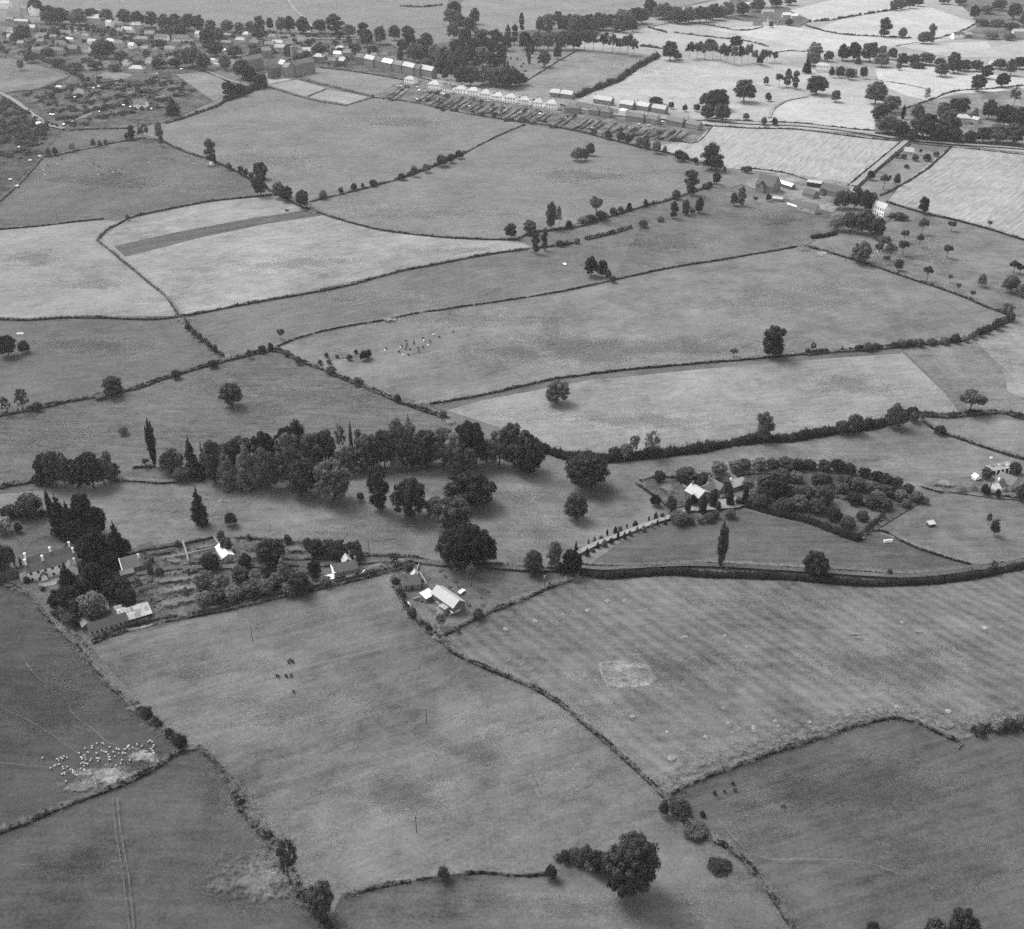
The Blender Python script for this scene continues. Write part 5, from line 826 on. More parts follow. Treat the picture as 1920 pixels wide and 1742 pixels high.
plants('oak', D, '{o} tree from the left in the cemetery wood', 'the cemetery wood',
 [(750, 84, 112, 14, 'conifer'), (778, 76, 118, 38), (800, 84, 122, 28), (815, 42, 124, 30, 'elm'), (834, 48, 128, 34, 'elm'), (846, 8, 48, 30), (852, -6, 34, 32), (862, 26, 56, 28), (882, 28, 66, 26), (870, 72, 124, 42), (905, 22, 94, 38, 'elm'), (930, 38, 94, 32, 'elm'), (918, 60, 112, 24, 'conifer'), (940, 74, 124, 27, 'elm'), (894, 44, 84, 14, 'thin'), (866, 118, 162, 34), (882, 120, 162, 34), (906, 118, 160, 38), (930, 124, 162, 38), (956, 124, 166, 40), (975, 135, 160, 30), (965, 48, 84, 14, 'elm'), (952, 48, 84, 12, 'elm'), (870, 98, 134, 26, 'conifer'), (826, 98, 136, 30, 'conifer'), (848, 100, 138, 30), (800, 108, 128, 24, 'bush'), (895, 100, 130, 20, 'conifer'), (846, 112, 150, 24, 'thin'), (990, 78, 108, 9, 'cypress'), (998, 76, 102, 9, 'cypress'), (992, 94, 120, 7, 'cypress'), (946, 104, 130, 5, 'cypress'), (952, 112, 130, 5, 'cypress'), (885, 86, 114, 5, 'cypress'), (1020, 92, 126, 28, None, L_), (1045, 84, 112, 17, None, L_), (835, 130, 150, 16, 'bush'), (790, 60, 110, 30), (800, 50, 96, 28), (858, 60, 110, 34), (886, 60, 112, 32, 'elm'), (825, 70, 126, 30), (842, 80, 134, 30), (905, 80, 124, 30), (950, 60, 96, 24), (925, 100, 140, 28), (890, 110, 150, 30), (850, 40, 74, 26), (872, 48, 86, 26), (890, 10, 46, 22), (918, 118, 156, 30), (945, 122, 160, 30), (968, 130, 162, 28), (770, 62, 98, 26), (755, 70, 100, 24)])
plants('pine', D, '{o} tree from the left in the avenue below the far wood', 'the avenue below the far wood', [(984, 54, 94, 25, 'oak'), (1006, 52, 94, 26, 'oak'), (1028, 58, 94, 25, 'oak'), (1052, 57, 94, 26, 'oak'), (1076, 54, 94, 32, 'oak'), (1096, 60, 95, 20), (1112, 62, 96, 20), (1130, 64, 98, 20), (1148, 65, 100, 20), (1162, 72, 101, 16), (1176, 67, 104, 24), (1189, 75, 104, 15)])
plants('oak', D, '{o} tree from the left in the far wood at the top edge', 'the far wood', [(978, 22, 60, 12, 'elm'), (1028, 18, 62, 30, 'elm'), (1045, 20, 45, 20), (1066, 14, 58, 26), (1082, 12, 60, 28), (1102, 8, 60, 30), (1122, 8, 56, 30), (1146, 24, 56, 26), (1166, 4, 50, 36), (1192, -2, 46, 42), (1186, 34, 60, 19), (1218, -5, 30, 30), (1242, 4, 36, 42, None, L_), (1266, 8, 44, 26), (1290, 4, 44, 32, None, L_), (1312, 4, 42, 28), (1336, -2, 38, 32), (1362, 2, 34, 32), (1392, 2, 30, 28), (1420, -6, 22, 30), (1455, -8, 14, 26), (1480, -10, 10, 26), (1056, 24, 62, 24), (1074, 30, 66, 24), (1092, 30, 66, 26), (1112, 30, 64, 26), (1132, 20, 58, 24), (1154, 34, 60, 22), (1178, 22, 54, 26), (1204, 14, 44, 28), (1254, 20, 42, 24), (1278, 20, 46, 24), (1324, 16, 42, 24), (1350, 16, 38, 22), (1012, 30, 62, 18), (1170, 38, 62, 20)])
plants('pine', D, '{o} tree from the left in the beech row across the park', 'the beech row across the park', [(1256, 74, 114, 33, 'oak'), (1270, 98, 112, 22, 'bush'), (1292, 80, 112, 18), (1306, 80, 110, 19), (1321, 82, 112, 17), (1336, 80, 112, 18), (1350, 84, 116, 15), (1362, 85, 120, 15), (1376, 86, 122, 15), (1390, 88, 120, 15), (1402, 84, 118, 16), (1413, 94, 120, 13), (1426, 96, 125, 15), (1438, 94, 118, 13), (1381, 66, 90, 26, 'oak'), (1330, 72, 92, 24, 'oak'), (1452, 98, 118, 12)])
plants('oak', D, '{o} tree from the left in the bright park meadow', 'trees of the park meadow', [(1395, 142, 192, 46), (1344, 164, 206, 50), (1322, 172, 200, 26), (1326, 192, 226, 28), (1354, 192, 228, 32), (1436, 142, 160, 11), (1306, 194, 210, 15, 'bush'), (1284, 196, 210, 12, 'bush', L_), (1398, 212, 225, 16, 'bush'), (1460, 137, 164, 15, 'orchard'), (1475, 130, 164, 18, 'elm', L_), (1490, 134, 168, 17, 'elm'), (1530, 138, 178, 44), (1566, 167, 192, 21, 'oak', L_), (1512, 106, 138, 17, 'conifer', B_), (1440, 172, 190, 14), (1230, 180, 196, 30, 'oak'), (1258, 190, 205, 14, 'bush'), (1245, 195, 206, 10, 'conifer'), (1424, 102, 122, 14), (1432, 218, 236, 14, 'bush'), (1452, 220, 236, 14, 'bush')])
plants('oak', D, '{o} tree from the left in the belt behind the mansion', 'belt behind the mansion', [(1526, 78, 112, 32), (1524, 97, 124, 28, None, L_), (1552, 94, 116, 20), (1580, 80, 114, 26), (1600, 78, 114, 30), (1630, 75, 116, 34), (1652, 84, 118, 20), (1672, 88, 112, 20), (1652, 97, 126, 30, None, PL), (1690, 97, 124, 24), (1712, 99, 124, 22), (1736, 97, 122, 30), (1608, 104, 120, 14, 'conifer'), (1574, 122, 146, 17), (1592, 126, 150, 20), (1558, 126, 146, 13, 'bush'), (1618, 124, 148, 18, 'bush'), (1720, 116, 128, 30, 'bush'), (1684, 118, 132, 14, 'bush'), (1762, 108, 124, 22), (1786, 96, 124, 24), (1764, 116, 144, 30), (1788, 108, 138, 30), (1808, 110, 134, 30), (1830, 110, 134, 24), (1848, 120, 148, 24), (1872, 110, 130, 30, 'bush', L_), (1894, 108, 142, 22), (1912, 105, 130, 30)])
plants('oak', D, '{o} tree from the left in the villa wood at the right edge', 'the villa wood',
 [(1640, 150, 196, 46), (1670, 176, 212, 36), (1648, 192, 228, 34), (1662, 212, 250, 46), (1692, 198, 224, 9, 'cypress', B_), (1686, 225, 260, 32), (1730, 206, 260, 58), (1704, 240, 262, 36), (1776, 192, 254, 46), (1756, 230, 264, 40), (1832, 137, 172, 30, None, L_), (1877, 134, 164, 27), (1900, 162, 200, 24, 'thin', L_), (1736, 163, 194, 15, 'thin'), (1802, 182, 214, 30), (1768, 188, 216, 30), (1790, 182, 208, 26), (1852, 184, 224, 30), (1880, 192, 238, 42), (1908, 198, 250, 42), (1866, 228, 268, 42), (1842, 236, 268, 30), (1898, 228, 270, 40), (1718, 196, 226, 28, 'bush'), (1790, 240, 268, 30, 'bush'), (1818, 244, 268, 26, 'bush'), (1935, 210, 262, 44), (1760, 196, 224, 16, 'bush'), (1826, 204, 226, 16, 'cypress', L_)])
plants('oak', D, '{o} tree from the left among the brightest fields', 'trees among the brightest fields', [(1657, 32, 70, 26, 'elm'), (1691, 50, 72, 18, 'oak', L_), (1730, 58, 82, 24, 'oak'), (1744, 46, 82, 18, 'elm'), (1676, -4, 20, 18), (1690, -6, 18, 18), (1706, -8, 16, 20), (1722, -6, 12, 20), (1826, 8, 36, 20), (1900, 2, 36, 26), (1872, -4, 20, 30), (1850, 10, 26, 26, 'bush'), (1920, 20, 50, 26), (1840, 36, 48, 30, 'bush'), (1868, 36, 50, 30, 'bush'), (1895, 42, 56, 30, 'bush'), (1860, 60, 74, 26, 'bush'), (1890, 62, 76, 24, 'bush'), (1800, -8, 10, 24), (1770, -10, 8, 24), (1445, 40, 52, 12, 'bush'), (1480, 36, 48, 22, 'bush')])
# ------------------------------------------------------------------ buildings
def house(name, label, A, B, depth, h, rh, cat='house', ridge='along', roof='gable', wall='stone', rm='slate', chim=(), win=(0, 0), side=0, door=None, group=None, over=.35, wings=(), lights=True, base=0, wallmats=None, width=None, verge=None):
    """A, B: the two ends of the front wall's foot in the photograph; the building runs back from it by depth metres"""
    fs = 1.4 if A[1] < 260 else 1.35 if A[1] < 450 else 1.0; h *= fs; rh *= fs; depth *= .5 + fs / 2      # the far buildings stand taller than a first reading of the survey
    wings = [tuple(w[:4]) + (w[4] * fs, w[5] * fs) + tuple(w[6:]) for w in wings]
    a = P(*A); b = P(*B); L = (b - a).length; rz = math.atan2(b.y - a.y, b.x - a.x)
    if width: mid = (a + b) / 2; dv = (b - a).normalized(); a = mid - dv * width / 2; L = width
    t = empty(name, a, rz); tag(t, label, cat, group)
    def part(nm, mb, mat, par=None, smooth=False): return mb.build(nm, M[mat], par or t, None, smooth)
    def block(x0, x1, y0, y1, h, rh, ridge, roof, wall, rm, chim):
        w = MB(); e = .02
        X = [(x0, y0), (x1, y0), (x1, y1), (x0, y1)]
        for i in range(4):
            p, q = X[i], X[(i + 1) % 4]; gab = roof == 'gable' and ((ridge == 'along' and i in (1, 3)) or (ridge == 'depth' and i in (0, 2)))
            pts = [(p[0], p[1], -.1), (q[0], q[1], -.1), (q[0], q[1], h)]
            if gab: pts.append(((p[0] + q[0]) / 2, (p[1] + q[1]) / 2, h + rh))
            pts.append((p[0], p[1], h)); w.poly(pts)
        if roof in ('lean', 'flat'):
            w.v = []; w.f = []; w.box(x0, x1, y0, y1, -.1, h)
        wo = part('wall', w, wall)
        r = MB(); o = over; th = .16; dz = rh * o / max(.1, ((y1 - y0) if ridge == 'along' else (x1 - x0)) / 2)
        if roof == 'gable':
            if ridge == 'along':
                ym = (y0 + y1) / 2; zt = h + rh + .1; ze = h - dz + .1
                r.slab([(x0 - o, y0 - o, ze), (x1 + o, y0 - o, ze), (x1 + o, ym, zt), (x0 - o, ym, zt)], th); r.slab([(x1 + o, y1 + o, ze), (x0 - o, y1 + o, ze), (x0 - o, ym + .003, zt), (x1 + o, ym + .003, zt)], th)
            else:
                xm = (x0 + x1) / 2; zt = h + rh + .1; ze = h - dz + .1
                r.slab([(x0 - o, y1 + o, ze), (x0 - o, y0 - o, ze), (xm, y0 - o, zt), (xm, y1 + o, zt)], th); r.slab([(x1 + o, y0 - o, ze), (x1 + o, y1 + o, ze), (xm + .003, y1 + o, zt), (xm + .003, y0 - o, zt)], th)
        elif roof == 'hip':
            lx, ly = x1 - x0, y1 - y0; k = min(lx, ly) / 2 * .95; xm, ym = (x0 + x1) / 2, (y0 + y1) / 2; ze, zt = h - .05, h + rh
            E = [(x0 - o, y0 - o, ze), (x1 + o, y0 - o, ze), (x1 + o, y1 + o, ze), (x0 - o, y1 + o, ze)]
            if lx >= ly: T = [(x0 + k, ym, zt), (x1 - k, ym, zt)]; fs = [[E[0], E[1], T[1], T[0]], [E[1], E[2], T[1]], [E[2], E[3], T[0], T[1]], [E[3], E[0], T[0]]]
            else: T = [(xm, y0 + k, zt), (xm, y1 - k, zt)]; fs = [[E[0], E[1], T[0]], [E[1], E[2], T[1], T[0]], [E[2], E[3], T[1]], [E[3], E[0], T[0], T[1]]]
            for f in fs: r.poly(f)
            r.poly([(p[0], p[1], ze - .12) for p in reversed(E)])
            for i in range(4):
                p, q = E[i], E[(i + 1) % 4]; r.poly([(p[0], p[1], ze - .12), (q[0], q[1], ze - .12), q, p])
        elif roof == 'lean': r.slab([(x0 - o, y0 - o, h + .1), (x1 + o, y0 - o, h + .1), (x1 + o, y1 + o, h + rh + .1), (x0 - o, y1 + o, h + rh + .1)], .12)
        elif roof == 'flat': r.slab([(x0 - o, y0 - o, h + .2), (x1 + o, y0 - o, h + .2), (x1 + o, y1 + o, h + .2), (x0 - o, y1 + o, h + .2)], .18)
        ro = part('roof', r, rm)
        if rm in ('asbestos', 'rust') and roof == 'lean':                # patched sheeting: odd sheets laid over the old ones
            for q in range(7):
                u0 = random.uniform(0, .82); v0 = random.choice((0, .33, .62)); u1 = u0 + random.uniform(.08, .18); v1 = v0 + .34
                f_ = lambda u, v: (x0 + (x1 - x0) * u, y0 + (y1 - y0) * v, h + rh * v + .16 + .012 * q)
                m = MB(); m.slab([f_(u0, v0), f_(u1, v0), f_(u1, v1), f_(u0, v1)], .03); part('roof_sheet', m, random.choice(('rust', 'tin_white', 'slate', 'slate_pale')), ro)
        for c in chim:
            u, v, cw, ch, cm = (list(c) + [.5, .8, 1.6, wall][len(c) - 1:])[:5] if len(c) < 5 else c
            cx, cyy = x0 + (x1 - x0) * u, y0 + (y1 - y0) * v
            m = MB(); zb = h + .2 * rh; zt = h + rh + ch; m.box(cx - cw / 2, cx + cw / 2, cyy - cw * .4, cyy + cw * .4, zb, zt); m.box(cx - cw / 2 - .08, cx + cw / 2 + .08, cyy - cw * .4 - .08, cyy + cw * .4 + .08, zt, zt + .15)
            for s in (-.22, .22): m.box(cx + cw * s - .13, cx + cw * s + .13, cyy - .13, cyy + .13, zt + .15, zt + .6)
            part('chimney', m, cm, ro)
        return wo, ro
    wo, ro = block(0, L, 0, depth, h, rh, ridge, roof, wall, rm, chim)
    if verge:
        m = MB(); o = over
        for xx in ((-o - .05, -o + .35),): m.slab([(xx[0], -o, h + .18), (xx[1], -o, h + .18), (xx[1], depth / 2, h + rh + .3), (xx[0], depth / 2, h + rh + .3)], .2)
        part('verge', m, verge, ro)
    def window(x, y, z, w_, h_, ax, sgn):
        fr = MB(); pn = MB(); d = .05
        if ax == 'y': fr.box(x - w_ / 2 - .12, x + w_ / 2 + .12, y - d, y + .02, z - .12, z + h_ + .12); pn.box(x - w_ / 2, x + w_ / 2, y - d - .02, y - d + .01, z, z + h_)
        else: fr.box(x - .02 if sgn > 0 else x - d, x + d if sgn > 0 else x + .02, y - w_ / 2 - .12, y + w_ / 2 + .12, z - .12, z + h_ + .12); pn.box(x + (d - .01 if sgn > 0 else -d - .02), x + (d + .02 if sgn > 0 else -d + .01), y - w_ / 2, y + w_ / 2, z, z + h_)
        f = part('window', fr, 'frame'); part('pane', pn, 'glass', f)
    cols, rows = win; st = h / max(1, rows)
    dcol = None if door is None else int(door * (cols - 1) + .5) if cols > 1 else 0
    for r_ in range(rows):
        for c in range(cols):
            x = L * (c + .5) / cols; z = r_ * st + st * .34
            if r_ == 0 and c == dcol:
                m = MB(); m.box(x - .55, x + .55, -.07, .02, 0, 2.05); part('door', m, 'timber_dark'); continue
            window(x, 0, z, 1.05, min(1.5, st * .45), 'y', -1)
    for s in range(side):
        for r_ in range(max(1, rows)):
            y = depth * (s + .5) / side; z = r_ * st + st * .34; window(0, y, z, .95, min(1.4, st * .45), 'x', -1); window(L, y, z, .95, min(1.4, st * .45), 'x', 1)
    for wg in wings: block(*wg)
    return t

# --- the white villa: two parallel ranges, wings, many white chimneys
A, B = (56, 1094), (148, 1070)
Lv = (P(*B) - P(*A)).length
house('white_villa', 'white villa with twin slate roofs and many white chimneys', A, B, 6.2, 6.2, 2.3, wall='white', rm='slate_dark', chim=((.02, .5, .9, 2.6, 'white'), (.36, .5, .9, 2.4, 'white'), (.98, .5, .9, 2.4, 'white')), win=(7, 2), side=1, door=.18,
      wings=((.5, Lv - .5, 6.25, 12.2, 6.0, 2.3, 'along', 'gable', 'white', 'slate_dark', ((.02, .5, .9, 2.4, 'white'), (.55, .5, .8, 2.2, 'white'), (.97, .5, .9, 2.4, 'white'))),
             (-3.2, -.05, .6, 5.0, 3.4, .9, 'along', 'hip', 'white', 'slate', ()), (Lv * .24, Lv * .24 + 2.6, -2.0, -.05, 3.0, 1.4, 'depth', 'gable', 'white', 'slate_dark', ()),
             (Lv - 5.6, Lv - .6, -4.2, -.05, 5.2, 2.0, 'depth', 'gable', 'white', 'slate', ((.9, .3, .7, 1.6, 'white'),))))
house('coach_house', 'grey hipped coach house with white verge beside the villa', (232, 1080), (270, 1070), 10, 3.4, 3.4, roof='gable', wall='stone_dark', rm='slate', win=(3, 1), door=.5, verge='white', chim=((.9, .3, .7, .8, 'white'),), wings=((-1.2, 4.5, -2.6, -.05, 2.4, 1.0, 'along', 'lean', 'stone_dark', 'slate', ()),))
house('garden_shed', 'long low dark shed behind the kitchen garden', (262, 1037), (289, 1030), 3.4, 2.2, 1.3, cat='shed', wall='timber_dark', rm='slate', win=(0, 0))
# greenhouse: glass roof on a low wall
def greenhouse(A, B, depth, label):
    a = P(*A); b = P(*B); L = (b - a).length; t = empty('greenhouse', a, math.atan2(b.y - a.y, b.x - a.x)); tag(t, label, 'greenhouse')
    m = MB(); m.box(0, L, 0, depth, -.1, .9); m.build('base_wall', M['white'], t)
    m = MB()
    m.poly([(0.02, .02, .9), (L - .02, .02, .9), (L - .02, .02, 2.0), (L / 2, .02, 3.6), (.02, .02, 2.0)]); m.poly([(L - .02, depth - .02, .9), (.02, depth - .02, .9), (.02, depth - .02, 2.0), (L / 2, depth - .02, 3.6), (L - .02, depth - .02, 2.0)])
    m.poly([(.02, depth, .9), (.02, 0, .9), (.02, 0, 2), (.02, depth, 2)]); m.poly([(L - .02, 0, .9), (L - .02, depth, .9), (L - .02, depth, 2), (L - .02, 0, 2)]); m.build('side_glass', M['greenhouse'], t)
    n = 6
    for i in range(n):
        y0, y1 = depth * i / n + .06, depth * (i + 1) / n - .06
        for sx in (0, 1):
            q = MB(); xe = 0 if sx == 0 else L; pts = [(xe, y0, 2.0), (xe, y1, 2.0), (L / 2, y1, 3.6), (L / 2, y0, 3.6)]
            q.slab(pts if sx else pts[::-1], .05); q.build('pane', M['greenhouse'], t)
    m = MB()
    for i in range(n + 1):
        y = depth * i / n
        for xe in (0, L): m.tube([(xe, y, 2.03), (L / 2, y, 3.64)], .05, 4)
    m.tube([(L / 2, 0, 3.66), (L / 2, depth, 3.66)], .08, 4); m.build('glazing_bars', M['frame'], t)
greenhouse((418, 1054), (441, 1047), 11.5, 'bright white greenhouse in the kitchen garden')
# outbuildings by the lane
house('farm_range', 'long dark slate outbuilding by the lane below the villa', (170, 1194), (241, 1172), 6.2, 2.8, 2.2, cat='outbuilding', wall='render', rm='slate_dark', win=(8, 1), door=.6)
house('tin_shed', 'rusty tin wing with bright skylights at the end of the outbuilding', (157, 1184), (174, 1178), 10.5, 2.6, 1.2, cat='shed', ridge='depth', wall='timber', rm='rust')
house('tin_shed', 'wide patched tin shed right of the dark slate outbuilding', (243, 1170), (286, 1157), 7.5, 2.2, .9, cat='shed', roof='lean', wall='timber_dark', rm='asbestos')
house('hen_hut', 'small pale hut behind the dark slate outbuilding', (217, 1149), (229, 1146), 2.6, 1.8, .7, cat='hut', wall='timber', rm='asbestos')
house('lean_to', 'pale lean-to between the slate outbuilding and tin shed', (223, 1160), (238, 1156), 3.0, 2.0, .9, cat='shed', roof='lean', wall='render', rm='asbestos')
house('store_hut', 'tiny dark hut behind the patched tin shed', (259, 1146), (271, 1143), 2, 1.8, .5, cat='hut', roof='lean', wall='timber_dark', rm='asbestos')
# stone cottage with washing, cottage beside the barn, barn
Lc = (P(672, 1079) - P(629, 1088)).length
house('stone_cottage', 'stone cottage with white gable and slate roof beside the washing', (629, 1088), (672, 1079), 6.0, 4.3, 2.8, wall='stone_dark', rm='slate', chim=((.97, .5, .9, 1.6, 'stone'),), win=(4, 2), door=.6,
      wings=((Lc * .5, Lc * .9, 6.05, 10.5, 4.0, 2.4, 'depth', 'gable', 'stone', 'slate_pale', ((.9, .8, .7, 1.2, 'stone'),)), (-.35, -.02, .05, 5.95, 4.3, .02, 'along', 'flat', 'white', 'white', ()), (Lc * .45, Lc * .8, -2.2, -.05, 2.0, .6, 'along', 'lean', 'stone_dark', 'slate', ())))
house('white_shed', 'small white shed at the left end of the stone cottage', (612, 1093), (626, 1090), 2.6, 1.7, .5, cat='shed', roof='lean', wall='white', rm='tin_white')
house('old_cottage', 'old slate cottage left of the pale roofed barn', (757, 1107), (789, 1104), 6.2, 3.0, 3.0, wall='stone', rm='slate', chim=((.1, .5, .8, 1.1, 'stone'), (.95, .5, .8, 1.1, 'stone')), win=(3, 1), door=.5, wings=((4.2, 7.8, 6.25, 9, 2.8, 2.2, 'depth', 'gable', 'white', 'slate_pale', ()),))
house('barn', 'tall stone barn with pale sheet roof', (850, 1155), (872, 1143), 15.0, 4.6, 2.4, cat='barn', ridge='depth', wall='stone_dark', rm='slate_pale', wings=((-2.4, -.05, 3.0, 6.5, 3.2, .4, 'along', 'flat', 'stone', 'asbestos', ()), (-3.2, 1.5, 15.05, 19.0, 2.8, 1.0, 'along', 'lean', 'stone', 'tin_white', ())))
house('tin_hut', 'small white tin hut at the near end of the barn', (848, 1155), (862, 1150), 3.2, 1.7, .4, cat='hut', roof='lean', wall='timber', rm='tin_white')
house('pig_sty', 'low ruined shed on the near side of the barn', (826, 1140), (838, 1134), 3, 1.4, .4, cat='shed', roof='lean', wall='stone', rm='asbestos')
# house with cypresses
La = (P(1330, 940) - P(1308, 949)).length
house('gabled_house', 'gabled stone house with pale roof behind the clipped cypresses', (1308, 950), (1330, 940), 9.5, 5.2, 2.6, ridge='depth', wall='stone_dark', rm='slate_pale', win=(2, 2), side=2, chim=((.5, .9, .9, 1.4, 'stone'),),
      wings=((La, La + 7.5, 2.2, 8.0, 4.6, 2.2, 'along', 'gable', 'stone_dark', 'slate', ()), (La + 7.0, La + 11.5, -.5, 8.5, 4.8, 2.5, 'depth', 'gable', 'stone_dark', 'slate', ((.2, .95, .9, 1.5, 'stone'),))))
house('white_porch', 'white bay window on the right gable of the gabled house', (1352, 934), (1358, 931), 1.2, 2.2, .4, cat='bay window', roof='flat', wall='white', rm='slate')
house('stable_cottage', 'low pale roofed cottage behind the gabled house', (1374, 922), (1397, 915), 6, 2.8, 2.4, wall='stone', rm='slate_pale', win=(4, 1), door=.5, chim=((.05, .5, .8, 1.0, 'white'),))
# right hand cottage
house('gabled_cottage', 'cottage with pale gable at the right edge', (1893, 924), (1910, 914), 9, 4.4, 2.8, ridge='depth', wall='render', rm='slate', win=(2, 2), side=1, wings=((-4.5, -.05, 2.5, 8.0, 4.0, 2.4, 'along', 'gable', 'white', 'slate', ((.1, .5, .8, 1.2, 'white'),)),))
house('white_hut', 'bright white hut left of the right hand cottage', (1828, 903), (1838, 900), 2.6, 2.2, 1.3, cat='hut', ridge='depth', wall='white', rm='tin_white')
house('open_stable', 'long open fronted stable with pale roof at the right edge', (1858, 891), (1898, 884), 4.5, 2.6, .8, cat='stable', roof='lean', wall='timber_dark', rm='asbestos')
m_ = P(1862, 891.5); t_ = empty('gate_posts', m_); tag(t_, 'row of white posts across the open fronted stable', 'posts')
for k in range(5):
    q = P(1866 + k * 8, 890.6 - k * 1.4) - m_; mm = MB(); mm.box(q.x - .25, q.x + .25, q.y - .7, q.y - .45, 0, 2.5); mm.build('post', M['white'], t_)
house('hen_hut', 'little hen hut alone in the right hand pasture', (1742, 989), (1753, 987), 2.2, 1.6, .6, cat='hut', roof='lean', wall='timber_dark', rm='slate_pale')
house('cart_shed', 'black open cart shed under the dark oak', (183, 753), (200, 748), 4, 2.2, .6, cat='shed', roof='lean', wall='timber_dark', rm='timber_dark')
# the farm
house('great_barn', 'great stone barn with steep dark roof at the farm', (1416, 357), (1447, 364), 13, 5, 6.0, cat='barn', roof='gable', wall='stone', rm='slate_dark', wings=((4.5, 10.5, -3.5, -.05, 4.6, 3.2, 'depth', 'gable', 'stone', 'slate_dark', ()),), over=.5)
house('white_roofed_shed', 'long shed with brilliant white roof at the farm', (1457, 349), (1483, 357), 5, 2.8, 1.4, cat='shed', wall='timber', rm='tin_white')
house('stone_byre', 'dark roofed byre in the middle of the farmyard', (1504, 368), (1524, 374), 7, 3, 2.6, cat='barn', wall='stone', rm='slate_dark')
house('dutch_barn', 'open barn with pale curved roof behind the byre', (1512, 350), (1538, 354), 6, 3.6, 1.0, cat='barn', wall='timber_dark', rm='slate_pale')
house('long_barn', 'long dark roofed barn at the right of the farmyard', (1536, 364), (1582, 375), 8.5, 4, 3.6, cat='barn', wall='stone', rm='slate_dark', wings=((2, 6, -4, -.05, 3.0, 1.8, 'depth', 'gable', 'stone', 'slate_dark', ()),))
house('field_barn', 'pair of joined pale walled barns below the farmyard', (1494, 394), (1527, 402), 6, 3.6, 2.2, cat='barn', wall='render', rm='slate_dark', win=(2, 1))
house('round_pigsty', 'low stone sty with pale roof at the farm entrance', (1448, 377), (1466, 379), 4, 2, 1, cat='shed', wall='stone', rm='slate_pale')
house('farmhouse', 'white fronted farmhouse with pale roof and end chimneys', (1634, 399), (1656, 407), 6.5, 5.4, 2.6, wall='white', rm='slate_pale', chim=((.03, .5, .9, 1.4, 'stone'), (.97, .5, .9, 1.6, 'stone')), win=(5, 2), door=.5)
house('farm_annexe', 'low white annexe left of the farmhouse', (1628, 396), (1635, 398), 5, 2.6, 1.2, wall='white', rm='slate_pale')
house('croft_cottage', 'small pale cottage in the croft beside the farm lane', (1694, 290), (1712, 292), 6, 2.8, 2.6, wall='render', rm='slate_pale', win=(2, 1), chim=((.9, .5, .8, 1, 'stone'),))
# --- mansion, villas and cottages beyond the road
house('mansion', 'white colonnaded mansion in the park', (1529, 135), (1552, 137), 9, 7, 1.2, roof='hip', wall='white', rm='slate_pale', win=(5, 2))
house('mansion_stables', 'huge dark tiled roof beside the white mansion', (1563, 141), (1600, 146), 10, 3, 4.6, cat='building', roof='gable', wall='stone', rm='slate_dark', chim=((.1, .5, .9, 1, 'white'),))
house('villa', 'pale roofed villa with verandah in the right edge wood', (1789, 232), (1818, 234), 9, 5, 2.6, roof='hip', wall='render', rm='slate_pale', win=(5, 2), chim=((.4, .5, 1, 1.6, 'stone'),))
house('lodge', 'small pale lodge right of the verandah villa', (1820, 229), (1832, 232), 5, 3, 1.8, wall='render', rm='slate_pale', win=(2, 1))
house('far_cottage', 'white gabled far cottage with twin roofs in the top right', (1788, 74), (1806, 73), 7, 5, 2.4, wall='white', rm='slate', win=(3, 2), chim=((.05, .5, 1, 1.2, 'white'), (.95, .5, 1, 1.2, 'white')))
house('far_cottage', 'grey far cottage right of the white twin roofs', (1810, 72), (1822, 71), 6, 4, 2.2, wall='stone', rm='slate_pale')
house('far_farm', 'pale far farm roof at the right edge of the top fields', (1900, 66), (1930, 66), 8, 4, 2.4, wall='render', rm='slate_pale')
house('garden_house', 'small white gabled house in the right hand shrubbery', (1860, 122), (1868, 121), 5, 3, 2, wall='white', rm='tin_white')
house('garden_house', 'pale cottage behind the mansion trees', (1757, 118), (1770, 117), 6, 5, 2, wall='render', rm='slate_pale')
house('far_mansion', 'far gabled mansion in the wood at the top', (1213, 28), (1234, 27), 11, 8, 4, wall='render', rm='slate', win=(4, 2), chim=((.3, .5, 1.2, 2, 'stone'), (.8, .5, 1.2, 2, 'stone')))
for i, (x, y, w, lab, r) in enumerate([(1398, 14, 12, 'white far farmhouse at the top edge', 'tin_white'), (1412, 12, 16, 'pale far barn beside the white farmhouse', 'slate_pale'), (1436, 18, 18, 'pale far shed at the end of the far farm', 'slate_pale'), (1450, 42, 20, 'far cottage roof among gardens near the top', 'slate'), (1420, 48, 18, 'far dark cottage left of the gardens near the top', 'slate'), (1475, 34, 16, 'far white gable above the bright field', 'tin_white'), (1490, 36, 12, 'far small white shed above the bright field', 'tin_white'), (1440, 28, 22, 'far long roof among gardens near the top', 'slate_pale')]):
    house('far_cottage', lab, (x - w / 2, y), (x + w / 2, y), 6, 4, 2.2, wall='render', rm=r, win=(2, 1))
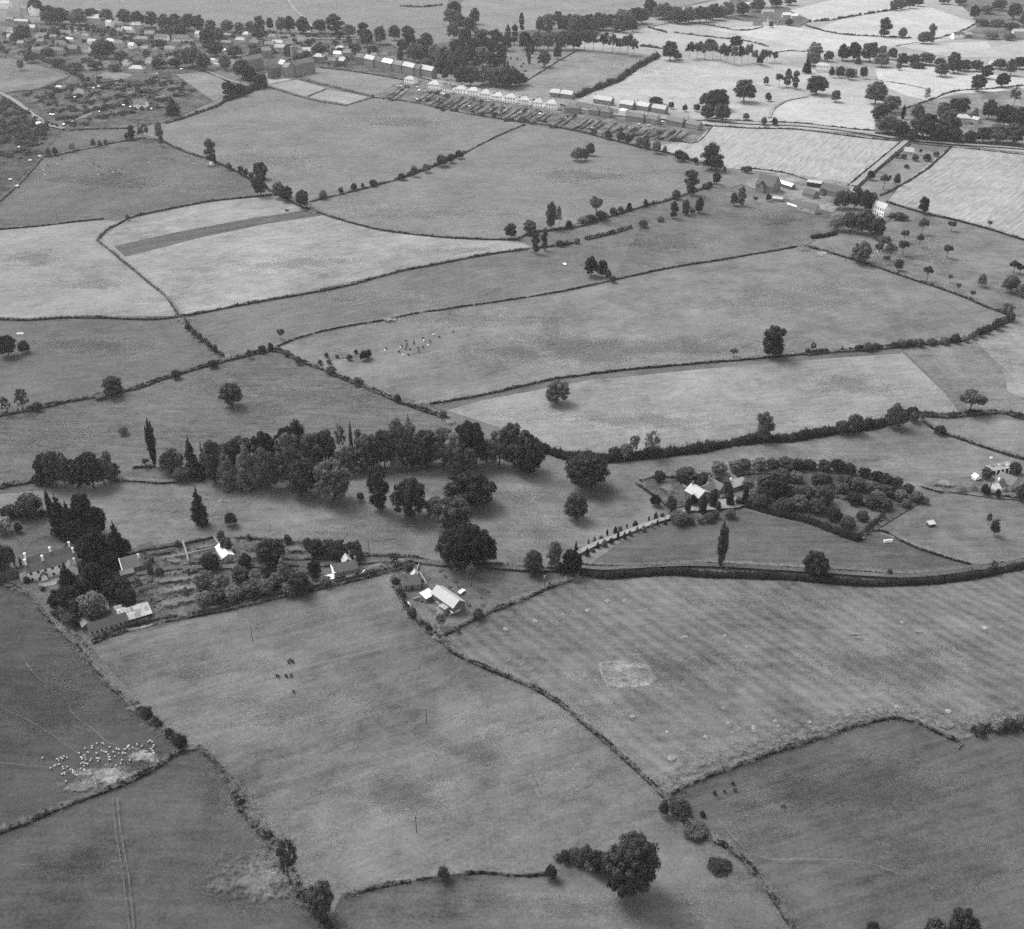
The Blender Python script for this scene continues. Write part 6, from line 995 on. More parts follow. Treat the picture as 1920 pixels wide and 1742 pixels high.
# --- council houses: hipped pale roofs in a row
SEMI = [(767, 158, 'slate_pale'), (813, 169, 'slate_pale'), (838, 175, 'tile'), (863, 177, 'slate_pale'), (886, 181, 'slate_pale'), (909, 186, 'slate_pale'), (932.5, 190, 'slate_pale'), (956, 194, 'slate_pale'), (982, 198, 'slate_pale'), (1008, 202, 'slate_pale'), (1033, 206, 'slate_pale'), (1072, 213, 'tile'), (1112, 217, 'tile'), (1134, 221, 'tile')]
for i, (x, y, r) in enumerate(SEMI):
    w = (18, 20, 17, 21, 19, 20, 18, 21, 20, 19, 20, 28, 19, 17)[i]
    house('council_house', ORD[i] + ' house from the left in the row of hipped roofs', (x - w / 2, y - .8), (x + w / 2, y + 1.4), 7.5 + (i * 7 % 4) * .4, 4.6 + (i * 5 % 3) * .35, 2.7 + (i * 3 % 4) * .2, roof='hip', wall='brick' if i > 10 else 'white', rm=r, win=(4, 2), chim=((.3, .5, .8, 1.1, 'brick'), (.7, .5, .8, 1.1, 'brick')), group='council houses in a row', over=.5)
TERR = [((1112, 194), (1145, 199), 'slate_pale', 'brick', 'long pale terrace roof behind the council houses'), ((1161, 203), (1185, 207), 'slate_pale', 'brick', 'first steep pale gabled house from the left above the road'), ((1191, 206), (1214, 210), 'slate_pale', 'brick', 'second steep pale gabled house from the left above the road'), ((1221, 211), (1246, 215), 'slate_pale', 'brick', 'third steep pale gabled house from the left above the road'),
        ((1172, 226), (1205, 231), 'tile', 'brick', 'dark hipped pair of houses below the road'), ((1210, 231), (1232, 235), 'tile', 'brick', 'dark tiled house right of the hipped pair'), ((1248, 234), (1278, 240), 'tile', 'brick', 'dark tiled house near the garden end'), ((1284, 240), (1308, 246), 'tile', 'stone', 'last dark house before the striped stubble'),
        ((1031, 182), (1048, 184), 'slate_pale', 'brick', 'tall terrace block left of the hedge end'), ((1050, 184), (1072, 187), 'slate_pale', 'brick', 'tall terrace block with a broad white roof')]
for A, B, r, w, lab in TERR:
    house('terrace_house', lab, A, B, 7, 4.3, 2.7, wall=w, rm=r, win=(4, 2), chim=((.02, .5, .8, 1.2, 'brick'), (.98, .5, .8, 1.2, 'brick')), roof='hip' if 'hipped' in lab else 'gable')
house('white_garage', 'small bright white roofed shed among the council gardens', (1160, 214), (1171, 216), 5, 3.4, .8, cat='shed', roof='lean', wall='white', rm='tin_white')
# --- terrace row above the school field (dark walls, bright roofs)
for i, (A, B, r) in enumerate([((668, 122), (682, 123), 'slate'), ((683, 124), (700, 128), 'slate_pale'), ((702, 128), (716, 131), 'slate_dark'), ((716, 131), (734, 135), 'tin_white'), ((736, 135), (752, 138), 'slate'), ((754, 138), (775, 143), 'slate_pale'), ((777, 143), (786, 145), 'slate_dark'), ((787, 144), (810, 149), 'slate_pale')]):
    house('terrace_house', ORD[i] + ' house from the left in the long terrace above the school field', A, B, 8, 8.0, 3.2, wall='brick', rm=r, win=(3, 2), chim=((.95, .5, 1.0, 1.4, 'stone'),), group='long terrace above the school field')
# --- the school: a big stone block with many tall windows, a square tower and wings
ls = (P(590, 137) - P(556, 144)).length
house('school', 'large stone school block with tall windows and gables', (556, 144), (592, 136), 11, 11, 3.2, cat='school', wall='stone', rm='slate', win=(7, 2), side=3, chim=((.1, .3, 1, 2, 'stone'), (.9, .3, 1, 2, 'stone')),
      wings=((-14, -.1, 2, 11, 10, 3.2, 'depth', 'gable', 'stone', 'slate', ()), (-32, -14.1, 14, 22, 9.5, 3.0, 'along', 'gable', 'stone_dark', 'slate', ()), (-8, 4, 16, 26, 11, 3.4, 'depth', 'gable', 'stone', 'slate_pale', ())))
house('school_tower', 'square stone tower behind the school', (550, 122), (560, 121), 6, 17, 2.0, cat='tower', roof='hip', wall='stone', rm='slate', win=(2, 3))
house('school_wing', 'tall left wing of the stone school', (462, 136), (496, 129), 10, 11, 3.0, cat='school', wall='stone', rm='slate', win=(7, 2), side=2)
VILL = [  # x, y (front foot centre), width px, depth, wall h, roof h, wall, roof, label, extra
 (27, 36, 22, 10, 9, 4, 'render', 'slate', 'tall grey gabled house in the top left corner', {}), (10, 18, 18, 8, 8, 3, 'white', 'slate_pale', 'white house cut by the left edge at the top', {}), (62, 30, 14, 8, 9, 4, 'white', 'slate', 'bright white gabled house in the top left corner', dict(ridge='depth')), (52, 14, 14, 8, 12, 2, 'render', 'slate', 'square tower house in the top left corner', dict(roof='hip')), (44, 28, 14, 8, 8, 3, 'render', 'slate', 'grey house behind the bright white gable', {}), (18, 42, 14, 6, 4, 2, 'stone', 'slate', 'grey cottage under the top left houses', {}), (40, 46, 26, 6, 4, 2, 'stone', 'slate_pale', 'long pale cottage row under the top left houses', {}),
 (124, 36, 22, 6, 4, 1.5, 'brick', 'tin_white', 'dark pavilion with thin white roof in the village', dict(roof='lean')), (181, 49, 36, 12, 9, 4, 'render', 'slate_pale', 'big pale hotel with hipped roof on the village street', dict(roof='hip', win=(7, 2))), (203, 52, 10, 7, 6, 2.5, 'white', 'slate_pale', 'small pale annexe of the hotel', {}),
 (255, 55, 20, 8, 5, 3.4, 'render', 'slate_pale', 'pale hipped house right of the hotel', dict(roof='hip')), (238, 64, 20, 7, 5, 3, 'white', 'slate_pale', 'bright white gabled house below the hotel', {}), (224, 66, 12, 7, 5, 2.6, 'stone', 'slate', 'grey house left of the bright white gable', {}),
 (262, 82, 30, 8, 5, 2.6, 'stone', 'slate', 'long grey terrace below the white gable', {}), (280, 72, 18, 8, 5, 3, 'stone', 'slate', 'grey house behind the long grey terrace', {}), (302, 78, 24, 7, 5, 2.6, 'white', 'tile', 'white fronted terrace in the village', {}), (300, 86, 18, 6, 3, 2, 'render', 'slate', 'low cottage under the white fronted terrace', {}), (340, 80, 34, 8, 4, 4, 'white', 'tile', 'broad white cottage with big tiled roof', dict(roof='hip')),
 (90, 104, 58, 8, 5.2, 3, 'render', 'slate', 'long row of white fronted cottages above the left field', dict(win=(12, 2))), (136, 102, 18, 8, 6, 3.4, 'stone_dark', 'slate', 'dark end house of the cottage row', {}), (154, 100, 26, 7, 5.5, 3, 'white', 'tile', 'bright white house right of the cottage row', dict(win=(6, 2))),
 (228, 108, 28, 8, 5, 3, 'render', 'tile', 'brown roofed house with white base in the village', dict(win=(5, 1))), (100, 78, 12, 6, 5, 2.5, 'stone', 'slate', 'small house behind the cottage row', {}), (130, 78, 12, 4, 3, 1, 'white', 'tin_white', 'tiny white shed behind the cottage row', {}),
 (255, 137, 26, 8, 4, 3, 'render', 'slate_pale', 'pale bungalow above the allotments', dict(roof='hip')), (306, 152, 20, 7, 4, 4.2, 'stone', 'slate_dark', 'dark slate barn house above the allotments', {}), (262, 206, 22, 8, 4.5, 3.4, 'white', 'slate', 'white gabled house at the foot of the allotments', dict(win=(3, 1))), (148, 182, 22, 9, 3.5, 3.2, 'render', 'slate', 'grey hipped bungalow among the allotments', dict(roof='hip')), (74, 238, 13, 5, 2.4, 1.2, 'white', 'tin_white', 'small white hut among the rough gardens', {}), (110, 168, 9, 4, 2.4, 1, 'white', 'slate_pale', 'tiny pale hut in the upper allotments', {}),
 (418, 71, 30, 6, 3.5, 1.6, 'stone', 'slate', 'low grey terrace behind the village trees', {}), (450, 82, 16, 6, 4, 2.5, 'render', 'slate_pale', 'pale gabled house near the village green', {}), (424, 86, 18, 6, 3.5, 2, 'stone', 'slate', 'small grey cottage near the village green', {}), (428, 98, 16, 3, 2.5, .6, 'white', 'tin_white', 'long white hut near the village green', {}), (476, 88, 16, 7, 4.5, 3, 'stone', 'slate', 'grey gabled house above the school', {}), (396, 118, 12, 5, 3, 1.4, 'white', 'slate_pale', 'white cottage at the school lane corner', {}), (408, 125, 14, 3, 2.4, .8, 'white', 'slate_pale', 'white lean hut beside the school lane', {}),
 (505, 92, 18, 7, 5, 2.6, 'stone', 'slate', 'grey house above the school left wing', {}), (525, 100, 20, 7, 6, 3, 'render', 'slate_pale', 'pale gables crowded behind the school', {}), (500, 108, 16, 7, 7, 3, 'stone', 'slate', 'dark gable crowded behind the school', {}), (540, 92, 18, 7, 5, 3, 'render', 'slate', 'grey pale house behind the school tower', {}), (596, 118, 18, 8, 6, 3, 'stone', 'slate_pale', 'pale roofed villa right of the school', dict(roof='hip')), (637, 100, 18, 8, 5, 2.6, 'render', 'slate_pale', 'pale hipped house above the terrace', dict(roof='hip')), (632, 110, 14, 6, 5, 2.4, 'white', 'tin_white', 'small bright house left of the terrace', {}), (650, 112, 14, 8, 7, 3, 'brick', 'slate', 'dark house at the left of the terrace', {}), (678, 82, 22, 8, 5, 4, 'stone', 'slate', 'steep grey house with white chimney beside the far road', dict(ch=1)),
]
XV = [(6, 60), (22, 64), (60, 60), (75, 84), (112, 88), (160, 76), (172, 84), (205, 84), (222, 90), (245, 92), (270, 98), (290, 100), (318, 98), (350, 100), (340, 66), (372, 72), (300, 62), (322, 58), (460, 72), (480, 68), (510, 76), (520, 86), (560, 108), (575, 104), (590, 98), (610, 112), (622, 120), (655, 100), (700, 112), (720, 112), (735, 118), (640, 122), (20, 76), (38, 90), (180, 124), (200, 128), (235, 124), (280, 120), (320, 118)]
random.seed(9)
VILL += [(x, y, random.uniform(10, 19), random.uniform(6, 8), random.uniform(3.2, 5.2), random.uniform(2.2, 3.2), random.choice(['render', 'white', 'stone', 'brick', 'render']), random.choice(['slate', 'slate_pale', 'tile', 'slate_pale', 'slate']), ORD[i] + ' small house from the left among the village garden trees', dict(roof=random.choice(['gable', 'gable', 'hip']))) for i, (x, y) in enumerate(sorted(XV))]
for x, y, w, dp, h, rh, wl, rm, lab, ex in VILL:
    ex = dict(ex); ch = ex.pop('ch', None)
    wn_ = ex.pop('win', (max(2, int(w / 6)), 2 if h >= 4.0 else 1))
    house('village_house', lab, (x - w / 2, y - .6), (x + w / 2, y + .6), dp, h, rh, wall=wl, rm=rm, win=wn_, chim=((.08, .5, .9, 1.3, 'white' if ch else 'stone'), (.92, .5, .9, 1.3, 'stone')) if h >= 3.5 else (), **ex)
# ------------------------------------------------------------------ garden ground, walls and small things
def quadstrip(name, pts, mat, label): return sheet(name, pts, mat, label)
# villa kitchen garden beds
for lab, pts, mt in [('dark bed along the top wall of the kitchen garden', [(258, 1042), (340, 1028), (344, 1036), (262, 1052)], mp_crop), ('pale bed in the upper kitchen garden', [(362, 1030), (398, 1022), (404, 1030), (366, 1038)], mp_lawn),
                     ('pale lawn bed in the lower kitchen garden', [(308, 1055), (340, 1050), (348, 1058), (312, 1066)], mp_lawn), ('middle bed of the kitchen garden', [(355, 1046), (382, 1042), (384, 1054), (356, 1060)], mp_crop),
                     ('long pale plot across the lower garden', [(270, 1092), (370, 1078), (378, 1090), (276, 1106)], mp_lawn), ('second long pale plot across the lower garden', [(280, 1112), (380, 1096), (386, 1108), (284, 1124)], mp_dry), ('third long plot beside the patched tin shed', [(285, 1132), (390, 1112), (400, 1128), (290, 1152)], mp_lawn),
                     ('sloping vegetable plot behind the greenhouse', [(448, 1016), (500, 1018), (494, 1038), (450, 1042)], mp_crop), ('small bright vegetable plot left of the thicket', [(535, 1028), (575, 1026), (575, 1040), (536, 1042)], mp_lawn),
                     ('cottage garden right of the stone cottage', [(676, 1068), (720, 1058), (728, 1064), (682, 1078)], mp_lawn), ('plot left of the stone cottage', [(545, 1058), (610, 1060), (605, 1080), (560, 1084)], mp_crop),
                     ('bare yard in front of the pale roofed barn', [(790, 1135), (835, 1130), (850, 1158), (820, 1175)], mp_dry), ('pale bed along the cypress house garden', [(1225, 912), (1250, 905), (1275, 930), (1258, 942)], mp_lawn),
                     ('pale kitchen plot of the right hand cottage', [(1725, 910), (1782, 900), (1798, 916), (1768, 922)], mp_dry), ('dark kitchen plot of the right hand cottage', [(1770, 925), (1800, 918), (1842, 914), (1842, 922), (1800, 930)], mp_bed)]:
    sheet('garden_bed', pts, mt, lab)
for lab, p, w in [('white garden path down through the villa trees', [(193, 1104), (197, 1125), (201, 1140), (204, 1152)], 1.6), ('pale cross path in the kitchen garden', [(343, 1020), (350, 1040), (354, 1058)], .9), ('pale long path in the kitchen garden', [(305, 1052), (350, 1044), (406, 1032)], .8), ('pale path beside the greenhouse', [(402, 1012), (412, 1028)], .8), ('pale path across the cypress house garden', [(1280, 915), (1298, 930), (1310, 948)], .9)]:
    strip('garden_path', p, w, mp_gpath, lab)
def wall(pts, th, h, mat, label, name='stone_wall', cat='wall'):
    a, L = resample(gline(pts, 3), 1.2); c0 = a[0].copy(); n = len(a); d = np.gradient(a, axis=0); d /= np.linalg.norm(d, axis=1)[:, None] + 1e-9
    nr = np.stack([-d[:, 1], d[:, 0], 0 * d[:, 0]], 1); hh = h * (1 + .12 * rng.normal(size=n)); z = np.array([0, 0, 1.])
    r = [a - nr * th / 2, a - nr * th / 2 + z * hh[:, None], a + nr * th / 2 + z * hh[:, None], a + nr * th / 2]
    V = np.stack(r, 1).reshape(-1, 3) - c0; i = np.arange(n - 1)[:, None] * 4 + np.arange(3)[None]
    Q = np.stack([i, i + 1, i + 5, i + 4], -1).reshape(-1, 4); Q = np.concatenate([Q, [[0, 3, 2, 1], [4 * n - 4, 4 * n - 3, 4 * n - 2, 4 * n - 1]]])
    me = mesh_np(name, V, Q, [M[mat]]); me.flip_normals(); return tag(link(name, me, None, tuple(c0)), label, cat)
for pts, th, h, mt, lab in [([(775, 1126), (800, 1122), (815, 1114)], .6, 1.4, 'stone', 'rubble wall between the old cottage and the barn'), ([(765, 1132), (770, 1138)], .5, 1.2, 'white', 'short pale wall stub in the yard hedge'), ([(777, 1150), (788, 1168)], .5, 1.1, 'stone', 'short pale wall below the barn yard'), ([(786, 1060), (782, 1072), (778, 1080)], .5, 1.2, 'stone', 'thin wall behind the old cottage'), ([(798, 1056), (788, 1057), (830, 1061)], .5, 1.0, 'stone', 'low wall along the sunken lane'),
                            ([(788, 1076), (796, 1090), (800, 1100)], .5, 1.4, 'stone', 'pale gable wall right of the old cottage'), ([(672, 1082), (684, 1072)], .5, 1.0, 'white', 'short white wall at the end of the stone cottage'), ([(585, 1068), (590, 1076)], .4, 1.0, 'stone', 'thin garden wall left of the stone cottage'), ([(1722, 911), (1745, 918), (1768, 924)], .5, 1.0, 'stone', 'pale wall along the kitchen garden at the right'), ([(240, 1183), (268, 1178), (288, 1172)], .5, 1.0, 'render', 'pale low wall in front of the patched tin shed'), ([(1476, 383), (1494, 389)], .5, 1.4, 'white', 'white wall beside the joined barns'), ([(1370, 353), (1392, 346)], .5, .8, 'stone', 'farm entrance wall left of the great barn'), ([(1672, 414), (1688, 409)], .5, 1.0, 'white', 'white garden wall of the farmhouse'), ([(1540, 470), (1514, 462)], .5, 1.0, 'timber', 'timber field gate at the orchard corner')]:
    wall(pts, th, h, mt, lab)
# raised pale platform in the ridge and furrow
pl = [(1120, 1243), (1160, 1238), (1212, 1240), (1222, 1252), (1234, 1276), (1222, 1288), (1165, 1293), (1138, 1288), (1128, 1270)]
co = [P(*p) for p in pl]; cc = sum(co, Vector()) / len(co); mb = MB(); n = len(co)
top = [cc + (c - cc) * .92 + Vector((0, 0, .55)) for c in co]
ins = [cc + (c - cc) * .8 + Vector((0, 0, .30)) for c in co]
for i in range(n):
    j = (i + 1) % n; mb.poly([co[j], co[i], top[i], top[j]]); mb.poly([top[j], top[i], ins[i], ins[j]])
mb.poly(ins[::-1])
o = mb.build('earth_platform', gmat('platform_grass', 138, patch=.7, fine=1.1, spots=.15, size=3)); o.data.flip_normals(); o['kind'] = 'structure'; o['label'] = 'pale low earth platform in the ridge and furrow pasture'
# pale tussocks
tm = MB(); random.seed(5)
tm.lathe([(.95, -.05), (1.0, .12), (.8, .3), (.45, .42), (.05, .46)], 9); tus = tm.mesh('tussock', gmat('dead_grass', 150, patch=.5, fine=1.2))
for v in tus.vertices: v.co.x *= 1 + .25 * math.sin(v.co.y * 5); v.co.z *= 1 + .3 * math.sin(v.co.x * 7 + 1)
TU = [(1282, 1405), (1324, 1382), (1356, 1328), (1367, 1359), (1374, 1374), (1386, 1368), (1414, 1364), (1415, 1370), (1454, 1352), (1460, 1362), (1518, 1355), (1568, 1340), (1632, 1331), (1682, 1326), (1778, 1334), (1252, 1373), (1186, 1344), (1193, 1220), (1400, 1213), (1692, 1168), (1285, 1195), (1102, 1145), (1172, 1127), (1138, 1128), (1056, 1152), (1004, 1165), (948, 1180), (1360, 1192), (1847, 1178)]
for i, (x, y) in enumerate(sorted(TU)):
    o = link('tussock', tus, None, P(x, y)); s = random.uniform(.7, 1.5); o.scale = (s, s * .9, s); o.rotation_euler.z = random.uniform(0, 6)
    tag(o, ORD[i] + ' pale tussock from the left on the ridge and furrow pasture', 'tussock', 'pale tussocks on the ridge and furrow')
shrub_mass([(random.uniform(255, 380), 0, 0, 0) for _ in range(1)] and [(x, y, random.uniform(4, 9), random.uniform(5, 12)) for x, y in [(260 + i * 2.4 + random.uniform(-3, 3), (1094 if i % 3 == 0 else 1112 if i % 3 == 1 else 1134) - i * .42 + random.uniform(-3, 3)) for i in range(52)]], 'low flowers and vegetables of the villa garden', mat='leaf')
def scatter_in(poly, n):
    xs = [p[0] for p in poly]; ys = [p[1] for p in poly]; out = []
    while len(out) < n:
        x, y = random.uniform(min(xs), max(xs)), random.uniform(min(ys), max(ys)); c = False
        for i in range(len(poly)):
            (x1, y1), (x2, y2) = poly[i], poly[i - 1]
            if (y1 > y) != (y2 > y) and x < (x2 - x1) * (y - y1) / (y2 - y1) + x1: c = not c
        if c: out.append((x, y))
    return out
shrub_mass([(x, y, random.uniform(2, 6), random.uniform(3, 8)) for x, y in scatter_in([(256, 1044), (400, 1014), (408, 1030), (300, 1060)], 70) + scatter_in([(446, 1014), (560, 1022), (575, 1040), (450, 1046)], 80) + scatter_in([(540, 1056), (615, 1062), (600, 1096), (420, 1130), (400, 1110)], 130) + scatter_in([(676, 1062), (740, 1052), (735, 1066), (684, 1080)], 26) + scatter_in([(250, 1090), (380, 1074), (400, 1125), (290, 1152)], 46)], 'rows of vegetables, currant bushes and flowers of the big gardens', mat='leaf')
shrub_mass([(x, y, random.uniform(2, 6), random.uniform(3, 9)) for x, y in scatter_in([(1200, 903), (1290, 893), (1330, 938), (1262, 955)], 30) + scatter_in([(1725, 912), (1850, 896), (1900, 930), (1770, 924)], 40) + scatter_in([(790, 1060), (900, 1062), (930, 1130), (830, 1180), (750, 1110)], 46)], 'scattered weeds and garden plants around the yards', mat='leaf_pale')
# telegraph poles
def pole(x, yb, h, label, trans=False):
    t = empty('telegraph_pole', P(x, yb)); tag(t, label, 'pole', 'telegraph poles across the fields')
    m = MB(); m.tube([(0, 0, -.2), (0, 0, h)], [.16, .11], 6); m.build('mast', M['timber_dark'], t)
    m = MB(); m.box(-.8, .8, -.06, .06, h - .5, h - .36); arm = m.build('crossarm', M['timber_dark'], t)
    for s in (-.7, -.3, .3, .7): m = MB(); m.lathe([(.05, h - .36), (.07, h - .28), (.05, h - .18)], 6, (s, 0)); m.build('insulator', M['white'], arm)
    if trans: m = MB(); m.box(-.55, .55, -.5, .5, h - 2.0, h - .7); m.build('transformer', M['wire'], t)
for x, yb, lab in [(800, 1357, 'telegraph pole in the middle of the wide grey pasture'), (781, 1561, 'telegraph pole nearest the bottom in the wide grey pasture'), (474, 1203, 'telegraph pole below the villa garden hedge'), (692, 1037, 'telegraph pole above the stone cottage'), (818, 1196, 'telegraph pole at the hedge corner below the barn'), (246, 399, 'telegraph pole above the hedge bend in the haystack field'), (385, 378, 'telegraph pole at the foot of the haystack field on the right'), (108, 414, 'telegraph pole at the foot of the haystack field on the left'), (659, 339, 'telegraph pole left of the middle hedge'), (886, 279, 'telegraph pole at the top of the middle hedge'), (976, 233, 'telegraph pole at the corner of the council gardens'), (130, 1190, 'telegraph pole beside the lane hedge')]:
    pole(x, yb, 8.0, lab)
pole(1021, 1104, 8.0, 'telegraph pole with a transformer right of the barn yard', True)
# haystacks
def rick(x, y, r, h, label):
    t = empty('haystack', P(x, y)); tag(t, label, 'haystack')
    m = MB(); m.lathe([(r * .85, -.1), (r, h * .35), (r * .95, h * .5)], 14); m.build('stack', M['hay'], t, smooth=True)
    m = MB(); m.lathe([(r * 1.05, h * .48), (r * .8, h * .78), (r * .4, h * .95), (.05, h)], 14); m.build('thatched_cap', M['hay'], t, smooth=True)
rick(397, 311, 2.4, 4.2, 'pale beehive haystack beside the lone hedge tree'); sheet('bare_patch', jag(395, 312, 14, 4), mp_pale, 'trodden straw around the beehive haystack')
t = empty('silage_mound', P(733, 603)); tag(t, 'low pale mound beside the gappy hedge above the cattle', 'mound'); m = MB(); m.lathe([(4.6, -.1), (4.4, .5), (3.6, 1.1), (2.0, 1.4), (.1, 1.5)], 16); m.build('heap', mp_dry, t, smooth=True)
sheet('bare_patch', jag(732, 603, 17, 5), mp_bare, 'pale trodden ring around the low mound')
# animals: one skinned body each
def animal(kind, name, joints, edges, radii):
    me = bpy.data.meshes.new(name); me.from_pydata(joints, edges, []); o = bpy.data.objects.new(name, me); C.objects.link(o)
    o.modifiers.new('skin', 'SKIN')
    for i, r in enumerate(radii): me.skin_vertices[0].data[i].radius = (r, r)
    me.skin_vertices[0].data[0].use_root = True
    o.modifiers.new('sub', 'SUBSURF').levels = 1
    dg = bpy.context.evaluated_depsgraph_get(); out = bpy.data.meshes.new_from_object(o.evaluated_get(dg)); bpy.data.objects.remove(o); out.name = name
    out.materials.clear(); return out
def quad_mesh(name, L, h, body, graze):
    J = [(0, 0, h), (L * .45, 0, h * 1.02), (-L * .45, 0, h), (L * .68, 0, h * (.85 if graze else 1.2)), (L * .86, 0, h * (.35 if graze else 1.25)), (L * 1.02, 0, h * (.14 if graze else 1.12)), (-L * .54, 0, h * .6)]
    R = [body, body * .92, body * .9, body * .5, body * .36, body * .2, body * .1]
    E = [(0, 1), (0, 2), (1, 3), (3, 4), (4, 5), (2, 6)]
    for sx, par in ((.40, 1), (-.42, 2)):
        for sy in (-1, 1):
            k = len(J); J += [(L * sx, sy * body * .55, h * .55), (L * sx + (.04 if sx > 0 else -.06) * L, sy * body * .55, h * .28), (L * sx, sy * body * .55, .02)]; R += [body * .34, body * .2, body * .17]; E += [(par, k), (k, k + 1), (k + 1, k + 2)]
    return animal('q', name, J, E, R)
COW = [quad_mesh('cow', 1.25, 1.05, .40, g) for g in (True, False)]; SHEEP = [quad_mesh('sheep', .62, .55, .27, g) for g in (True, False)]
def herd(meshes, mat, name, cat, label, group, pts):
    for i, (x, y) in enumerate(pts):
        me = meshes[i % len(meshes)]
        if not me.materials: me.materials.append(M['fleece'])
        o = link(name, me, None, P(x, y)); o.rotation_euler.z = random.uniform(0, 6.28); s = random.uniform(.9, 1.12); o.scale = (s, s, s)
        o.material_slots[0].link = 'OBJECT'; o.material_slots[0].material = M[mat]; tag(o, label, cat, group)
Z = lambda pts: [(640 + a / 3, 440 + b / 3) for a, b in pts]
herd(COW, 'hide_dark', 'cow', 'cow', 'dark cow grazing in the herd in the middle field', 'herd in the middle field', Z([(365, 602), (408, 606), (408, 618), (368, 622), (340, 632), (365, 633), (326, 664), (386, 652), (362, 648), (432, 642), (458, 638), (436, 662), (376, 680), (460, 588), (500, 606), (550, 580), (628, 552), (252, 644)]))
herd(COW, 'hide_white', 'cow', 'cow', 'white cow grazing in the herd in the middle field', 'herd in the middle field', Z([(520, 568), (464, 602), (488, 628), (332, 642), (347, 684), (246, 658)]))
W_ = lambda pts: [(a / 3.84, 220 + b / 3.84) for a, b in pts]
herd(COW, 'hide_dark', 'cow', 'cow', 'dark cow in the haystack field', 'cattle of the haystack field', W_([(342, 348), (362, 406), (674, 338), (714, 358), (740, 416), (790, 388), (860, 410), (938, 465), (445, 305)]))
herd(COW, 'hide_white', 'cow', 'cow', 'white cow in the haystack field', 'cattle of the haystack field', W_([(316, 385), (410, 346), (322, 420), (712, 416), (810, 402), (1072, 332)]))
herd(COW, 'hide_dark', 'cow', 'cow', 'dark cow in the wide grey pasture below the villa', 'cattle of the wide grey pasture', [(541, 1243), (545, 1240), (550, 1243), (521, 1270), (537, 1270), (546, 1269), (551, 1300)])
fl = []
random.seed(3)
for cx, cy, sx, sy, n in ((205, 1415, 24, 9, 26), (245, 1405, 20, 6, 16), (140, 1448, 16, 8, 16), (165, 1428, 14, 6, 12), (110, 1430, 20, 10, 12), (280, 1412, 14, 7, 10), (225, 1430, 30, 8, 10)):
    fl += [(random.gauss(cx, sx), min(random.gauss(cy, sy), 1470 - (cx - 200) * .3)) for _ in range(n)]
herd(SHEEP, 'fleece', 'sheep', 'sheep', 'white sheep gathered on the worn ground at the left', 'flock on the worn ground', fl)
herd(SHEEP, 'fleece', 'sheep', 'sheep', 'white sheep in the park paddock beside the belt', 'sheep in the park paddock', [(415, 940), (418, 936), (421, 941), (582, 933)])
herd(SHEEP, 'fleece', 'sheep', 'sheep', 'tiny white sheep in the field beyond the cemetery', 'sheep beyond the cemetery', [(940 + a / 3.84, b / 3.84) for a, b in [(440, 420), (470, 400), (480, 486), (515, 385), (525, 430), (545, 435), (530, 450), (575, 448), (590, 455), (608, 482), (645, 455), (680, 490), (715, 450), (720, 468), (750, 450), (748, 452), (760, 490), (775, 475), (800, 452), (835, 485), (890, 455), (655, 440), (570, 435), (610, 435)]])
# gravestones
gm = MB(); gm.box(-.45, .45, -.12, .12, -.05, 1.3); gm.poly([(-.45, -.12, 1.3), (.45, -.12, 1.3), (.25, -.12, 1.6), (-.25, -.12, 1.6)]); gm.poly([(.45, .12, 1.3), (-.45, .12, 1.3), (-.25, .12, 1.6), (.25, .12, 1.6)]); gm.poly([(-.25, -.12, 1.6), (.25, -.12, 1.6), (.25, .12, 1.6), (-.25, .12, 1.6)]); gm.poly([(.45, -.12, 1.3), (.45, .12, 1.3), (.25, .12, 1.6), (.25, -.12, 1.6)]); gm.poly([(-.45, .12, 1.3), (-.45, -.12, 1.3), (-.25, -.12, 1.6), (-.25, .12, 1.6)])
gme = gm.mesh('gravestone', M['grave'])
for r in range(7):
    for c in range(9):
        x = 948 + c * 6.2 + r * 1.5 + random.uniform(-1, 1); y = 96 + r * 7.5 + c * .6 + random.uniform(-1, 1)
        if x > 1005 - (y - 100) * .4: continue
        o = link('gravestone', gme, None, P(x, y)); o.rotation_euler.z = random.uniform(-.15, .15); s = random.uniform(1.0, 1.7); o.scale = (s, s, s); tag(o, 'pale gravestone in the cemetery below the avenue', 'gravestone', 'gravestones of the cemetery')
# washing line
t = empty('washing_line', P(700, 1070)); tag(t, 'washing line with white sheets beside the stone cottage', 'washing line'); t.rotation_euler.z = .35
for x in (-3.4, 3.4): m = MB(); m.tube([(x, 0, 0), (x, 0, 2.2)], .06, 5); m.build('post', M['timber'], t)
m = MB(); m.tube([(-3.4, 0, 2.15), (0, 0, 2.0), (3.4, 0, 2.15)], .015, 4); m.build('line', M['wire'], t)
for k in range(4):
    m = MB(); x0 = -3 + k * 1.5; pts = [(x0 + u * 1.35, .12 * math.sin(u * 9 + k), 2.0) for u in (0, .25, .5, .75, 1)]
    for i in range(4): a, b = pts[i], pts[i + 1]; m.poly([(a[0], a[1] + .1, .6 + .2 * (k % 2)), (b[0], b[1] + .1, .6 + .2 * (k % 2)), b, a])
    m.build('sheet', M['cloth'], t)
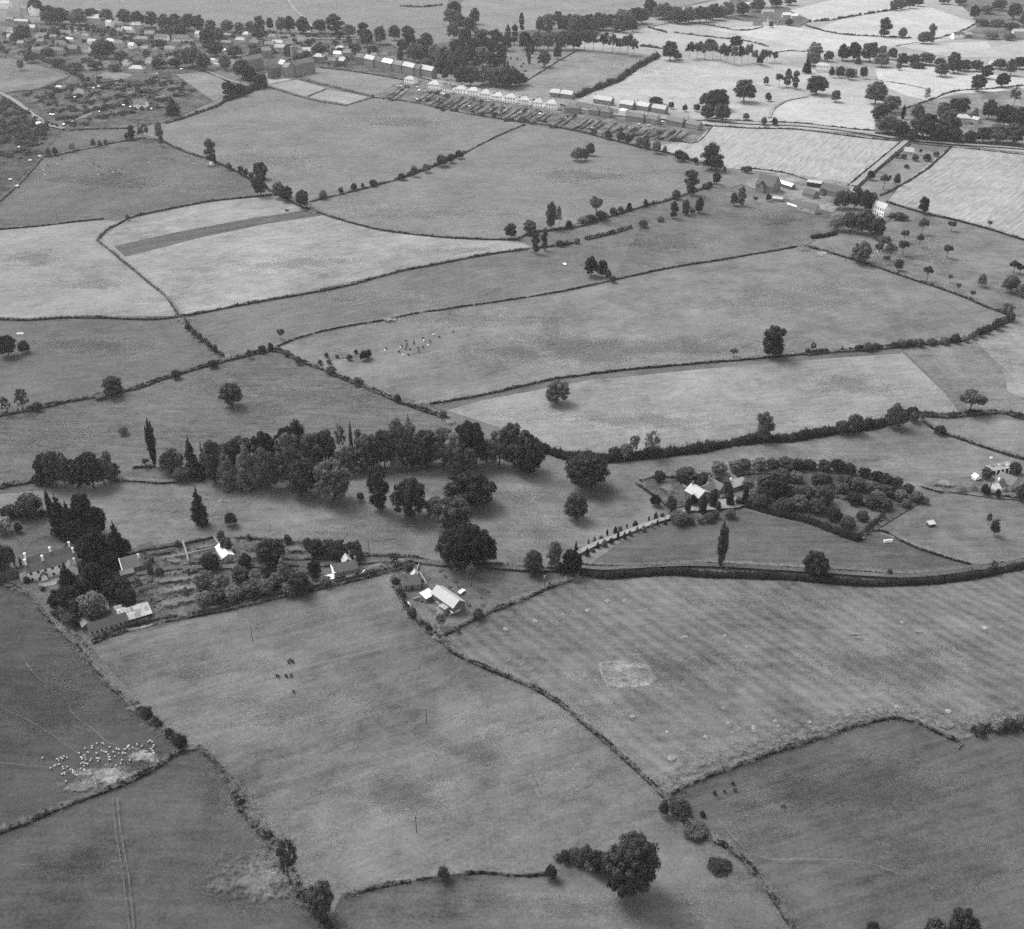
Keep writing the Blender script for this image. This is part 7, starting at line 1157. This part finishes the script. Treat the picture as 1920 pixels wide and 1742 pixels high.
# carts, troughs and other odd objects
def cart(x, y, rz, label, bed='timber_dark'):
    t = empty('farm_cart', P(x, y), rz); tag(t, label, 'cart')
    m = MB(); m.box(-1.7, 1.7, -.9, .9, .8, .95); b = m.build('bed', M[bed], t)
    for s in (-1, 1): m = MB(); m.box(-1.7, 1.7, s * .9 - .04, s * .9 + .04, .95, 1.5); m.build('side_board', M[bed], b)
    for s in (-1, 1):
        m = MB(); v = [(.2 + .6 * math.cos(2 * math.pi * i / 12), s * 1.05, .62 + .6 * math.sin(2 * math.pi * i / 12)) for i in range(13)]; m.tube(v, .07, 5)
        for i in range(6): m.tube([(.2, s * 1.05, .62), v[i * 2]], .035, 4)
        m.build('wheel', M['timber'], t)
    for s in (-.5, .5): m = MB(); m.tube([(1.7, s, .85), (3.6, s * .8, .7)], .05, 5); m.build('shaft', M['timber'], t)
cart(538, 396, .3, 'dark farm cart standing in the stubble beside the ploughed strip'); cart(1058, 497, 2.0, 'pale felled trunk cart in the strip above the cattle', 'white')
cart(866, 1112, .9, 'pale farm cart beside the barn', 'white'); cart(1860, 1398 - 400, .2, 'old cart beside the pointed bush', 'timber') if False else None
def trough(x, y, rz, label, L=3.0, mat='white', h=.9):
    t = empty('water_trough', P(x, y), rz); tag(t, label, 'trough'); m = MB(); w = .9
    for a in ((-L / 2, L / 2, -w / 2, -w / 2 + .1), (-L / 2, L / 2, w / 2 - .1, w / 2), (-L / 2, -L / 2 + .1, -w / 2 + .1, w / 2 - .1), (L / 2 - .1, L / 2, -w / 2 + .1, w / 2 - .1)): m.box(a[0], a[1], a[2], a[3], .15, h)
    m.box(-L / 2 + .1, L / 2 - .1, -w / 2 + .1, w / 2 - .1, .15, .3); m.build('tank', M[mat], t)
    for s in (-1, 1): m = MB(); m.box(s * L * .35 - .12, s * L * .35 + .12, -w / 2, w / 2, 0, .148); m.build('leg', M['stone'], t)
def tent(x, y, rz, L, w, h, label, name='white_tent', cat='tent'):
    t = empty(name, P(x, y), rz); tag(t, label, cat); m = MB()
    m.poly([(-L / 2, -w / 2, 0), (L / 2, -w / 2, 0), (L / 2 - .3, 0, h), (-L / 2 + .3, 0, h)]); m.poly([(L / 2, w / 2, 0), (-L / 2, w / 2, 0), (-L / 2 + .3, 0, h), (L / 2 - .3, 0, h)]); m.build('canvas', M['cloth'], t)
    m = MB(); m.poly([(-L / 2, w / 2, 0), (-L / 2, -w / 2, 0), (-L / 2 + .3, 0, h)]); m.poly([(L / 2, -w / 2, 0), (L / 2, w / 2, 0), (L / 2 - .3, 0, h)]); m.build('end_flap', M['cloth'], t)
tent(38, 626, .1, 4.6, 2.0, 1.2, 'small white tent above the dark oaks at the left edge'); trough(1665, 1017, .1, 'white water trough on posts in the dark meadow', 4.2, 'white', 1.6); tent(1859, 859, .2, 1.6, 1.4, 1.2, 'tiny white tent in the meadow above the right hand cottage')
trough(1752, 812, .5, 'pale trough at the little bridge in the brook hedge corner', 3, 'stone', 1.0); trough(1798, 1400, .8, 'broken pale trough at the end of the dark bank', 3.4, 'stone', 1.0); trough(1648, 472, .2, 'small white trough under the fruit trees', 2.6, 'white', 1.0)
trough(1362, 1066, 0, 'tiny pale trough beside the leaning poplar', 1.6, 'stone', .8); trough(1585, 488, .2, 'tiny trough at the orchard hedge', 1.4, 'stone', .8)
# --- council gardens: plots, paths and dividing hedges below each house
random.seed(21)
def foot(x): return 184 + (x - 700) * .158
def plot(xt, yt, xb, yb, wt, k, grp):
    """a strip garden running from the house back (xt,yt) down to the field edge (xb,yb)"""
    q = [(xt - wt / 2, yt), (xt + wt / 2, yt + 1.5), (xb + wt / 2, yb + 1.5), (xb - wt / 2, yb)]
    mt = random.choice([mc_bed, mc_lawn, mc_crop, mp_dry, mc_crop, mc_lawn])
    sheet('garden_plot', q, mt, 'strip garden with beds below the ' + grp)
    f = random.uniform(.35, .65); g = [(xt + (xb - xt) * f - wt * .4, yt + (yb - yt) * f), (xt + (xb - xt) * f + wt * .4, yt + (yb - yt) * f + 1.2), (xb + wt * .4, yb - 1), (xb - wt * .4, yb - 2)]
    sheet('garden_bed', g, random.choice([mc_bed, mc_lawn, mp_dry, mc_crop]), 'dug bed at the foot of a strip garden below the ' + grp)
    if k % 4 == 0: strip('garden_path', [(xt, yt), ((xt + xb) / 2 + 2, (yt + yb) / 2), (xb, yb)], .8, mp_gpath, 'pale garden path below the ' + grp, 1)
bl = []
for i, (x, y, r) in enumerate(SEMI):
    yb = foot(x - 26) + 2 - random.uniform(0, 5); xb = x - (yb - y) * 1.15
    for s in (-.5, .5): plot(x + s * 11, y + 4, xb + s * 11, yb + s * 2, 9.5, i + (s > 0), 'hipped council houses')
    hedge([(x - 12, y + 4), ((x - 12 + xb - 12) / 2, (y + yb) / 2), (xb - 12 + random.uniform(-4, 4), yb - random.uniform(0, 8))], .6, .7, ORD[i] + ' dividing hedge from the left below the hipped council houses', 'hedge_far', lump=.5, group='dividing hedges of the council gardens')
    for k in range(5):
        f = random.random(); bl.append((x + (xb - x) * f + random.uniform(-10, 10), y + 6 + (yb - y - 4) * f))
for i, x in enumerate((1165, 1190, 1215, 1240, 1262, 1290)):
    y = 234 + (x - 1165) * .1; yb = y + 20; xb = x - 24
    plot(x, y, xb, yb, 18, i, 'dark tiled houses'); hedge([(x - 12, y), (xb - 12, yb)], .9, 1.2, ORD[i] + ' dividing hedge from the left below the dark tiled houses', 'hedge_far', lump=.5, group='dividing hedges of the tiled houses')
    for k in range(4): f = random.random(); bl.append((x + (xb - x) * f + random.uniform(-9, 9), y + 2 + (yb - y - 3) * f))
shrub_mass([(x + random.uniform(-5, 5), y + random.uniform(-2, 2), random.uniform(3, 8), random.uniform(4, 9)) for x, y in bl * 5], 'little bushes and crops of the strip gardens', mat='leaf')
sm = MB(); sm.box(-1.3, 1.3, -1, 1, 0, 1.9); sw = sm.mesh('garden_shed_wall', M['timber']); rm_ = MB(); rm_.slab([(-1.5, -1.2, 1.95), (1.5, -1.2, 1.95), (1.5, 1.2, 2.6), (-1.5, 1.2, 2.6)], .1); sr = [rm_.mesh('garden_shed_roof', M[k]) for k in ('tin_white', 'slate_pale', 'timber')]
def shed(x, y, label, group, k=None):
    t = empty('garden_shed', P(x, y), random.uniform(-.4, .4)); tag(t, label, 'shed', group); link('wall', sw, t); link('roof', sr[random.randrange(3) if k is None else k], t)
for x, y in [(948, 210), (936, 214), (975, 214), (992, 212), (1012, 216), (1018, 219), (1026, 220), (782, 166), (786, 172), (828, 178), (832, 179), (752, 164), (746, 164), (782, 189), (880, 202), (1110, 243), (1060, 224), (1236, 228), (1242, 231), (1198, 236), (1216, 238), (915, 192), (1172, 220)]:
    shed(x, y, 'tiny shed or coop in the council gardens', 'sheds of the council gardens', 0 if random.random() < .6 else 1)
# --- allotments: beds, rows of bushes, huts
ab = []
for r in range(5):
    for c in range(6):
        x0 = 60 + c * 42 + r * 20 - 10; y0 = 172 + r * 12.5 - c * 6.5 + (8 if c == 0 else 0)
        if not (20 < x0 < 330 and 150 < y0 < 236): continue
        q = [(x0, y0), (x0 + 38, y0 - 6), (x0 + 50, y0 + 2), (x0 + 12, y0 + 9)]
        sheet('allotment_bed', q, random.choice([mp_bed, mp_bed, mp_crop, mp_lawn, mp_crop]), 'cultivated allotment bed below the village')
        for k in range(7): ab.append((x0 + random.uniform(0, 46), y0 + random.uniform(-5, 8)))
shrub_mass([(x + random.uniform(-8, 8), y + random.uniform(-3, 3), random.uniform(3, 10), random.uniform(4, 14)) for x, y in ab * 2], 'dark fruit bushes and crops of the allotments')
for x, y in [(166, 174), (185, 165), (176, 168), (220, 196), (226, 197), (232, 200), (245, 203), (284, 207), (120, 236), (137, 230), (100, 218), (95, 217), (140, 185), (296, 141), (188, 212), (340, 132), (262, 120)]: shed(x, y, 'small white hut among the allotments', 'huts of the allotments', 0)
strip('garden_path', [(143, 229), (158, 223), (173, 217)], 2.2, mp_road, 'bright white strip of frames in the allotments', 1)
rgb = []; rb = [(random.uniform(-30, 112), 0) for _ in range(170)]
for x, _ in rb:
    y = random.uniform(max(188, 185 + x * .5), 300 - max(0, (x - 40)) * .7); h = random.uniform(5, 13)
    if y < 240 or x < 85: rgb.append((x, y, h, h * 1.4))
shrub_mass(rgb, 'dark tangled bushes of the rough gardens at the left edge')
for (x, y) in [(36, 279), (57, 304), (33, 352), (20, 340), (75, 296), (15, 262)]: shed(x, y, 'small pale hut in the rough gardens at the left edge', 'huts of the rough gardens', 1)
vb = []
for _ in range(420):
    x = random.uniform(0, 660); y = random.uniform(54, 130)
    if 330 < x < 445 and y > 118 or x < 140 and y > 108 or 470 < x < 600 and y > 108 or y > 128: continue
    vb.append((x, y))
shrub_mass([(x, y, random.uniform(4, 12), random.uniform(5, 14)) for x, y in vb], 'garden shrubs and hedges between the village houses')
eb = [(x, 100 + (x - 930) * .2 + random.uniform(-4, 44)) for x in np.linspace(935, 985, 14)]
for x, y in eb: h = random.uniform(3, 6); plant('bush', x, y - h, y, h, 'small clipped bush among the graves', D, 'bushes among the graves')
# --- field gates
def gate(x, y, x2, y2, label):
    a, b = P(x, y), P(x2, y2); t = empty('field_gate', a, math.atan2(b.y - a.y, b.x - a.x)); tag(t, label, 'gate'); L = (b - a).length
    for s in (0, L): m = MB(); m.box(s - .1, s + .1, -.1, .1, 0, 1.4); m.build('post', M['timber'], t)
    for k in range(5): m = MB(); m.box(.1, L - .1, -.04, .04, .2 + k * .25, .3 + k * .25); m.build('rail', M['timber'], t)
gate(352, 1402, 366, 1400, 'field gate at the top of the dark hedge'); gate(250, 1334, 258, 1332, 'field gate at the bottom of the earth lane'); gate(1500, 463, 1510, 463, 'field gate at the end of the cattle field hedge'); gate(1078, 1086, 1084, 1082, 'field gate into the ridge and furrow'); gate(1834, 1064, 1842, 1066, 'field gate at the lane corner')
# ------------------------------------------------------------------ the air
hz = MB(); hz.box(-3200, 3200, -700, 5200, -1.0, 306.5)
hm, hnt, hout = base_mat('haze'); pv = hnt.nodes.new('ShaderNodeVolumePrincipled')
pv.inputs['Color'].default_value = (.95, .95, .95, 1); pv.inputs['Density'].default_value = HAZE; pv.inputs['Anisotropy'].default_value = 0.25
hnt.links.new(pv.outputs[0], hout.inputs['Volume'])
ho = hz.build('haze', hm); ho['kind'] = 'stuff'; ho['label'] = 'thin summer haze over the fields'
